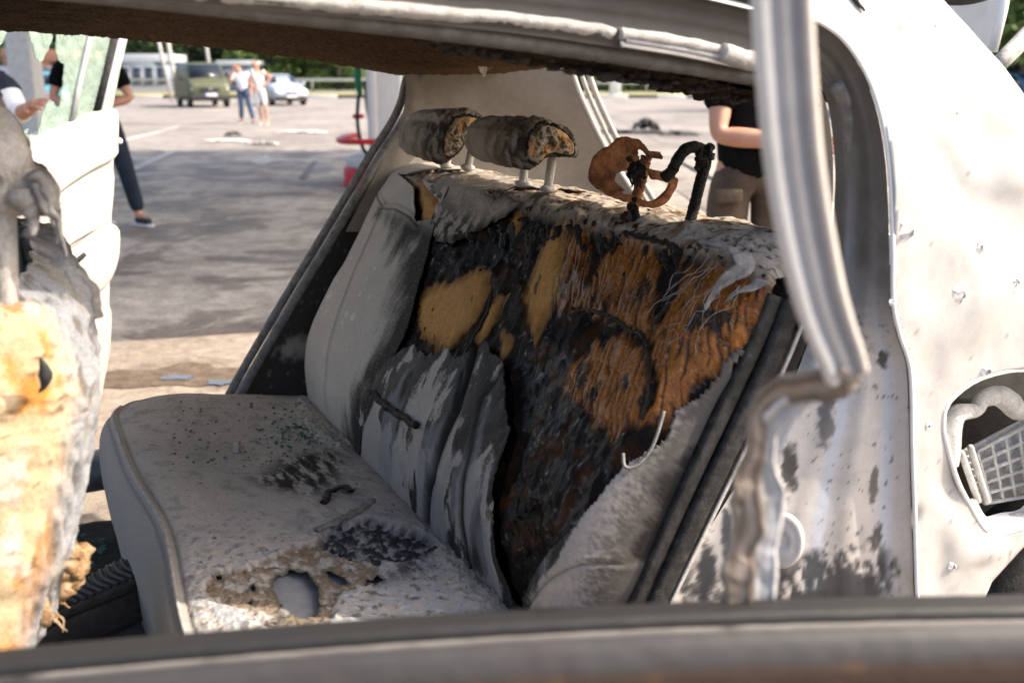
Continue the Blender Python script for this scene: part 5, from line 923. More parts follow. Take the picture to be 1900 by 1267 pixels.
put('foam_crumbs', *join(bl), SCF, FS, kind='stuff')
for k in range(5):
    u = random.uniform(30, 150); v = 1180 - (u - 20) * 1.30; p = at(u, v, y=1.12); dv = np.array([random.gauss(0.008, 0.006), random.gauss(0, 0.006), random.gauss(-0.010, 0.010)]); P3 = catmull(np.array([p - dv, p, p + dv + (0.004, 0, 0.003), p + 2 * dv + (0.003, 0, -0.006)]), 20)
    put('foam_strand', *tube(P3 + 0.005 * np.column_stack([fbm(P3, 60, 3, 970 + k), fbm(P3, 60, 3, 990 + k), fbm(P3, 60, 3, 1010 + k)]), np.interp(np.linspace(0, 1, 20), [0, .4, 1], [0.003, random.uniform(0.002, 0.005), 0.0006]) * (1 + 0.4 * fbm(P3, 120, 2, 1030 + k)), 7), SCF, FS)
# ---- loose things lying in the wreck
p = cush_pos(*[np.array([q]) for q in on_cush(437, 822)], np.array([0.006]))[0]; V, F = box((0, 0, 0), (0.012, 0.040, 0.010), bev=0.002); R_ = np.array([[math.cos(.25), math.sin(.25), 0], [-math.sin(.25), math.cos(.25), 0], [0, 0, 1]])
DB = put('plastic_fragment', V @ R_.T + p, F, MT['seal_light']); tag(DB, 'small grey plastic stick lying on the ash-covered seat cushion', 'debris')
gl = []
for k in range(260):
    u, v = (random.gauss(560, 45), random.gauss(798, 20)) if k < 150 else (random.uniform(300, 640), random.uniform(745, 860)); y_, s_ = on_cush(u, v)
    if y_ > 2.33: continue
    p = cush_pos(np.array([y_]), np.array([s_]), np.array([0.003]))[0]; r = random.uniform(0.0010, 0.0028); V, F = box(p, (r * 2, r * random.uniform(1, 3), r * 1.4), random.random() * 3); gl.append((V, F))
GS = put('glass_crumbs', *join(gl), M_glass('crumb_glass', (0.4, 0.5, 0.45), 0.1, 0.4, 0.5, (0.12, 0.19, 0.165)), smooth=False, kind='stuff'); tag(GS, 'crumbs of green safety glass scattered on the rear cushion', 'glass')
gl = []
for k in range(500):
    p = np.array([random.uniform(-0.35, 0.1), random.uniform(1.2, 2.38), 0.262 + random.uniform(0, 0.008)]); r = random.uniform(0.003, 0.008); gl.append(box(p, (r * 2, r * 2, r), random.random() * 3))
GS = put('glass_crumbs', *join(gl), bpy.data.materials['crumb_glass'], smooth=False, kind='stuff'); tag(GS, 'crumbs of green safety glass on the dark footwell floor', 'glass')
# shoe lying in the footwell, ribbed sole up
c0, c1 = at(60, 1150, z=0.36), at(215, 1075, z=0.38); axs = c1 - c0; ln_ = 0.27; axs = axs / np.linalg.norm(axs); mid = (c0 + c1) / 2; sdv = np.cross(axs, (0, 0, 1)); sdv /= np.linalg.norm(sdv); upv = np.cross(sdv, axs)
ol = np.array([(-0.5, 0), (-0.47, 0.10), (-0.35, 0.14), (-0.1, 0.12), (0.15, 0.16), (0.36, 0.18), (0.47, 0.12), (0.5, 0), (0.46, -0.12), (0.36, -0.17), (0.15, -0.15), (-0.1, -0.11), (-0.35, -0.13), (-0.47, -0.09)]); ol = catmull(np.vstack([ol, ol[:1]]), 50)[:-1]
tw = lambda p, h: mid + axs * p[0] * ln_ + sdv * p[1] * ln_ + upv * h
SOLE = M_noise('dark_shoe_rubber', [(0.3, (0.022, 0.020, 0.020)), (0.7, (0.06, 0.055, 0.053))], 60, 0.6, 0, 0.4)
SH = thing('shoe', 'dark shoe lying sole up in the footwell behind the front seat', 'shoe', tuple(np.array([mid[0], mid[1], 0.25])))
put('upper', *prism(np.array([tw(q * 0.96, -0.085) for q in ol]), upv * 0.075, 0.02, 3), SOLE, SH); put('sole', *prism(np.array([tw(q, -0.012) for q in ol]), upv * 0.022, 0.006), SOLE, SH)
for k in np.linspace(-0.42, 0.44, 17):
    w_ = 0.12 + 0.03 * math.sin(k * 4); put('tread_rib', *tube(catmull(np.array([tw((k + 0.02, -w_), 0.011), tw((k - 0.015, 0), 0.013), tw((k + 0.02, w_), 0.011)]), 10), 0.0042, 6), SOLE, SH)
# ================================================================== THE FORECOURT
FH = np.array([math.sin(YAW), math.cos(YAW), 0.0]); CP_ = math.cos(PITCH)
def gp(u, D, z=0.0): return RIGHT * ((u - 950.0) / F_PX * D * CP_) + FH * D + np.array([0, 0, z])
def loc2(rx, D, z=0.0): return RIGHT * rx + FH * D + np.array([0, 0, z])
def rowsheet(name, quad, z, mat, kind='structure'):
    V = np.array([(p[0], p[1], z) for p in quad]); return put(name, V, [tuple(range(len(V)))], mat, kind=kind)
def ground_mat(name, base, dark, light, sc=0.5, wet=0.5, wetlev=0.62, seed=0.0):
    m, nt, b = new_mat(name); tc = N(nt, 'ShaderNodeTexCoord'); mp = N(nt, 'ShaderNodeMapping'); mp.inputs['Rotation'].default_value = (0, 0, YAW); mp.inputs['Scale'].default_value = (1.0, 0.9, 1.0); mp.inputs['Location'].default_value = (seed, seed * 2, 0); L(nt, tc.outputs['Object'], mp.inputs['Vector'])
    def nn(s, d=6, r=0.62, dist=0.4):
        n = N(nt, 'ShaderNodeTexNoise', Scale=s, Detail=d, Roughness=r, Distortion=dist); L(nt, mp.outputs[0], n.inputs['Vector']); return n.outputs['Fac']
    c1 = ramp(nt, nn(sc), [(0.30, dark), (0.50, base), (0.72, light)]); c2 = ramp(nt, nn(sc * 9, 5), [(0.3, (0.62, 0.62, 0.62)), (0.7, (1.18, 1.17, 1.15))]); c3 = ramp(nt, nn(sc * 60, 4), [(0.3, (0.78, 0.78, 0.78)), (0.7, (1.15, 1.15, 1.15))])
    m1 = N(nt, 'ShaderNodeMixRGB', blend_type='MULTIPLY'); m1.inputs[0].default_value = 1; L(nt, c1.outputs[0], m1.inputs[1]); L(nt, c2.outputs[0], m1.inputs[2])
    m2 = N(nt, 'ShaderNodeMixRGB', blend_type='MULTIPLY'); m2.inputs[0].default_value = 1; L(nt, m1.outputs[0], m2.inputs[1]); L(nt, c3.outputs[0], m2.inputs[2])
    wr_ = ramp(nt, nn(sc * 1.5, 5, 0.6, 0.8), [(wetlev - 0.03, (0, 0, 0)), (wetlev + 0.03, (1, 1, 1))]); mw = N(nt, 'ShaderNodeMixRGB', blend_type='MULTIPLY'); mw.inputs[2].default_value = (0.42, 0.37, 0.33, 1); ms = N(nt, 'ShaderNodeMath', operation='MULTIPLY'); ms.inputs[1].default_value = wet; L(nt, wr_.outputs[0], ms.inputs[0]); L(nt, ms.outputs[0], mw.inputs[0]); L(nt, m2.outputs[0], mw.inputs[1])
    L(nt, mw.outputs[0], b.inputs['Base Color']); mr = N(nt, 'ShaderNodeMapRange'); mr.inputs['To Min'].default_value = 0.9; mr.inputs['To Max'].default_value = 0.55; L(nt, ms.outputs[0], mr.inputs['Value']); L(nt, mr.outputs[0], b.inputs['Roughness'])
    bp = N(nt, 'ShaderNodeBump', Strength=0.35, Distance=0.02); L(nt, nn(sc * 40, 4), bp.inputs['Height']); L(nt, bp.outputs[0], b.inputs['Normal']); return m
CONC = ground_mat('worn_concrete', (0.235, 0.208, 0.185), (0.15, 0.13, 0.115), (0.30, 0.268, 0.236), 0.35, 0.25, 0.68)
YARD = ground_mat('oil_stained_paving', (0.42, 0.375, 0.325), (0.20, 0.17, 0.14), (0.52, 0.47, 0.41), 0.75, 0.9, 0.53, 3.0)
SLAB = ground_mat('pale_slab', (0.30, 0.275, 0.25), (0.21, 0.19, 0.17), (0.36, 0.335, 0.305), 0.9, 0.3, 0.66, 5.0)
KERBM = ground_mat('sandy_concrete', (0.31, 0.255, 0.20), (0.26, 0.205, 0.155), (0.37, 0.31, 0.25), 1.6, 0.35, 0.62, 7.0)
GR = rowsheet('ground', [(-700, -200, 0), (900, -200, 0), (900, 1200, 0), (-700, 1200, 0)], 0.0, CONC)
E1, E2 = at(205, 638, z=0), at(480, 619, z=0); ed = (E2 - E1) / np.linalg.norm(E2 - E1); en = np.array([-ed[1], ed[0], 0]); en = en if en @ FH > 0 else -en
far_e = at(420, 271, z=0)
yd = [E1 - ed * 12, E1 + ed * 3.4, E1 + ed * 3.4 + (gp(655, 12.0) - gp(560, 6.2)) * 1.0 + ed * 1.5, loc2(-3.6, 19.5), loc2(-16, 19.5)]
YD = rowsheet('pavement', [E1 - ed * 14, E1 + ed * 3.0, gp(640, 9.0), gp(655, 13.5), gp(700, 18.8), gp(-300, 18.8)], 0.004, YARD)
# near strip of sandy concrete
ST = rowsheet('near_strip', [E1 - ed * 14, E1 + ed * 12, E1 + ed * 12 - en * 6, E1 - ed * 14 - en * 6], 0.008, KERBM)
# sheet of wet grit and two puddles on it
MUD = M_noise('wet_grit', [(0.3, (0.085, 0.055, 0.033)), (0.7, (0.20, 0.145, 0.095))], 18, 0.55, 0, 0.8, 60)
def patch(name, c, rx_, ry_, z, mat, seed, n=70, amp=0.35):
    a = np.linspace(0, 2 * np.pi, n, endpoint=False); r = 1 + amp * fbm(np.column_stack([np.cos(a), np.sin(a)]), 1.6, 4, seed); V = np.array([c + RIGHT * math.cos(t) * rx_ * q + FH * math.sin(t) * ry_ * q for t, q in zip(a, r)]); V[:, 2] = z
    return put(name, V, [tuple(range(n))], mat, kind='structure')
patch('wet_patch', at(345, 702, z=0), 0.36, 0.17, 0.012, MUD, 3, amp=0.9); WATER = M_plain('puddle_water', (0.10, 0.10, 0.10), 0.06, 0, 0.1, 3)
patch('puddle', at(333, 706, z=0), 0.075, 0.035, 0.016, WATER, 5, amp=0.8); patch('puddle', at(408, 716, z=0), 0.07, 0.035, 0.0165, WATER, 6, amp=0.8)
OIL = M_noise('damp_stain', [(0.3, (0.105, 0.092, 0.082)), (0.7, (0.18, 0.16, 0.145))], 6, 0.7, 0, 0.3, 60)
PAINT = M_noise('worn_road_paint', [(0.35, (0.30, 0.285, 0.27)), (0.6, (0.50, 0.48, 0.46))], 5, 0.8)
def stripe(name, a, b, w, z=0.012, m=PAINT): 
    a, b = np.array(a), np.array(b); d = (b - a) / np.linalg.norm(b - a); s = np.array([-d[1], d[0], 0]) * w / 2; return rowsheet(name, [a - s, b - s, b + s, a + s], z, m)
stripe('painted_line', at(232, 322, z=0), at(330, 278, z=0), 0.14); stripe('painted_line', at(225, 262, z=0), at(330, 236, z=0), 0.14, 0.004)
ar = [at(u, v, z=0) for u, v in ((462, 301), (495, 288), (500, 296), (522, 298), (500, 303), (490, 308))]; rowsheet('painted_arrow', ar, 0.012, PAINT)
stripe('painted_line', at(585, 300, z=0), at(560, 335, z=0), 0.10, 0.012, OIL)
# joints of the far concrete yard: slabs on the sunlit right
k = 0
for i in range(-1, 9):
    for j in range(0, 7):
        c = loc2(0.4 + i * 1.52, 5.6 + j * 1.85); q = [c, c + RIGHT * 1.50, c + RIGHT * 1.50 + FH * 1.83, c + FH * 1.83]
        V, F = prism(np.array(q), (0, 0, 0.012 + 0.006 * random.random()), 0.003); put('slab', V, F, SLAB, GR); k += 1
for j, D in enumerate((24.0, 29.5, 36.0)): stripe('slab_joint', loc2(-16, D), loc2(22, D + 0.6), 0.07, 0.004, OIL)
for rx in (-9, -3.2, 3, 9, 15): stripe('slab_joint', loc2(rx, 20), loc2(rx + 1.2, 62), 0.06, 0.005, OIL)
# ---- verge, road beyond, kerb, rails
GRASS = M_noise('dry_grass_ground', [(0.3, (0.10, 0.11, 0.03)), (0.55, (0.22, 0.20, 0.07)), (0.75, (0.33, 0.28, 0.13))], 0.6, 0.95, 0, 0.4, 8)
rowsheet('verge', [loc2(-60, 68), loc2(80, 68), loc2(80, 92), loc2(-60, 92)], 0.05, GRASS)
rowsheet('road', [loc2(-90, 92), loc2(110, 92), loc2(110, 106), loc2(-90, 106)], 0.06, M_plain('far_asphalt', (0.16, 0.155, 0.15), 0.9))
rowsheet('far_verge', [loc2(-120, 106), loc2(150, 106), loc2(150, 400), loc2(-120, 400)], 0.05, M_noise('grass_ground', [(0.3, (0.05, 0.08, 0.02)), (0.7, (0.12, 0.15, 0.05))], 0.5, 0.95))
WHT = M_plain('white_kerb_paint', (0.62, 0.61, 0.59), 0.8); BLK = M_plain('black_kerb_paint', (0.05, 0.05, 0.052), 0.8)
KB = thing('kerb', 'black and white striped kerb along the far edge of the forecourt', 'kerb', tuple(loc2(0, 67)))
for i in range(-22, 26): put('kerb_stone', *box(loc2(i * 1.9 + 0.95, 67, 0.09), (1.86, 0.3, 0.22), -YAW, 0.02), WHT if i % 2 else BLK, KB)
STEEL = M_plain('galvanised_steel', (0.40, 0.40, 0.40), 0.5, 0.4)
def rail(D, x0, x1, ztop, label, name='guard_rail', step=4.0, two=True):
    t = thing(name, label, 'guard rail', tuple(loc2(x0, D)))
    put('beam', *box(loc2((x0 + x1) / 2, D, ztop - 0.14), (x1 - x0, 0.05, 0.24), -YAW, 0.015), STEEL, t)
    x = x0 + 0.5
    while x < x1: put('post', *box(loc2(x, D + 0.06, ztop / 2 - 0.02), (0.10, 0.06, ztop), -YAW), STEEL, t); x += step
rail(88.0, 6, 24, 1.0, 'grey guard rail in front of the clipped hedge', step=5.0)
rail(90.0, -34, -10, 1.25, 'far grey guard rail behind the parked van and the people'); rail(64.0, -34, -21, 0.75, 'low dark grey rail left of the olive van', step=3.2)
# ---- trees and hedge
LEAF = []
for k, (lo_, hi_) in enumerate((((0.018, 0.045, 0.010), (0.055, 0.105, 0.020)), ((0.045, 0.085, 0.014), (0.13, 0.18, 0.035)), ((0.020, 0.040, 0.014), (0.045, 0.080, 0.020)))): LEAF.append(M_noise('foliage_%s' % ('mid', 'light', 'dark')[k], [(0.35, lo_), (0.68, hi_)], 0.9, 0.75))
BARK = M_noise('bark', [(0.3, (0.05, 0.04, 0.03)), (0.7, (0.14, 0.115, 0.09))], 6, 0.9, 0, 0.6)
def leaves(centres, radii, n, size, r):
    V = np.zeros((n * 4, 3)); k = r.integers(0, len(centres), n); d = r.normal(size=(n, 3)); d /= np.linalg.norm(d, axis=1, keepdims=True); p = np.asarray(centres)[k] + d * (np.asarray(radii)[k] * r.random(n) ** 0.4)[:, None]
    a = r.normal(size=(n, 3)); a /= np.linalg.norm(a, axis=1, keepdims=True); b = np.cross(a, r.normal(size=(n, 3))); b /= np.linalg.norm(b, axis=1, keepdims=True); s = size * (0.6 + 0.8 * r.random(n))[:, None]
    V[0::4] = p - a * s; V[1::4] = p + b * s * 0.6; V[2::4] = p + a * s; V[3::4] = p - b * s * 0.6
    return V, np.arange(n * 4).reshape(n, 4)
def make_tree(seed, h, w, leafm, n=6500):
    r = np.random.default_rng(seed); root = thing('tree', None, None, (0, 0, 0)); tr = np.array([(0, 0, -0.1), (0.05 * r.normal(), 0, h * 0.3), (0.2 * r.normal(), 0.2 * r.normal(), h * 0.6), (0.2 * r.normal(), 0.1, h * 0.9)]); parts = [tube(catmull(tr, 16), np.linspace(0.03 * h, 0.006 * h, 16), 8)]; cen = []; rad = []
    for i in range(36):
        t = r.uniform(0.0, 1.0); ang = r.uniform(0, 6.3); ww = w * math.sin(min(1, 0.25 + t * 0.8) * math.pi * 0.9) ** 0.7; c = np.array([math.cos(ang) * ww * r.uniform(0.3, 0.9), math.sin(ang) * ww * r.uniform(0.3, 0.9), h * (0.03 + 0.92 * t)]); cen.append(c); rad.append(h * r.uniform(0.09, 0.16))
        if i % 3 == 0: parts.append(tube(np.array([(0, 0, c[2] * 0.6), c * (0.5, 0.5, 0.85), c]), np.array([0.010, 0.006, 0.002]) * h, 6))
    put('trunk', *join(parts), BARK, root); V, F = leaves(cen, rad, n, h * 0.02, r); put('crown', V, F, leafm, root, smooth=False); return root
T_LAB = ['dark broad tree at the far left behind the kiosk', 'tall dark tree behind the kiosk roof', 'deep green tree between the kiosk and the van', 'broad dark tree rising behind the olive van', 'bright sunlit tree above the two standing people', 'light green tree to the right of the standing people', 'deep green tree behind the silver car', 'low green tree right of the silver car', 'small bright tree left of the fuel pump', 'dark tree behind the fuel pump', 'tree crown seen left of the lamp post on the right', 'tree behind the white utility box', 'tree behind the middle of the clipped hedge', 'tree behind the right end of the clipped hedge', 'tree half hidden by the man in the black shirt']
proto = [make_tree(900 + i, (11, 9, 12)[i], (3.6, 3.2, 4.2)[i], LEAF[i]) for i in range(3)]
spec = [(60, 118, 0), (175, 120, 2), (285, 116, 0), (370, 122, 2), (455, 120, 2), (505, 106, 1), (545, 118, 2), (600, 120, 0), (628, 104, 1), (690, 120, 2), (1085, 108, 1), (1140, 116, 0), (1205, 112, 0), (1280, 116, 1), (1350, 112, 0)]; used = set()
TG = 'trees along the road behind the forecourt'
for i, (u, D, kd) in enumerate(spec):
    o = proto[kd] if kd not in used else copy_tree(proto[kd]); used.add(kd); o.location = Vector(gp(u, D)); o.rotation_euler.z = i * 1.7; s = 0.85 + 0.3 * random.random(); o.scale = (s * 1.25, s * 1.25, s); tag(o, T_LAB[i], 'tree', TG)
for i, (u, D, kd, lb) in enumerate(((1890, 34, 1, 'bright green tree beyond the gas strut at the upper right'), (2010, 36, 2, 'dark tree at the right edge behind the open boot lid'), (1760, 40, 0, 'tree hidden behind the dented pillar at the upper right'))):
    o = copy_tree(proto[kd]); o.location = Vector(gp(u, D)); o.scale = (0.8, 0.8, 0.8); tag(o, lb, 'tree', 'trees beyond the boot')
r = np.random.default_rng(5); n_ = 9000; cen = [loc2(x, 96 + r.normal() * 0.4, z) for x in np.arange(3, 30, 0.45) for z in (0.7, 1.5, 2.0)]; V, F = leaves(cen, [0.75] * len(cen), n_, 0.16, r)
HD = thing('hedge', 'long clipped green hedge behind the right guard rail', 'hedge', tuple(loc2(16, 96))); put('foliage', V, F, LEAF[1], HD, smooth=False); put('shade_core', *box(loc2(16.5, 96, 1.1), (26, 0.5, 2.0), -YAW), M_plain('hedge_shadow', (0.02, 0.035, 0.01), 0.9), HD)  # dark box within the leaves, coloured as the hedge's inner shade
n_ = 16000; cen = [loc2(x + r.normal(), 134 + r.normal() * 2, z) for x in np.arange(-85, 60, 2.2) for z in (1.5, 4, 6.5, 9)]; V, F = leaves(cen, [2.6] * len(cen), n_, 0.55, r); FW = put('far_wood', V, F, LEAF[2], kind='stuff', smooth=False); tag(FW, 'dark green wood filling the skyline behind the road', 'wood')
# ---- posts, boxes, buildings in the distance
def post(name, u, D, z0, z1, r_, mat, label, cat, lean=0.0): o = put(name, *tube(np.array([gp(u, D, z0), gp(u, D, (z0 + z1) / 2) + RIGHT * lean / 2, gp(u, D, z1) + RIGHT * lean]), r_, 10), mat); return tag(o, label, cat)
GP = M_plain('grey_pole', (0.42, 0.41, 0.39), 0.7)
post('lamp_post', 1105, 80, 0, 9, 0.22, GP, 'grey lamp post in front of the hedge on the right', 'lamp post'); post('pole', 316, 58, 0, 6, 0.09, GP, 'thin pole leaning left beside the striped column', 'pole', -0.9); post('pole', 326, 60, 0, 6, 0.11, GP, 'thicker bluish pole standing against the striped column', 'pole', -0.5); post('pole', 394, 62, 0, 7, 0.10, GP, 'slim pole rising behind the van roof', 'pole', -0.5); post('pole', 566, 84, 0, 7, 0.12, GP, 'distant pole right of the silver car', 'pole')
UB = thing('utility_box', 'white utility box on the verge before the hedge', 'utility box', tuple(gp(1142, 78))); put('body', *box(gp(1142, 78, 0.85), (0.85, 0.5, 1.5), -YAW, 0.03), WHT, UB); put('cap', *box(gp(1142, 78, 1.72), (1.0, 0.6, 0.22), -YAW, 0.03), M_plain('box_cap', (0.08, 0.08, 0.08), 0.7), UB); put('plinth', *box(gp(1142, 78, 0.06), (0.95, 0.6, 0.16), -YAW), GP, UB)
SCOL = thing('striped_column', 'white column with striped base beside the olive van', 'column', tuple(gp(331, 47))); 
put('capital', *tube(np.array([gp(331, 47, 1.75), gp(331, 47, 2.5), gp(331, 47, 2.52), gp(331, 47, 3.0)]), np.array([0.24, 0.28, 0.34, 0.34]), 16), M_plain('cream_paint', (0.66, 0.61, 0.52), 0.7), SCOL)
for i in range(8): put('band', *tube(np.array([gp(327, 47, i * 0.21), gp(327, 47, i * 0.21 + 0.21)]), 0.20, 16), WHT if i % 2 else BLK, SCOL)
def building(name, u0, u1, D, zr, dep, wallm, roofm, label, wins, winm, band=0.4, cat='kiosk'):
    a, b = gp(u0, D), gp(u1, D); t = thing(name, label, cat, tuple((a + b) / 2)); w_ = np.linalg.norm(b - a); c = (a + b) / 2 + FH * dep / 2
    put('wall', *box(c + (0, 0, (zr - band) / 2), (w_, dep, zr - band), -YAW), wallm, t); put('roof', *box(c + (0, 0, zr - band / 2 + 0.002), (w_ + 0.6, dep + 0.6, band), -YAW, 0.03), roofm, t)
    for i in range(wins):
        q = a + (b - a) * ((i + 0.5) / wins) - FH * 0.03; wo = put('window', *box(q + (0, 0, zr * 0.42), (w_ / wins * 0.78, 0.10, zr * 0.5), -YAW), WHT, t); put('pane', *box(q - FH * 0.05 + (0, 0, zr * 0.42), (w_ / wins * 0.66, 0.04, zr * 0.44), -YAW), winm, wo)
    return t
KG = M_plain('kiosk_grey', (0.34, 0.36, 0.40), 0.7); GLS = M_plain('dark_window', (0.05, 0.06, 0.075), 0.15); BLUEW = M_plain('bluish_wall', (0.20, 0.23, 0.28), 0.6)
building('kiosk', 200, 312, 100, 3.5, 5, BLUEW, M_plain('pale_roof', (0.52, 0.54, 0.56), 0.6), 'low grey-blue kiosk with wide windows left of the van', 5, GLS, 0.75)
building('kiosk', 410, 468, 100, 2.9, 4, BLUEW, M_plain('pale_roof_edge', (0.55, 0.57, 0.57), 0.6), 'small pale roofed kiosk behind the standing people', 3, GLS, 0.45)
building('shop', 20, 135, 62, 2.9, 6, M_plain('brown_brick_wall', (0.20, 0.10, 0.06), 0.8), M_plain('brown_roof', (0.30, 0.15, 0.10), 0.8), 'low brown shop seen through the broken door glass', 4, BLUEW, 0.7, 'shop')
# ---- canopy over the pumps: out of the picture, its shade lies across the pavement
CH = 5.2; sh = np.array([SUN_H[0], SUN_H[1], 0]) * (CH / math.tan(SUN_EL)); cq = [E1 - ed * 10, E1 + ed * 4.2, gp(905, 18.6), gp(-400, 18.6)]; CN_ = thing('fuel_canopy', 'flat white canopy above the fuel pumps, out of the picture', 'canopy', tuple(sum(cq) / 4 + sh))
put('deck', *prism(np.array([q + sh + (0, 0, CH) for q in cq]), (0, 0, 0.6), 0.03), WHT, CN_)
for q in (cq[2] * 0.85 + cq[1] * 0.15, cq[3] * 0.8 + cq[0] * 0.2): put('column', *box(q + sh + (0, 0, CH / 2), (0.35, 0.35, CH), -YAW, 0.02), WHT, CN_)
# ---- fuel pump on its island
PD = 12.6; PU = thing('fuel_pump', 'white fuel pump with green nozzles and black hose on a red edged island', 'fuel pump', tuple(gp(705, PD)))
PW = M_plain('pump_white', (0.66, 0.65, 0.64), 0.45, var=0.05); RED = M_plain('red_paint', (0.52, 0.018, 0.028), 0.4); GREEN = M_plain('green_plastic', (0.01, 0.16, 0.075), 0.4); HOSE = M_plain('black_hose', (0.015, 0.015, 0.016), 0.45)
put('cabinet', *box(gp(716, PD, 1.12), (0.42, 0.52, 1.80), -YAW, 0.025), PW, PU); put('side_panel', *box(gp(694, PD - 0.08, 1.12), (0.09, 0.40, 1.76), -YAW, 0.02), PW, PU); put('head', *box(gp(716, PD, 2.25), (0.6, 0.6, 0.5), -YAW, 0.03), PW, PU)
for u in (664, 752): 
    nz = put('nozzle', *tube(catmull(np.array([gp(u, PD, 1.38), gp(u, PD, 1.20), gp(u + 4, PD, 1.05)]), 12), np.linspace(0.05, 0.03, 12), 10), GREEN, PU); put('spout', *tube(np.array([gp(u - 2, PD, 1.36), gp(u - 4, PD, 1.46)]), 0.02, 8), HOSE, nz)
put('hose', *tube(catmull(np.array([gp(664, PD, 1.08), gp(660, PD - .1, 0.75), gp(668, PD - .1, 0.45), gp(684, PD - .1, 0.33), gp(692, PD - .1, 0.42), gp(680, PD, 0.9), gp(678, PD, 1.25)]), 40), 0.024, 8), HOSE, PU)
ISL = thing('pump_island', 'red and grey raised island with red guard rail under the fuel pump', 'pump island', tuple(gp(705, PD)))
a = np.linspace(0, 2 * np.pi, 40, endpoint=False); cI = gp(716, PD); ov = np.array([cI + RIGHT * 0.52 * np.sign(math.cos(t)) * abs(math.cos(t)) ** 0.6 + FH * 0.75 * np.sign(math.sin(t)) * abs(math.sin(t)) ** 0.6 for t in a])
put('red_base', *prism(ov, (0, 0, 0.24), 0.02), RED, ISL); put('tiled_block', *prism(cI + (ov - cI) * 0.93 + (0, 0, 0.242), (0, 0, 0.10), 0.01), M_noise('grey_tiles', [(0.3, (0.30, 0.31, 0.32)), (0.7, (0.48, 0.49, 0.50))], 3, 0.5), ISL)
lp = np.array([cI + RIGHT * 0.56 * np.sign(math.cos(t)) * abs(math.cos(t)) ** 0.6 + FH * 0.80 * np.sign(math.sin(t)) * abs(math.sin(t)) ** 0.6 + (0, 0, 0.56) for t in np.linspace(math.pi * 0.75, math.pi * 1.75, 24)]); put('guard_tube', *tube(lp, 0.035, 10), RED, ISL)
for i in (1, 8, 15, 22): put('guard_post', *tube(np.array([lp[i] * (1, 1, 0) + (0, 0, 0.20), lp[i]]), 0.035, 10), RED, ISL)
put('guard_post', *tube(np.array([gp(662, PD + 0.6, 0.2), gp(662, PD + 0.6, 0.80)]), 0.03, 8), RED, ISL); put('guard_tube', *tube(np.array([gp(652, PD + 0.6, 0.80), gp(672, PD + 0.6, 0.80)]), 0.03, 8), RED, ISL)
# ---- wreckage on the yard
def crumple(name, u, v, w_, d_, h_, seed, mat, label):
    c = at(u, v, z=0.02); gx, gy = np.meshgrid(np.linspace(-1, 1, 40), np.linspace(-1, 1, 24), indexing='ij'); P = np.column_stack([gx.ravel(), gy.ravel()]); z = h_ * np.maximum(0, 0.15 + ridged(P, 1.3, 3, seed) - 0.35) * (1 - np.abs(P[:, 0]) ** 3) + 0.012
    V = np.array([c + RIGHT * p[0] * w_ + FH * p[1] * d_ for p in P + 0.12 * np.column_stack([fbm(P, 2, 3, seed + 1), fbm(P, 2, 3, seed + 2)])]); V[:, 2] = z + 0.012; o = put(name, V, gridF(40, 24), mat); solid(o, 0.004); return tag(o, label, 'debris')
DKM = M_noise('dark_wreckage', [(0.3, (0.02, 0.02, 0.02)), (0.6, (0.07, 0.065, 0.06)), (0.8, (0.25, 0.24, 0.23))], 8, 0.6, 0, 0.5)
crumple('torn_sheet', 1160, 246, 1.0, 0.35, 0.10, 3, DKM, 'flat torn dark sheet lying on the slabs behind the headrests'); crumple('twisted_metal', 1200, 243, 0.35, 0.25, 0.45, 9, DKM, 'twisted peak of dark metal beside the torn sheet'); crumple('torn_sheet', 1262, 250, 0.45, 0.2, 0.14, 14, DKM, 'small dark scrap near the man in the black shirt')
crumple('metal_scrap', 487, 268, 0.32, 0.12, 0.08, 21, GP, 'small grey scrap at the edge of the canopy shade'); crumple('white_scrap', 420, 262, 0.5, 0.12, 0.05, 25, WHT, 'long white scrap lying in the sun left of centre'); crumple('white_scrap', 560, 246, 0.6, 0.15, 0.05, 29, WHT, 'white scrap lying in the sun near the pump'); crumple('dark_scrap', 433, 252, 0.2, 0.12, 0.14, 33, DKM, 'small black scrap on sunlit concrete below the people')
tag(put('cable', *tube(catmull(np.array([at(u, v, z=0.025) for u, v in ((1265, 302), (1290, 316), (1318, 330), (1345, 348))]), 40), 0.02, 8), HOSE), 'black cable lying on the sunlit slabs', 'cable')
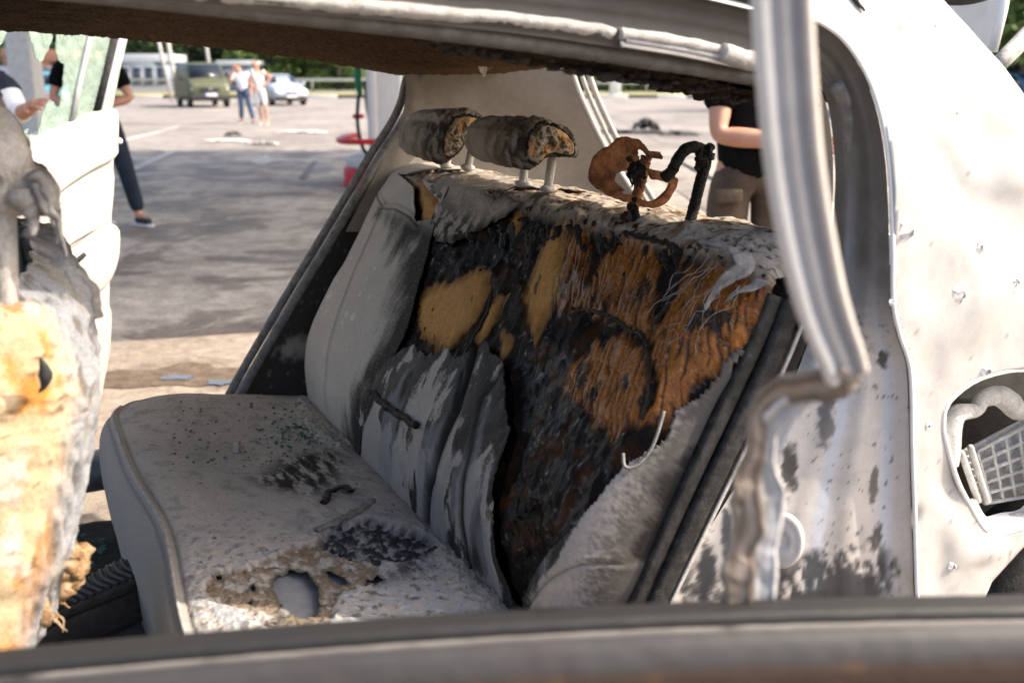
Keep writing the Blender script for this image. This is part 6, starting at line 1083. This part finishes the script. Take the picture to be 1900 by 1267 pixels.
# ================================================================== VEHICLES
TYRE = M_plain('tyre', (0.02, 0.02, 0.02), 0.8); RIMM = M_plain('wheel_rim', (0.30, 0.30, 0.31), 0.4, 0.6); VGL = M_plain('car_glass', (0.012, 0.014, 0.016), 0.08, var=0.2); LAMP = M_plain('lamp_lens', (0.72, 0.72, 0.70), 0.12, var=0.05); DPL = M_plain('bumper_plastic', (0.035, 0.035, 0.036), 0.6); REDL = M_plain('tail_lamp', (0.45, 0.012, 0.015), 0.2); PLATE = M_plain('plate_white', (0.62, 0.62, 0.64), 0.5); PBLUE = M_plain('plate_blue', (0.05, 0.10, 0.45), 0.5)
def vehicle(name, label, base, head, st, paint, glass, lamps, wheels, bump, plate, mirror, rear=None):
    """st: stations (x, half width, z floor, z belt, z top, half width at top), x forward; head = unit vector the nose points to"""
    head = np.array([head[0], head[1], 0.0]); head /= np.linalg.norm(head); side = np.array([-head[1], head[0], 0.0]); base = np.asarray(base, float)
    w3 = lambda p: base + head * p[0] + side * p[1] + np.array([0, 0, p[2]])
    car = thing(name, label, 'van' if 'van' in name else 'car', tuple(base)); st = np.array(st, float)
    fine = np.array([np.interp(np.linspace(0, len(st) - 1, (len(st) - 1) * 5 + 1), np.arange(len(st)), st[:, k]) for k in range(6)]).T; sm_ = fine.copy()
    for _ in range(2): sm_[1:-1, 1:] = 0.25 * sm_[:-2, 1:] + 0.5 * sm_[1:-1, 1:] + 0.25 * sm_[2:, 1:]
    V = []
    for x, w_, zb, zl, zt, wt in sm_:
        h = [(0.86, zb), (0.99, zb + 0.10), (1.0, lerp(zb, zl, 0.6)), (0.985, zl)]; ring = [(-q * w_, z) for q, z in h] + [(-lerp(w_, wt, 0.5) * 1.01, lerp(zl, zt, 0.5)), (-wt, lerp(zl, zt, 0.90)), (-wt * 0.86, zt), (-wt * 0.4, zt + 0.012)]; ring = ring + [(-a_, b_) for a_, b_ in ring[::-1]]; V += [w3((x, a_, b_)) for a_, b_ in ring]
    n = 16; F = [tuple(f) for f in gridF(len(sm_), n)] + [(i * n + n - 1, (i + 1) * n + n - 1, (i + 1) * n, i * n) for i in range(len(sm_) - 1)] + [tuple(range(n)), tuple((len(sm_) - 1) * n + j for j in range(n))[::-1]]
    put('body', V, F, paint, car)
    for nm, q in glass: put(nm, *prism(np.array([w3(p) for p in q]), (w3(q[2]) - w3(q[1])) * 0.0 + np.cross(w3(q[1]) - w3(q[0]), w3(q[3]) - w3(q[0])) / np.linalg.norm(np.cross(w3(q[1]) - w3(q[0]), w3(q[3]) - w3(q[0]))) * 0.012), VGL, car)
    for nm, c, r_, m_ in lamps:
        V, F = blob((0, 0, 0), r_, 1, 0.0, 2); put(nm, np.array([w3(np.array(c) + v) for v in V]), F, m_, car)
    for (x, y) in wheels[0]:
        r_ = wheels[1]; a = np.linspace(0, 2 * np.pi, 28, endpoint=False); pr = [(0.6, -0.09), (0.95, -0.10), (1, -0.06), (1, 0.06), (0.95, 0.10), (0.6, 0.09)]
        V = np.array([w3((x + math.cos(t) * q * r_, y + h, r_ + math.sin(t) * q * r_)) for q, h in pr for t in a]); m_ = len(a); F = [(i * m_ + j, i * m_ + (j + 1) % m_, (i + 1) * m_ + (j + 1) % m_, (i + 1) * m_ + j) for i in range(5) for j in range(m_)]; wo = put('wheel', V, F, TYRE, car)
        V = np.array([w3((x + math.cos(t) * 0.62 * r_, y + h, r_ + math.sin(t) * 0.62 * r_)) for h in (-0.085, 0.085) for t in a]); put('rim', V, [tuple(range(m_))[::-1], tuple(range(m_, 2 * m_))], RIMM, wo, smooth=False)
    for nm, c, s_, m_ in bump + plate + mirror:
        V, F = box((0, 0, 0), s_, bev=min(s_) * 0.25); put(nm, np.array([w3(np.array(c) + v) for v in V]), F, m_, car)
    return car
OLIVE = M_plain('olive_paint', (0.075, 0.082, 0.040), 0.45, var=0.15, scale=2); SILV = M_plain('silver_paint', (0.42, 0.46, 0.50), 0.3, 0.35, 0.05); TEAL = M_plain('teal_paint', (0.06, 0.20, 0.24), 0.3); BLUEP = M_plain('blue_paint', (0.04, 0.10, 0.17), 0.3)
to_cam = lambda p: -np.array([p[0], p[1], 0]) / np.linalg.norm(p[:2])
def turn(v, deg): a = math.radians(deg); return np.array([v[0] * math.cos(a) - v[1] * math.sin(a), v[0] * math.sin(a) + v[1] * math.cos(a), 0])
vb = gp(372, 47.5); VAN = [(2.38, 0.74, 0.40, 0.72, 0.90, 0.70), (2.28, 0.88, 0.30, 0.85, 1.05, 0.82), (1.80, 0.91, 0.28, 1.02, 1.20, 0.85), (1.08, 0.92, 0.28, 1.08, 1.90, 0.74), (0.7, 0.92, 0.28, 1.08, 1.95, 0.74), (-2.2, 0.92, 0.30, 1.08, 1.95, 0.74), (-2.38, 0.88, 0.40, 1.05, 1.80, 0.70)]
vehicle('van', 'olive green van facing the camera, parked beside the striped column', vb, turn(to_cam(vb), 9), VAN, OLIVE, [('windscreen', [(1.80, -0.76, 1.23), (1.80, 0.76, 1.23), (1.12, 0.66, 1.86), (1.12, -0.66, 1.86)]), ('side_window', [(1.50, 0.90, 1.16), (0.55, 0.915, 1.16), (0.55, 0.79, 1.76), (1.05, 0.79, 1.76)])],
        [('headlight', (2.33, -0.62, 0.80), (0.05, 0.20, 0.10), LAMP), ('headlight', (2.33, 0.62, 0.80), (0.05, 0.20, 0.10), LAMP)], ([(1.62, -0.80), (1.62, 0.80), (-1.4, -0.80), (-1.4, 0.80)], 0.33), [('grille', (2.40, 0, 0.80), (0.06, 0.80, 0.17), DPL), ('bumper', (2.40, 0, 0.46), (0.16, 1.72, 0.22), DPL), ('badge', (2.44, 0, 0.80), (0.02, 0.12, 0.12), RIMM)], [('number_plate', (2.50, 0, 0.56), (0.02, 0.52, 0.12), PLATE), ('plate_band', (2.512, -0.23, 0.56), (0.006, 0.05, 0.115), PBLUE)], [('mirror', (1.55, 1.05, 1.30), (0.12, 0.20, 0.26), DPL), ('mirror', (1.55, -1.05, 1.30), (0.12, 0.20, 0.26), DPL)])
SED = [(2.08, 0.62, 0.34, 0.50, 0.62, 0.56), (1.98, 0.82, 0.24, 0.60, 0.74, 0.74), (1.5, 0.87, 0.20, 0.74, 0.90, 0.76), (0.95, 0.88, 0.20, 0.86, 0.98, 0.78), (0.25, 0.88, 0.20, 0.90, 1.38, 0.58), (-0.2, 0.88, 0.20, 0.90, 1.45, 0.57), (-1.1, 0.88, 0.22, 0.92, 1.40, 0.57), (-1.75, 0.86, 0.26, 0.92, 1.05, 0.66), (-2.05, 0.76, 0.36, 0.80, 0.92, 0.62)]
SGL = [('windscreen', [(0.92, -0.70, 1.00), (0.92, 0.70, 1.00), (0.24, 0.54, 1.375), (0.24, -0.54, 1.375)]), ('side_window', [(0.60, 0.86, 0.97), (-1.2, 0.86, 0.97), (-0.9, 0.64, 1.33), (0.2, 0.64, 1.33)]), ('side_window', [(-1.2, -0.86, 0.97), (0.60, -0.86, 0.97), (0.2, -0.64, 1.33), (-0.9, -0.64, 1.33)]), ('rear_window', [(-1.72, 0.60, 1.08), (-1.72, -0.60, 1.08), (-1.22, -0.50, 1.36), (-1.22, 0.50, 1.36)])]
SLM = [('headlight', (1.98, -0.62, 0.66), (0.10, 0.20, 0.10), LAMP), ('headlight', (1.98, 0.62, 0.66), (0.10, 0.20, 0.10), LAMP), ('tail_lamp', (-1.98, -0.64, 0.80), (0.08, 0.12, 0.12), REDL), ('tail_lamp', (-1.98, 0.64, 0.80), (0.08, 0.12, 0.12), REDL)]
SBM = [('grille', (2.08, 0, 0.58), (0.05, 0.60, 0.10), DPL), ('bumper', (2.06, 0, 0.34), (0.12, 1.50, 0.20), DPL), ('badge', (2.12, 0, 0.62), (0.02, 0.10, 0.12), RIMM)]; SPL = [('number_plate', (2.13, 0, 0.44), (0.02, 0.52, 0.11), PLATE), ('number_plate', (-2.07, 0, 0.72), (0.02, 0.52, 0.11), PLATE)]
def smir(p): return [('mirror', (0.62, 0.98, 1.02), (0.12, 0.18, 0.13), p), ('mirror', (0.62, -0.98, 1.02), (0.12, 0.18, 0.13), p)]
SWH = ([(1.28, -0.76), (1.28, 0.76), (-1.28, -0.76), (-1.28, 0.76)], 0.31)
cb = gp(519, 50.5); vehicle('silver_car', 'silver car facing the camera behind the woman in white', cb, turn(to_cam(cb), 14), SED, SILV, SGL, SLM, SWH, SBM, SPL, smir(SILV))
cb = gp(66, 30.0); vehicle('teal_car', 'teal car with red tail lamp seen through the broken door glass', cb, turn(-to_cam(cb), 25), SED, TEAL, SGL, SLM, SWH, SBM, SPL, smir(TEAL))
cb = gp(1885, 33.0); vehicle('blue_car', 'dark blue car at the right edge beyond the gas strut', cb, turn(to_cam(cb), 70), SED, BLUEP, SGL, SLM, SWH, SBM, SPL, smir(BLUEP))

# ================================================================== PEOPLE
SKIN = M_noise('skin', [(0.3, (0.42, 0.20, 0.125)), (0.7, (0.52, 0.27, 0.18))], 14, 0.55, 0, 0.1, 300)
def skin_mesh(name, J, E, mat, parent, T_, sub=2):
    ks = list(J); me = bpy.data.meshes.new(name); org = ORG[parent.name] if parent else np.zeros(3)
    me.from_pydata([tuple(T_(J[k][:3]) - org) for k in ks], [(ks.index(a), ks.index(b)) for a, b in E], []); o = bpy.data.objects.new(name, me); COL.objects.link(o)
    if parent is not None: o.parent = parent
    ORG[o.name] = org; m = o.modifiers.new('skin', 'SKIN'); m.use_smooth_shade = True
    for i, k in enumerate(ks):
        r_ = J[k][3]; me.skin_vertices[0].data[i].radius = (r_, r_) if not isinstance(r_, tuple) else r_
    me.skin_vertices[0].data[0].use_root = True; s = o.modifiers.new('smooth', 'SUBSURF'); s.levels = sub; s.render_levels = sub
    o.data.materials.append(mat); return o
def person(label, base, yaw, P, shirt, trousers, shoes, hair, sleeve=0.55, legs=1.0, hairstyle='short', group=None, extra=None):
    """P: joints in metres (side, ahead, up) before turning by yaw; yaw 0 faces the photographer's way (image away)"""
    ca, sa = math.cos(yaw), math.sin(yaw); base = np.asarray(base, float)
    T_ = lambda p: base + RIGHT * (p[0] * ca - p[1] * sa) + FH * (p[0] * sa + p[1] * ca) + np.array([0, 0, p[2]])
    R = thing('person', label, 'person', tuple(base), group); A = lambda *a: tuple(a)
    g = lambda k: np.array(P[k], float)
    J = {}; E = []
    def jn(k, p, r_): J[k] = (*np.asarray(p, float), r_)
    def ed_(*c): 
        for a, b in zip(c[:-1], c[1:]): E.append((a, b))
    pel, chest, neck, head = g('pelvis'), g('chest'), g('neck'), g('head')
    jn('pelvis', pel, 0.105); jn('waist', lerp(pel, chest, 0.45), 0.100); jn('chest', chest, 0.13); jn('neck0', lerp(chest, neck, 0.8), 0.07); jn('neck', neck, 0.052); jn('jaw', lerp(neck, head, 0.55), 0.066); jn('skull', head, 0.092); up_ = (head - neck) / np.linalg.norm(head - neck); jn('crown', head + up_ * 0.085, 0.06); fd = g('face'); fd = fd / np.linalg.norm(fd); jn('nose', head + fd * 0.098 - up_ * 0.02, 0.014); jn('chin', lerp(neck, head, 0.5) + fd * 0.055, 0.035)
    sdv_ = np.cross(fd, up_); jn('ear_l', head + sdv_ * 0.09, 0.016); jn('ear_r', head - sdv_ * 0.09, 0.016)
    ed_('pelvis', 'waist', 'chest', 'neck0', 'neck', 'jaw', 'skull', 'crown'); ed_('skull', 'nose'); ed_('jaw', 'chin'); ed_('skull', 'ear_l'); ed_('skull', 'ear_r')
    for s in 'lr':
        sh_, el, wr_, hp, kn, an, to = (g(k + s) for k in ('sh', 'el', 'wr', 'hp', 'kn', 'an', 'to'))
        jn('sh' + s, sh_, 0.062); jn('ua' + s, lerp(sh_, el, 0.45), 0.052); jn('el' + s, el, 0.042); jn('fa' + s, lerp(el, wr_, 0.35), 0.043); jn('wr' + s, wr_, 0.028); ed_('chest', 'sh' + s, 'ua' + s, 'el' + s, 'fa' + s, 'wr' + s)
        d = (wr_ - el) / np.linalg.norm(wr_ - el); side = np.cross(d, fd); side /= np.linalg.norm(side) + 1e-9; jn('pm' + s, wr_ + d * 0.065, 0.032); ed_('wr' + s, 'pm' + s); crl = np.cross(side, d) * 0.02
        for i, (o_, l_) in enumerate(((-0.027, 0.075), (-0.009, 0.088), (0.009, 0.083), (0.026, 0.066))): jn('f%d%s' % (i, s), wr_ + d * 0.10 + side * o_, 0.0095); jn('g%d%s' % (i, s), wr_ + d * (0.10 + l_ * 0.5) + side * o_ * 1.15 + crl * 0.4, 0.0085); jn('h%d%s' % (i, s), wr_ + d * (0.10 + l_ * 0.85) + side * o_ * 1.2 + crl * 1.6, 0.007); ed_('pm' + s, 'f%d%s' % (i, s), 'g%d%s' % (i, s), 'h%d%s' % (i, s))
        jn('t0' + s, wr_ + d * 0.045 - side * 0.045, 0.011); jn('t1' + s, wr_ + d * 0.085 - side * 0.062, 0.0095); ed_('wr' + s, 't0' + s, 't1' + s)
        jn('hp' + s, hp, 0.078); jn('th' + s, lerp(hp, kn, 0.4), 0.072); jn('kn' + s, kn, 0.055); jn('cf' + s, lerp(kn, an, 0.35), 0.055); jn('an' + s, an, 0.036); jn('to' + s, to, 0.034); ed_('pelvis', 'hp' + s, 'th' + s, 'kn' + s, 'cf' + s, 'an' + s, 'to' + s)
    body = skin_mesh('body', J, E, SKIN, R, T_)
    C = {}; E = []; J = C
    w0 = lerp(pel, chest, 0.02); jn('hem', w0 - (0, 0, 0.10), 0.165); jn('waist', lerp(pel, chest, 0.40), 0.150); jn('chest', chest, 0.150); jn('collar', lerp(chest, neck, 0.62), 0.088); ed_('hem', 'waist', 'chest', 'collar')
    for s in 'lr':
        sh_, el = g('sh' + s), g('el' + s); jn('sh' + s, sh_, 0.082); jn('sl' + s, lerp(sh_, el, sleeve * 0.6), 0.078); jn('sm' + s, lerp(sh_, el, sleeve * 1.25), 0.086); ed_('chest', 'sh' + s, 'sl' + s, 'sm' + s) if sleeve > 0.05 else ed_('chest', 'sh' + s)
    skin_mesh('shirt', J, E, shirt, R, T_)
    J = {}; E = []; jn('pelvis', pel + (0, 0, 0.02), 0.140)
    jn('belt', lerp(pel, chest, 0.40), 0.142); ed_('pelvis', 'belt')
    for s in 'lr':
        hp, kn, an = g('hp' + s), g('kn' + s), g('an' + s); lo_ = lerp(kn, an, max(0.0, legs * 2 - 1)) if legs > 0.5 else lerp(hp, kn, legs * 2); jn('hp' + s, hp, 0.112); jn('th' + s, lerp(hp, kn, 0.45), 0.098); ed_('pelvis', 'hp' + s, 'th' + s)
        if legs > 0.5: jn('kn' + s, kn, 0.078); jn('lo' + s, lo_ + (0, 0, 0.03), 0.066); ed_('th' + s, 'kn' + s, 'lo' + s)
        else: jn('lo' + s, lo_, 0.10); ed_('th' + s, 'lo' + s)
    skin_mesh('trousers', J, E, trousers, R, T_)
    for s in 'lr':
        an, to = g('an' + s), g('to' + s); J = {}; E = []; d = to - an; d[2] = 0; d /= np.linalg.norm(d) + 1e-9; jn('heel', an * (1, 1, 0) - d * 0.04 + (0, 0, 0.05), 0.046); jn('mid', an * (1, 1, 0) + d * 0.07 + (0, 0, 0.048), 0.046); jn('toe', an * (1, 1, 0) + d * 0.17 + (0, 0, 0.040), 0.038); ed_('heel', 'mid', 'toe'); skin_mesh('shoe', J, E, shoes, R, T_)
        V = [T_(an * (1, 1, 0) + d * q + np.cross(d, (0, 0, 1)) * w_) for q, w_ in ((-0.085, -0.035), (0.08, -0.045), (0.19, -0.03), (0.215, 0), (0.19, 0.03), (0.08, 0.045), (-0.085, 0.035), (-0.1, 0))]; put('sole', *prism(np.array(V) * (1, 1, 0) + (0, 0, 0.002), (0, 0, 0.022), 0.005), bpy.data.materials['white_kerb_paint'], R)
    if hairstyle != 'bald':
        J = {}; E = []; jn('a', head + up_ * 0.03 - fd * 0.02, 0.104); jn('b', head + up_ * 0.085 - fd * 0.015, 0.072); ed_('a', 'b')
        if hairstyle == 'long': jn('c', head - fd * 0.07 - up_ * 0.10, 0.085); jn('d', head - fd * 0.07 - up_ * 0.26, 0.095); jn('e', head - fd * 0.05 - up_ * 0.44, 0.06); ed_('a', 'c', 'd', 'e')
        skin_mesh('hair', J, E, hair, R, T_)
    if extra: extra(R, T_, g)
    return R
def pose(**k):
    P = dict(pelvis=(0, 0, 0.95), chest=(0, 0, 1.26), neck=(0, 0.01, 1.48), head=(0, 0.03, 1.63), face=(0, -1, 0), shl=(-0.18, 0, 1.40), ell=(-0.25, 0, 1.12), wrl=(-0.25, -0.06, 0.88), shr=(0.18, 0, 1.40), elr=(0.25, 0, 1.12), wrr=(0.25, -0.06, 0.88), hpl=(-0.09, 0, 0.90), knl=(-0.10, -0.01, 0.50), anl=(-0.11, 0, 0.085), tol=(-0.13, -0.15, 0.045), hpr=(0.09, 0, 0.90), knr=(0.10, -0.01, 0.50), anr=(0.11, 0, 0.085), tor=(0.13, -0.15, 0.045)); P.update(k); return P
CLW = M_plain('white_cotton', (0.62, 0.63, 0.66), 0.9, var=0.06, bump=0.2); CLP = M_plain('cream_cotton', (0.66, 0.60, 0.54), 0.9, var=0.06); JEAN = M_plain('blue_denim', (0.045, 0.085, 0.15), 0.9, var=0.3, scale=30); NAVY = M_plain('navy_cloth', (0.012, 0.018, 0.035), 0.9, var=0.3); BLK2 = M_plain('black_cloth', (0.006, 0.006, 0.0065), 0.95, var=0.3, bump=0.2, spec=0.05); KHAKI = M_noise('brown_work_cloth', [(0.3, (0.055, 0.037, 0.025)), (0.7, (0.10, 0.068, 0.046))], 18, 0.95, 0, 0.5, 60); OLV = M_plain('olive_vest', (0.10, 0.085, 0.045), 0.9); HB = M_plain('brown_hair', (0.045, 0.022, 0.012), 0.6, var=0.4); HD_ = M_plain('dark_hair', (0.02, 0.015, 0.012), 0.6, var=0.4); SHB = M_plain('black_shoe', (0.02, 0.02, 0.022), 0.6); SND = M_plain('tan_sandal', (0.40, 0.20, 0.13), 0.7)
def phone(R, T_, g): V, F = box((0, 0, 0), (0.075, 0.012, 0.15), bev=0.003); c = T_(g('wrl') + np.array([0.02, -0.02, 0.10])); put('phone', V + c, F, BLK2, R)
person('bald man in white shirt and jeans, hand at his face', gp(449, 29.8), 0.0, pose(head=(-0.14, -0.02, 1.60), neck=(-0.07, 0, 1.47), chest=(-0.02, 0, 1.26), face=(-0.6, -0.8, -0.15), shl=(-0.23, 0, 1.39), ell=(-0.36, -0.12, 1.16), wrl=(-0.23, -0.16, 1.42), shr=(0.16, 0.02, 1.38), elr=(0.24, 0.02, 1.10), wrr=(0.22, -0.04, 0.86), knl=(-0.06, -0.05, 0.50), anl=(-0.10, 0.02, 0.085), tol=(-0.12, -0.14, 0.045), knr=(0.17, -0.03, 0.50), anr=(0.24, 0.06, 0.085), tor=(0.30, -0.08, 0.045)), CLW, JEAN, SHB, HD_, sleeve=0.6, hairstyle='bald')
person('woman in white sleeveless top and knee-length skirt, hand on hip', gp(478, 28.9), 0.0, pose(head=(-0.04, -0.03, 1.66), face=(-0.5, -0.85, -0.1), shl=(-0.17, 0, 1.42), ell=(-0.21, -0.10, 1.14), wrl=(-0.10, -0.18, 1.02), shr=(0.16, 0, 1.42), elr=(0.38, 0.02, 1.30), wrr=(0.20, -0.06, 1.10), knl=(0.0, -0.01, 0.50), anl=(0.04, 0.0, 0.085), tol=(0.0, -0.14, 0.045), knr=(0.17, -0.01, 0.50), anr=(0.19, 0.02, 0.085), tor=(0.20, -0.13, 0.045)), CLP, CLW, SND, HD_, sleeve=0.0, legs=0.52)
def pockets(R, T_, g):
    for dx, dz in ((-0.135, 0.80),): V, F = box((0, 0, 0), (0.11, 0.03, 0.055), -YAW, 0.008); put('pocket_flap', V + T_(np.array([dx + 0.02, -0.115, dz + 0.02])), F, KHAKI, R)
person('man in black t-shirt and brown work trousers behind the door post', gp(1405, 4.15), 0.0, pose(face=(0.7, 0.7, 0), pelvis=(0.0, 0, 0.93), chest=(-0.01, 0, 1.24), shl=(-0.14, -0.03, 1.40), ell=(-0.175, -0.14, 1.06), wrl=(0.13, -0.25, 1.04), shr=(0.17, 0.05, 1.40), elr=(0.20, 0.10, 1.10), wrr=(0.20, 0.02, 0.86)), BLK2, KHAKI, SHB, HD_, sleeve=0.62, extra=pockets)
def vest(R, T_, g):
    V, F = prism(np.array([T_(np.array(p)) for p in ((-0.13, -0.165, 0.98), (0.13, -0.165, 0.98), (0.12, -0.165, 1.40), (0.06, -0.15, 1.44), (-0.06, -0.15, 1.44), (-0.12, -0.165, 1.40))]), FH * 0.02, 0.006); put('vest_front', V, F, OLV, R)
person('person in black t-shirt, olive vest and navy trousers behind the open far door', gp(168, 8.9), 0.0, pose(face=(0.3, -0.9, -0.2), shl=(-0.24, 0, 1.40), ell=(-0.32, -0.05, 1.12), wrl=(-0.12, -0.18, 1.02), shr=(0.20, 0, 1.40), elr=(0.335, -0.02, 1.11), wrr=(0.12, -0.16, 1.04), hpr=(0.12, 0, 0.90), knr=(0.24, -0.03, 0.50), anr=(0.30, 0.02, 0.085), tor=(0.42, -0.08, 0.045), knl=(-0.02, 0.02, 0.5), anl=(-0.02, 0.05, 0.085)), BLK2, NAVY, SHB, HD_, sleeve=0.6, extra=vest)
person('long-haired woman in navy vest and white sleeves behind the front seat', gp(-48, 5.2), 0.0, pose(face=(0.8, -0.4, -0.2), chest=(0.0, 0, 1.16), pelvis=(0, 0, 0.86), neck=(0, 0.01, 1.36), head=(0.01, 0.0, 1.50), shl=(-0.17, 0, 1.28), ell=(-0.22, 0, 1.0), wrl=(-0.1, -0.15, 0.95), shr=(0.15, -0.02, 1.24), elr=(0.24, -0.08, 1.10), wrr=(0.36, -0.20, 1.14), hpl=(-0.09, 0, 0.82), hpr=(0.09, 0, 0.82)), NAVY, NAVY, SHB, HB, sleeve=0.3, hairstyle='long', extra=lambda R, T_, g: skin_mesh('sleeve', {'a': (*lerp(g('shr'), g('elr'), 0.0), 0.075), 'b': (*lerp(g('shr'), g('elr'), 0.6), 0.068), 'c': (*g('elr'), 0.062), 'd': (*lerp(g('elr'), g('wrr'), 0.45), 0.058)}, [('a', 'b'), ('b', 'c'), ('c', 'd')], CLW, R, T_))
person('distant bystander in white beside the teal car', gp(16, 17.0), 0.0, pose(face=(0.3, -0.9, 0)), CLW, JEAN, SHB, HB)
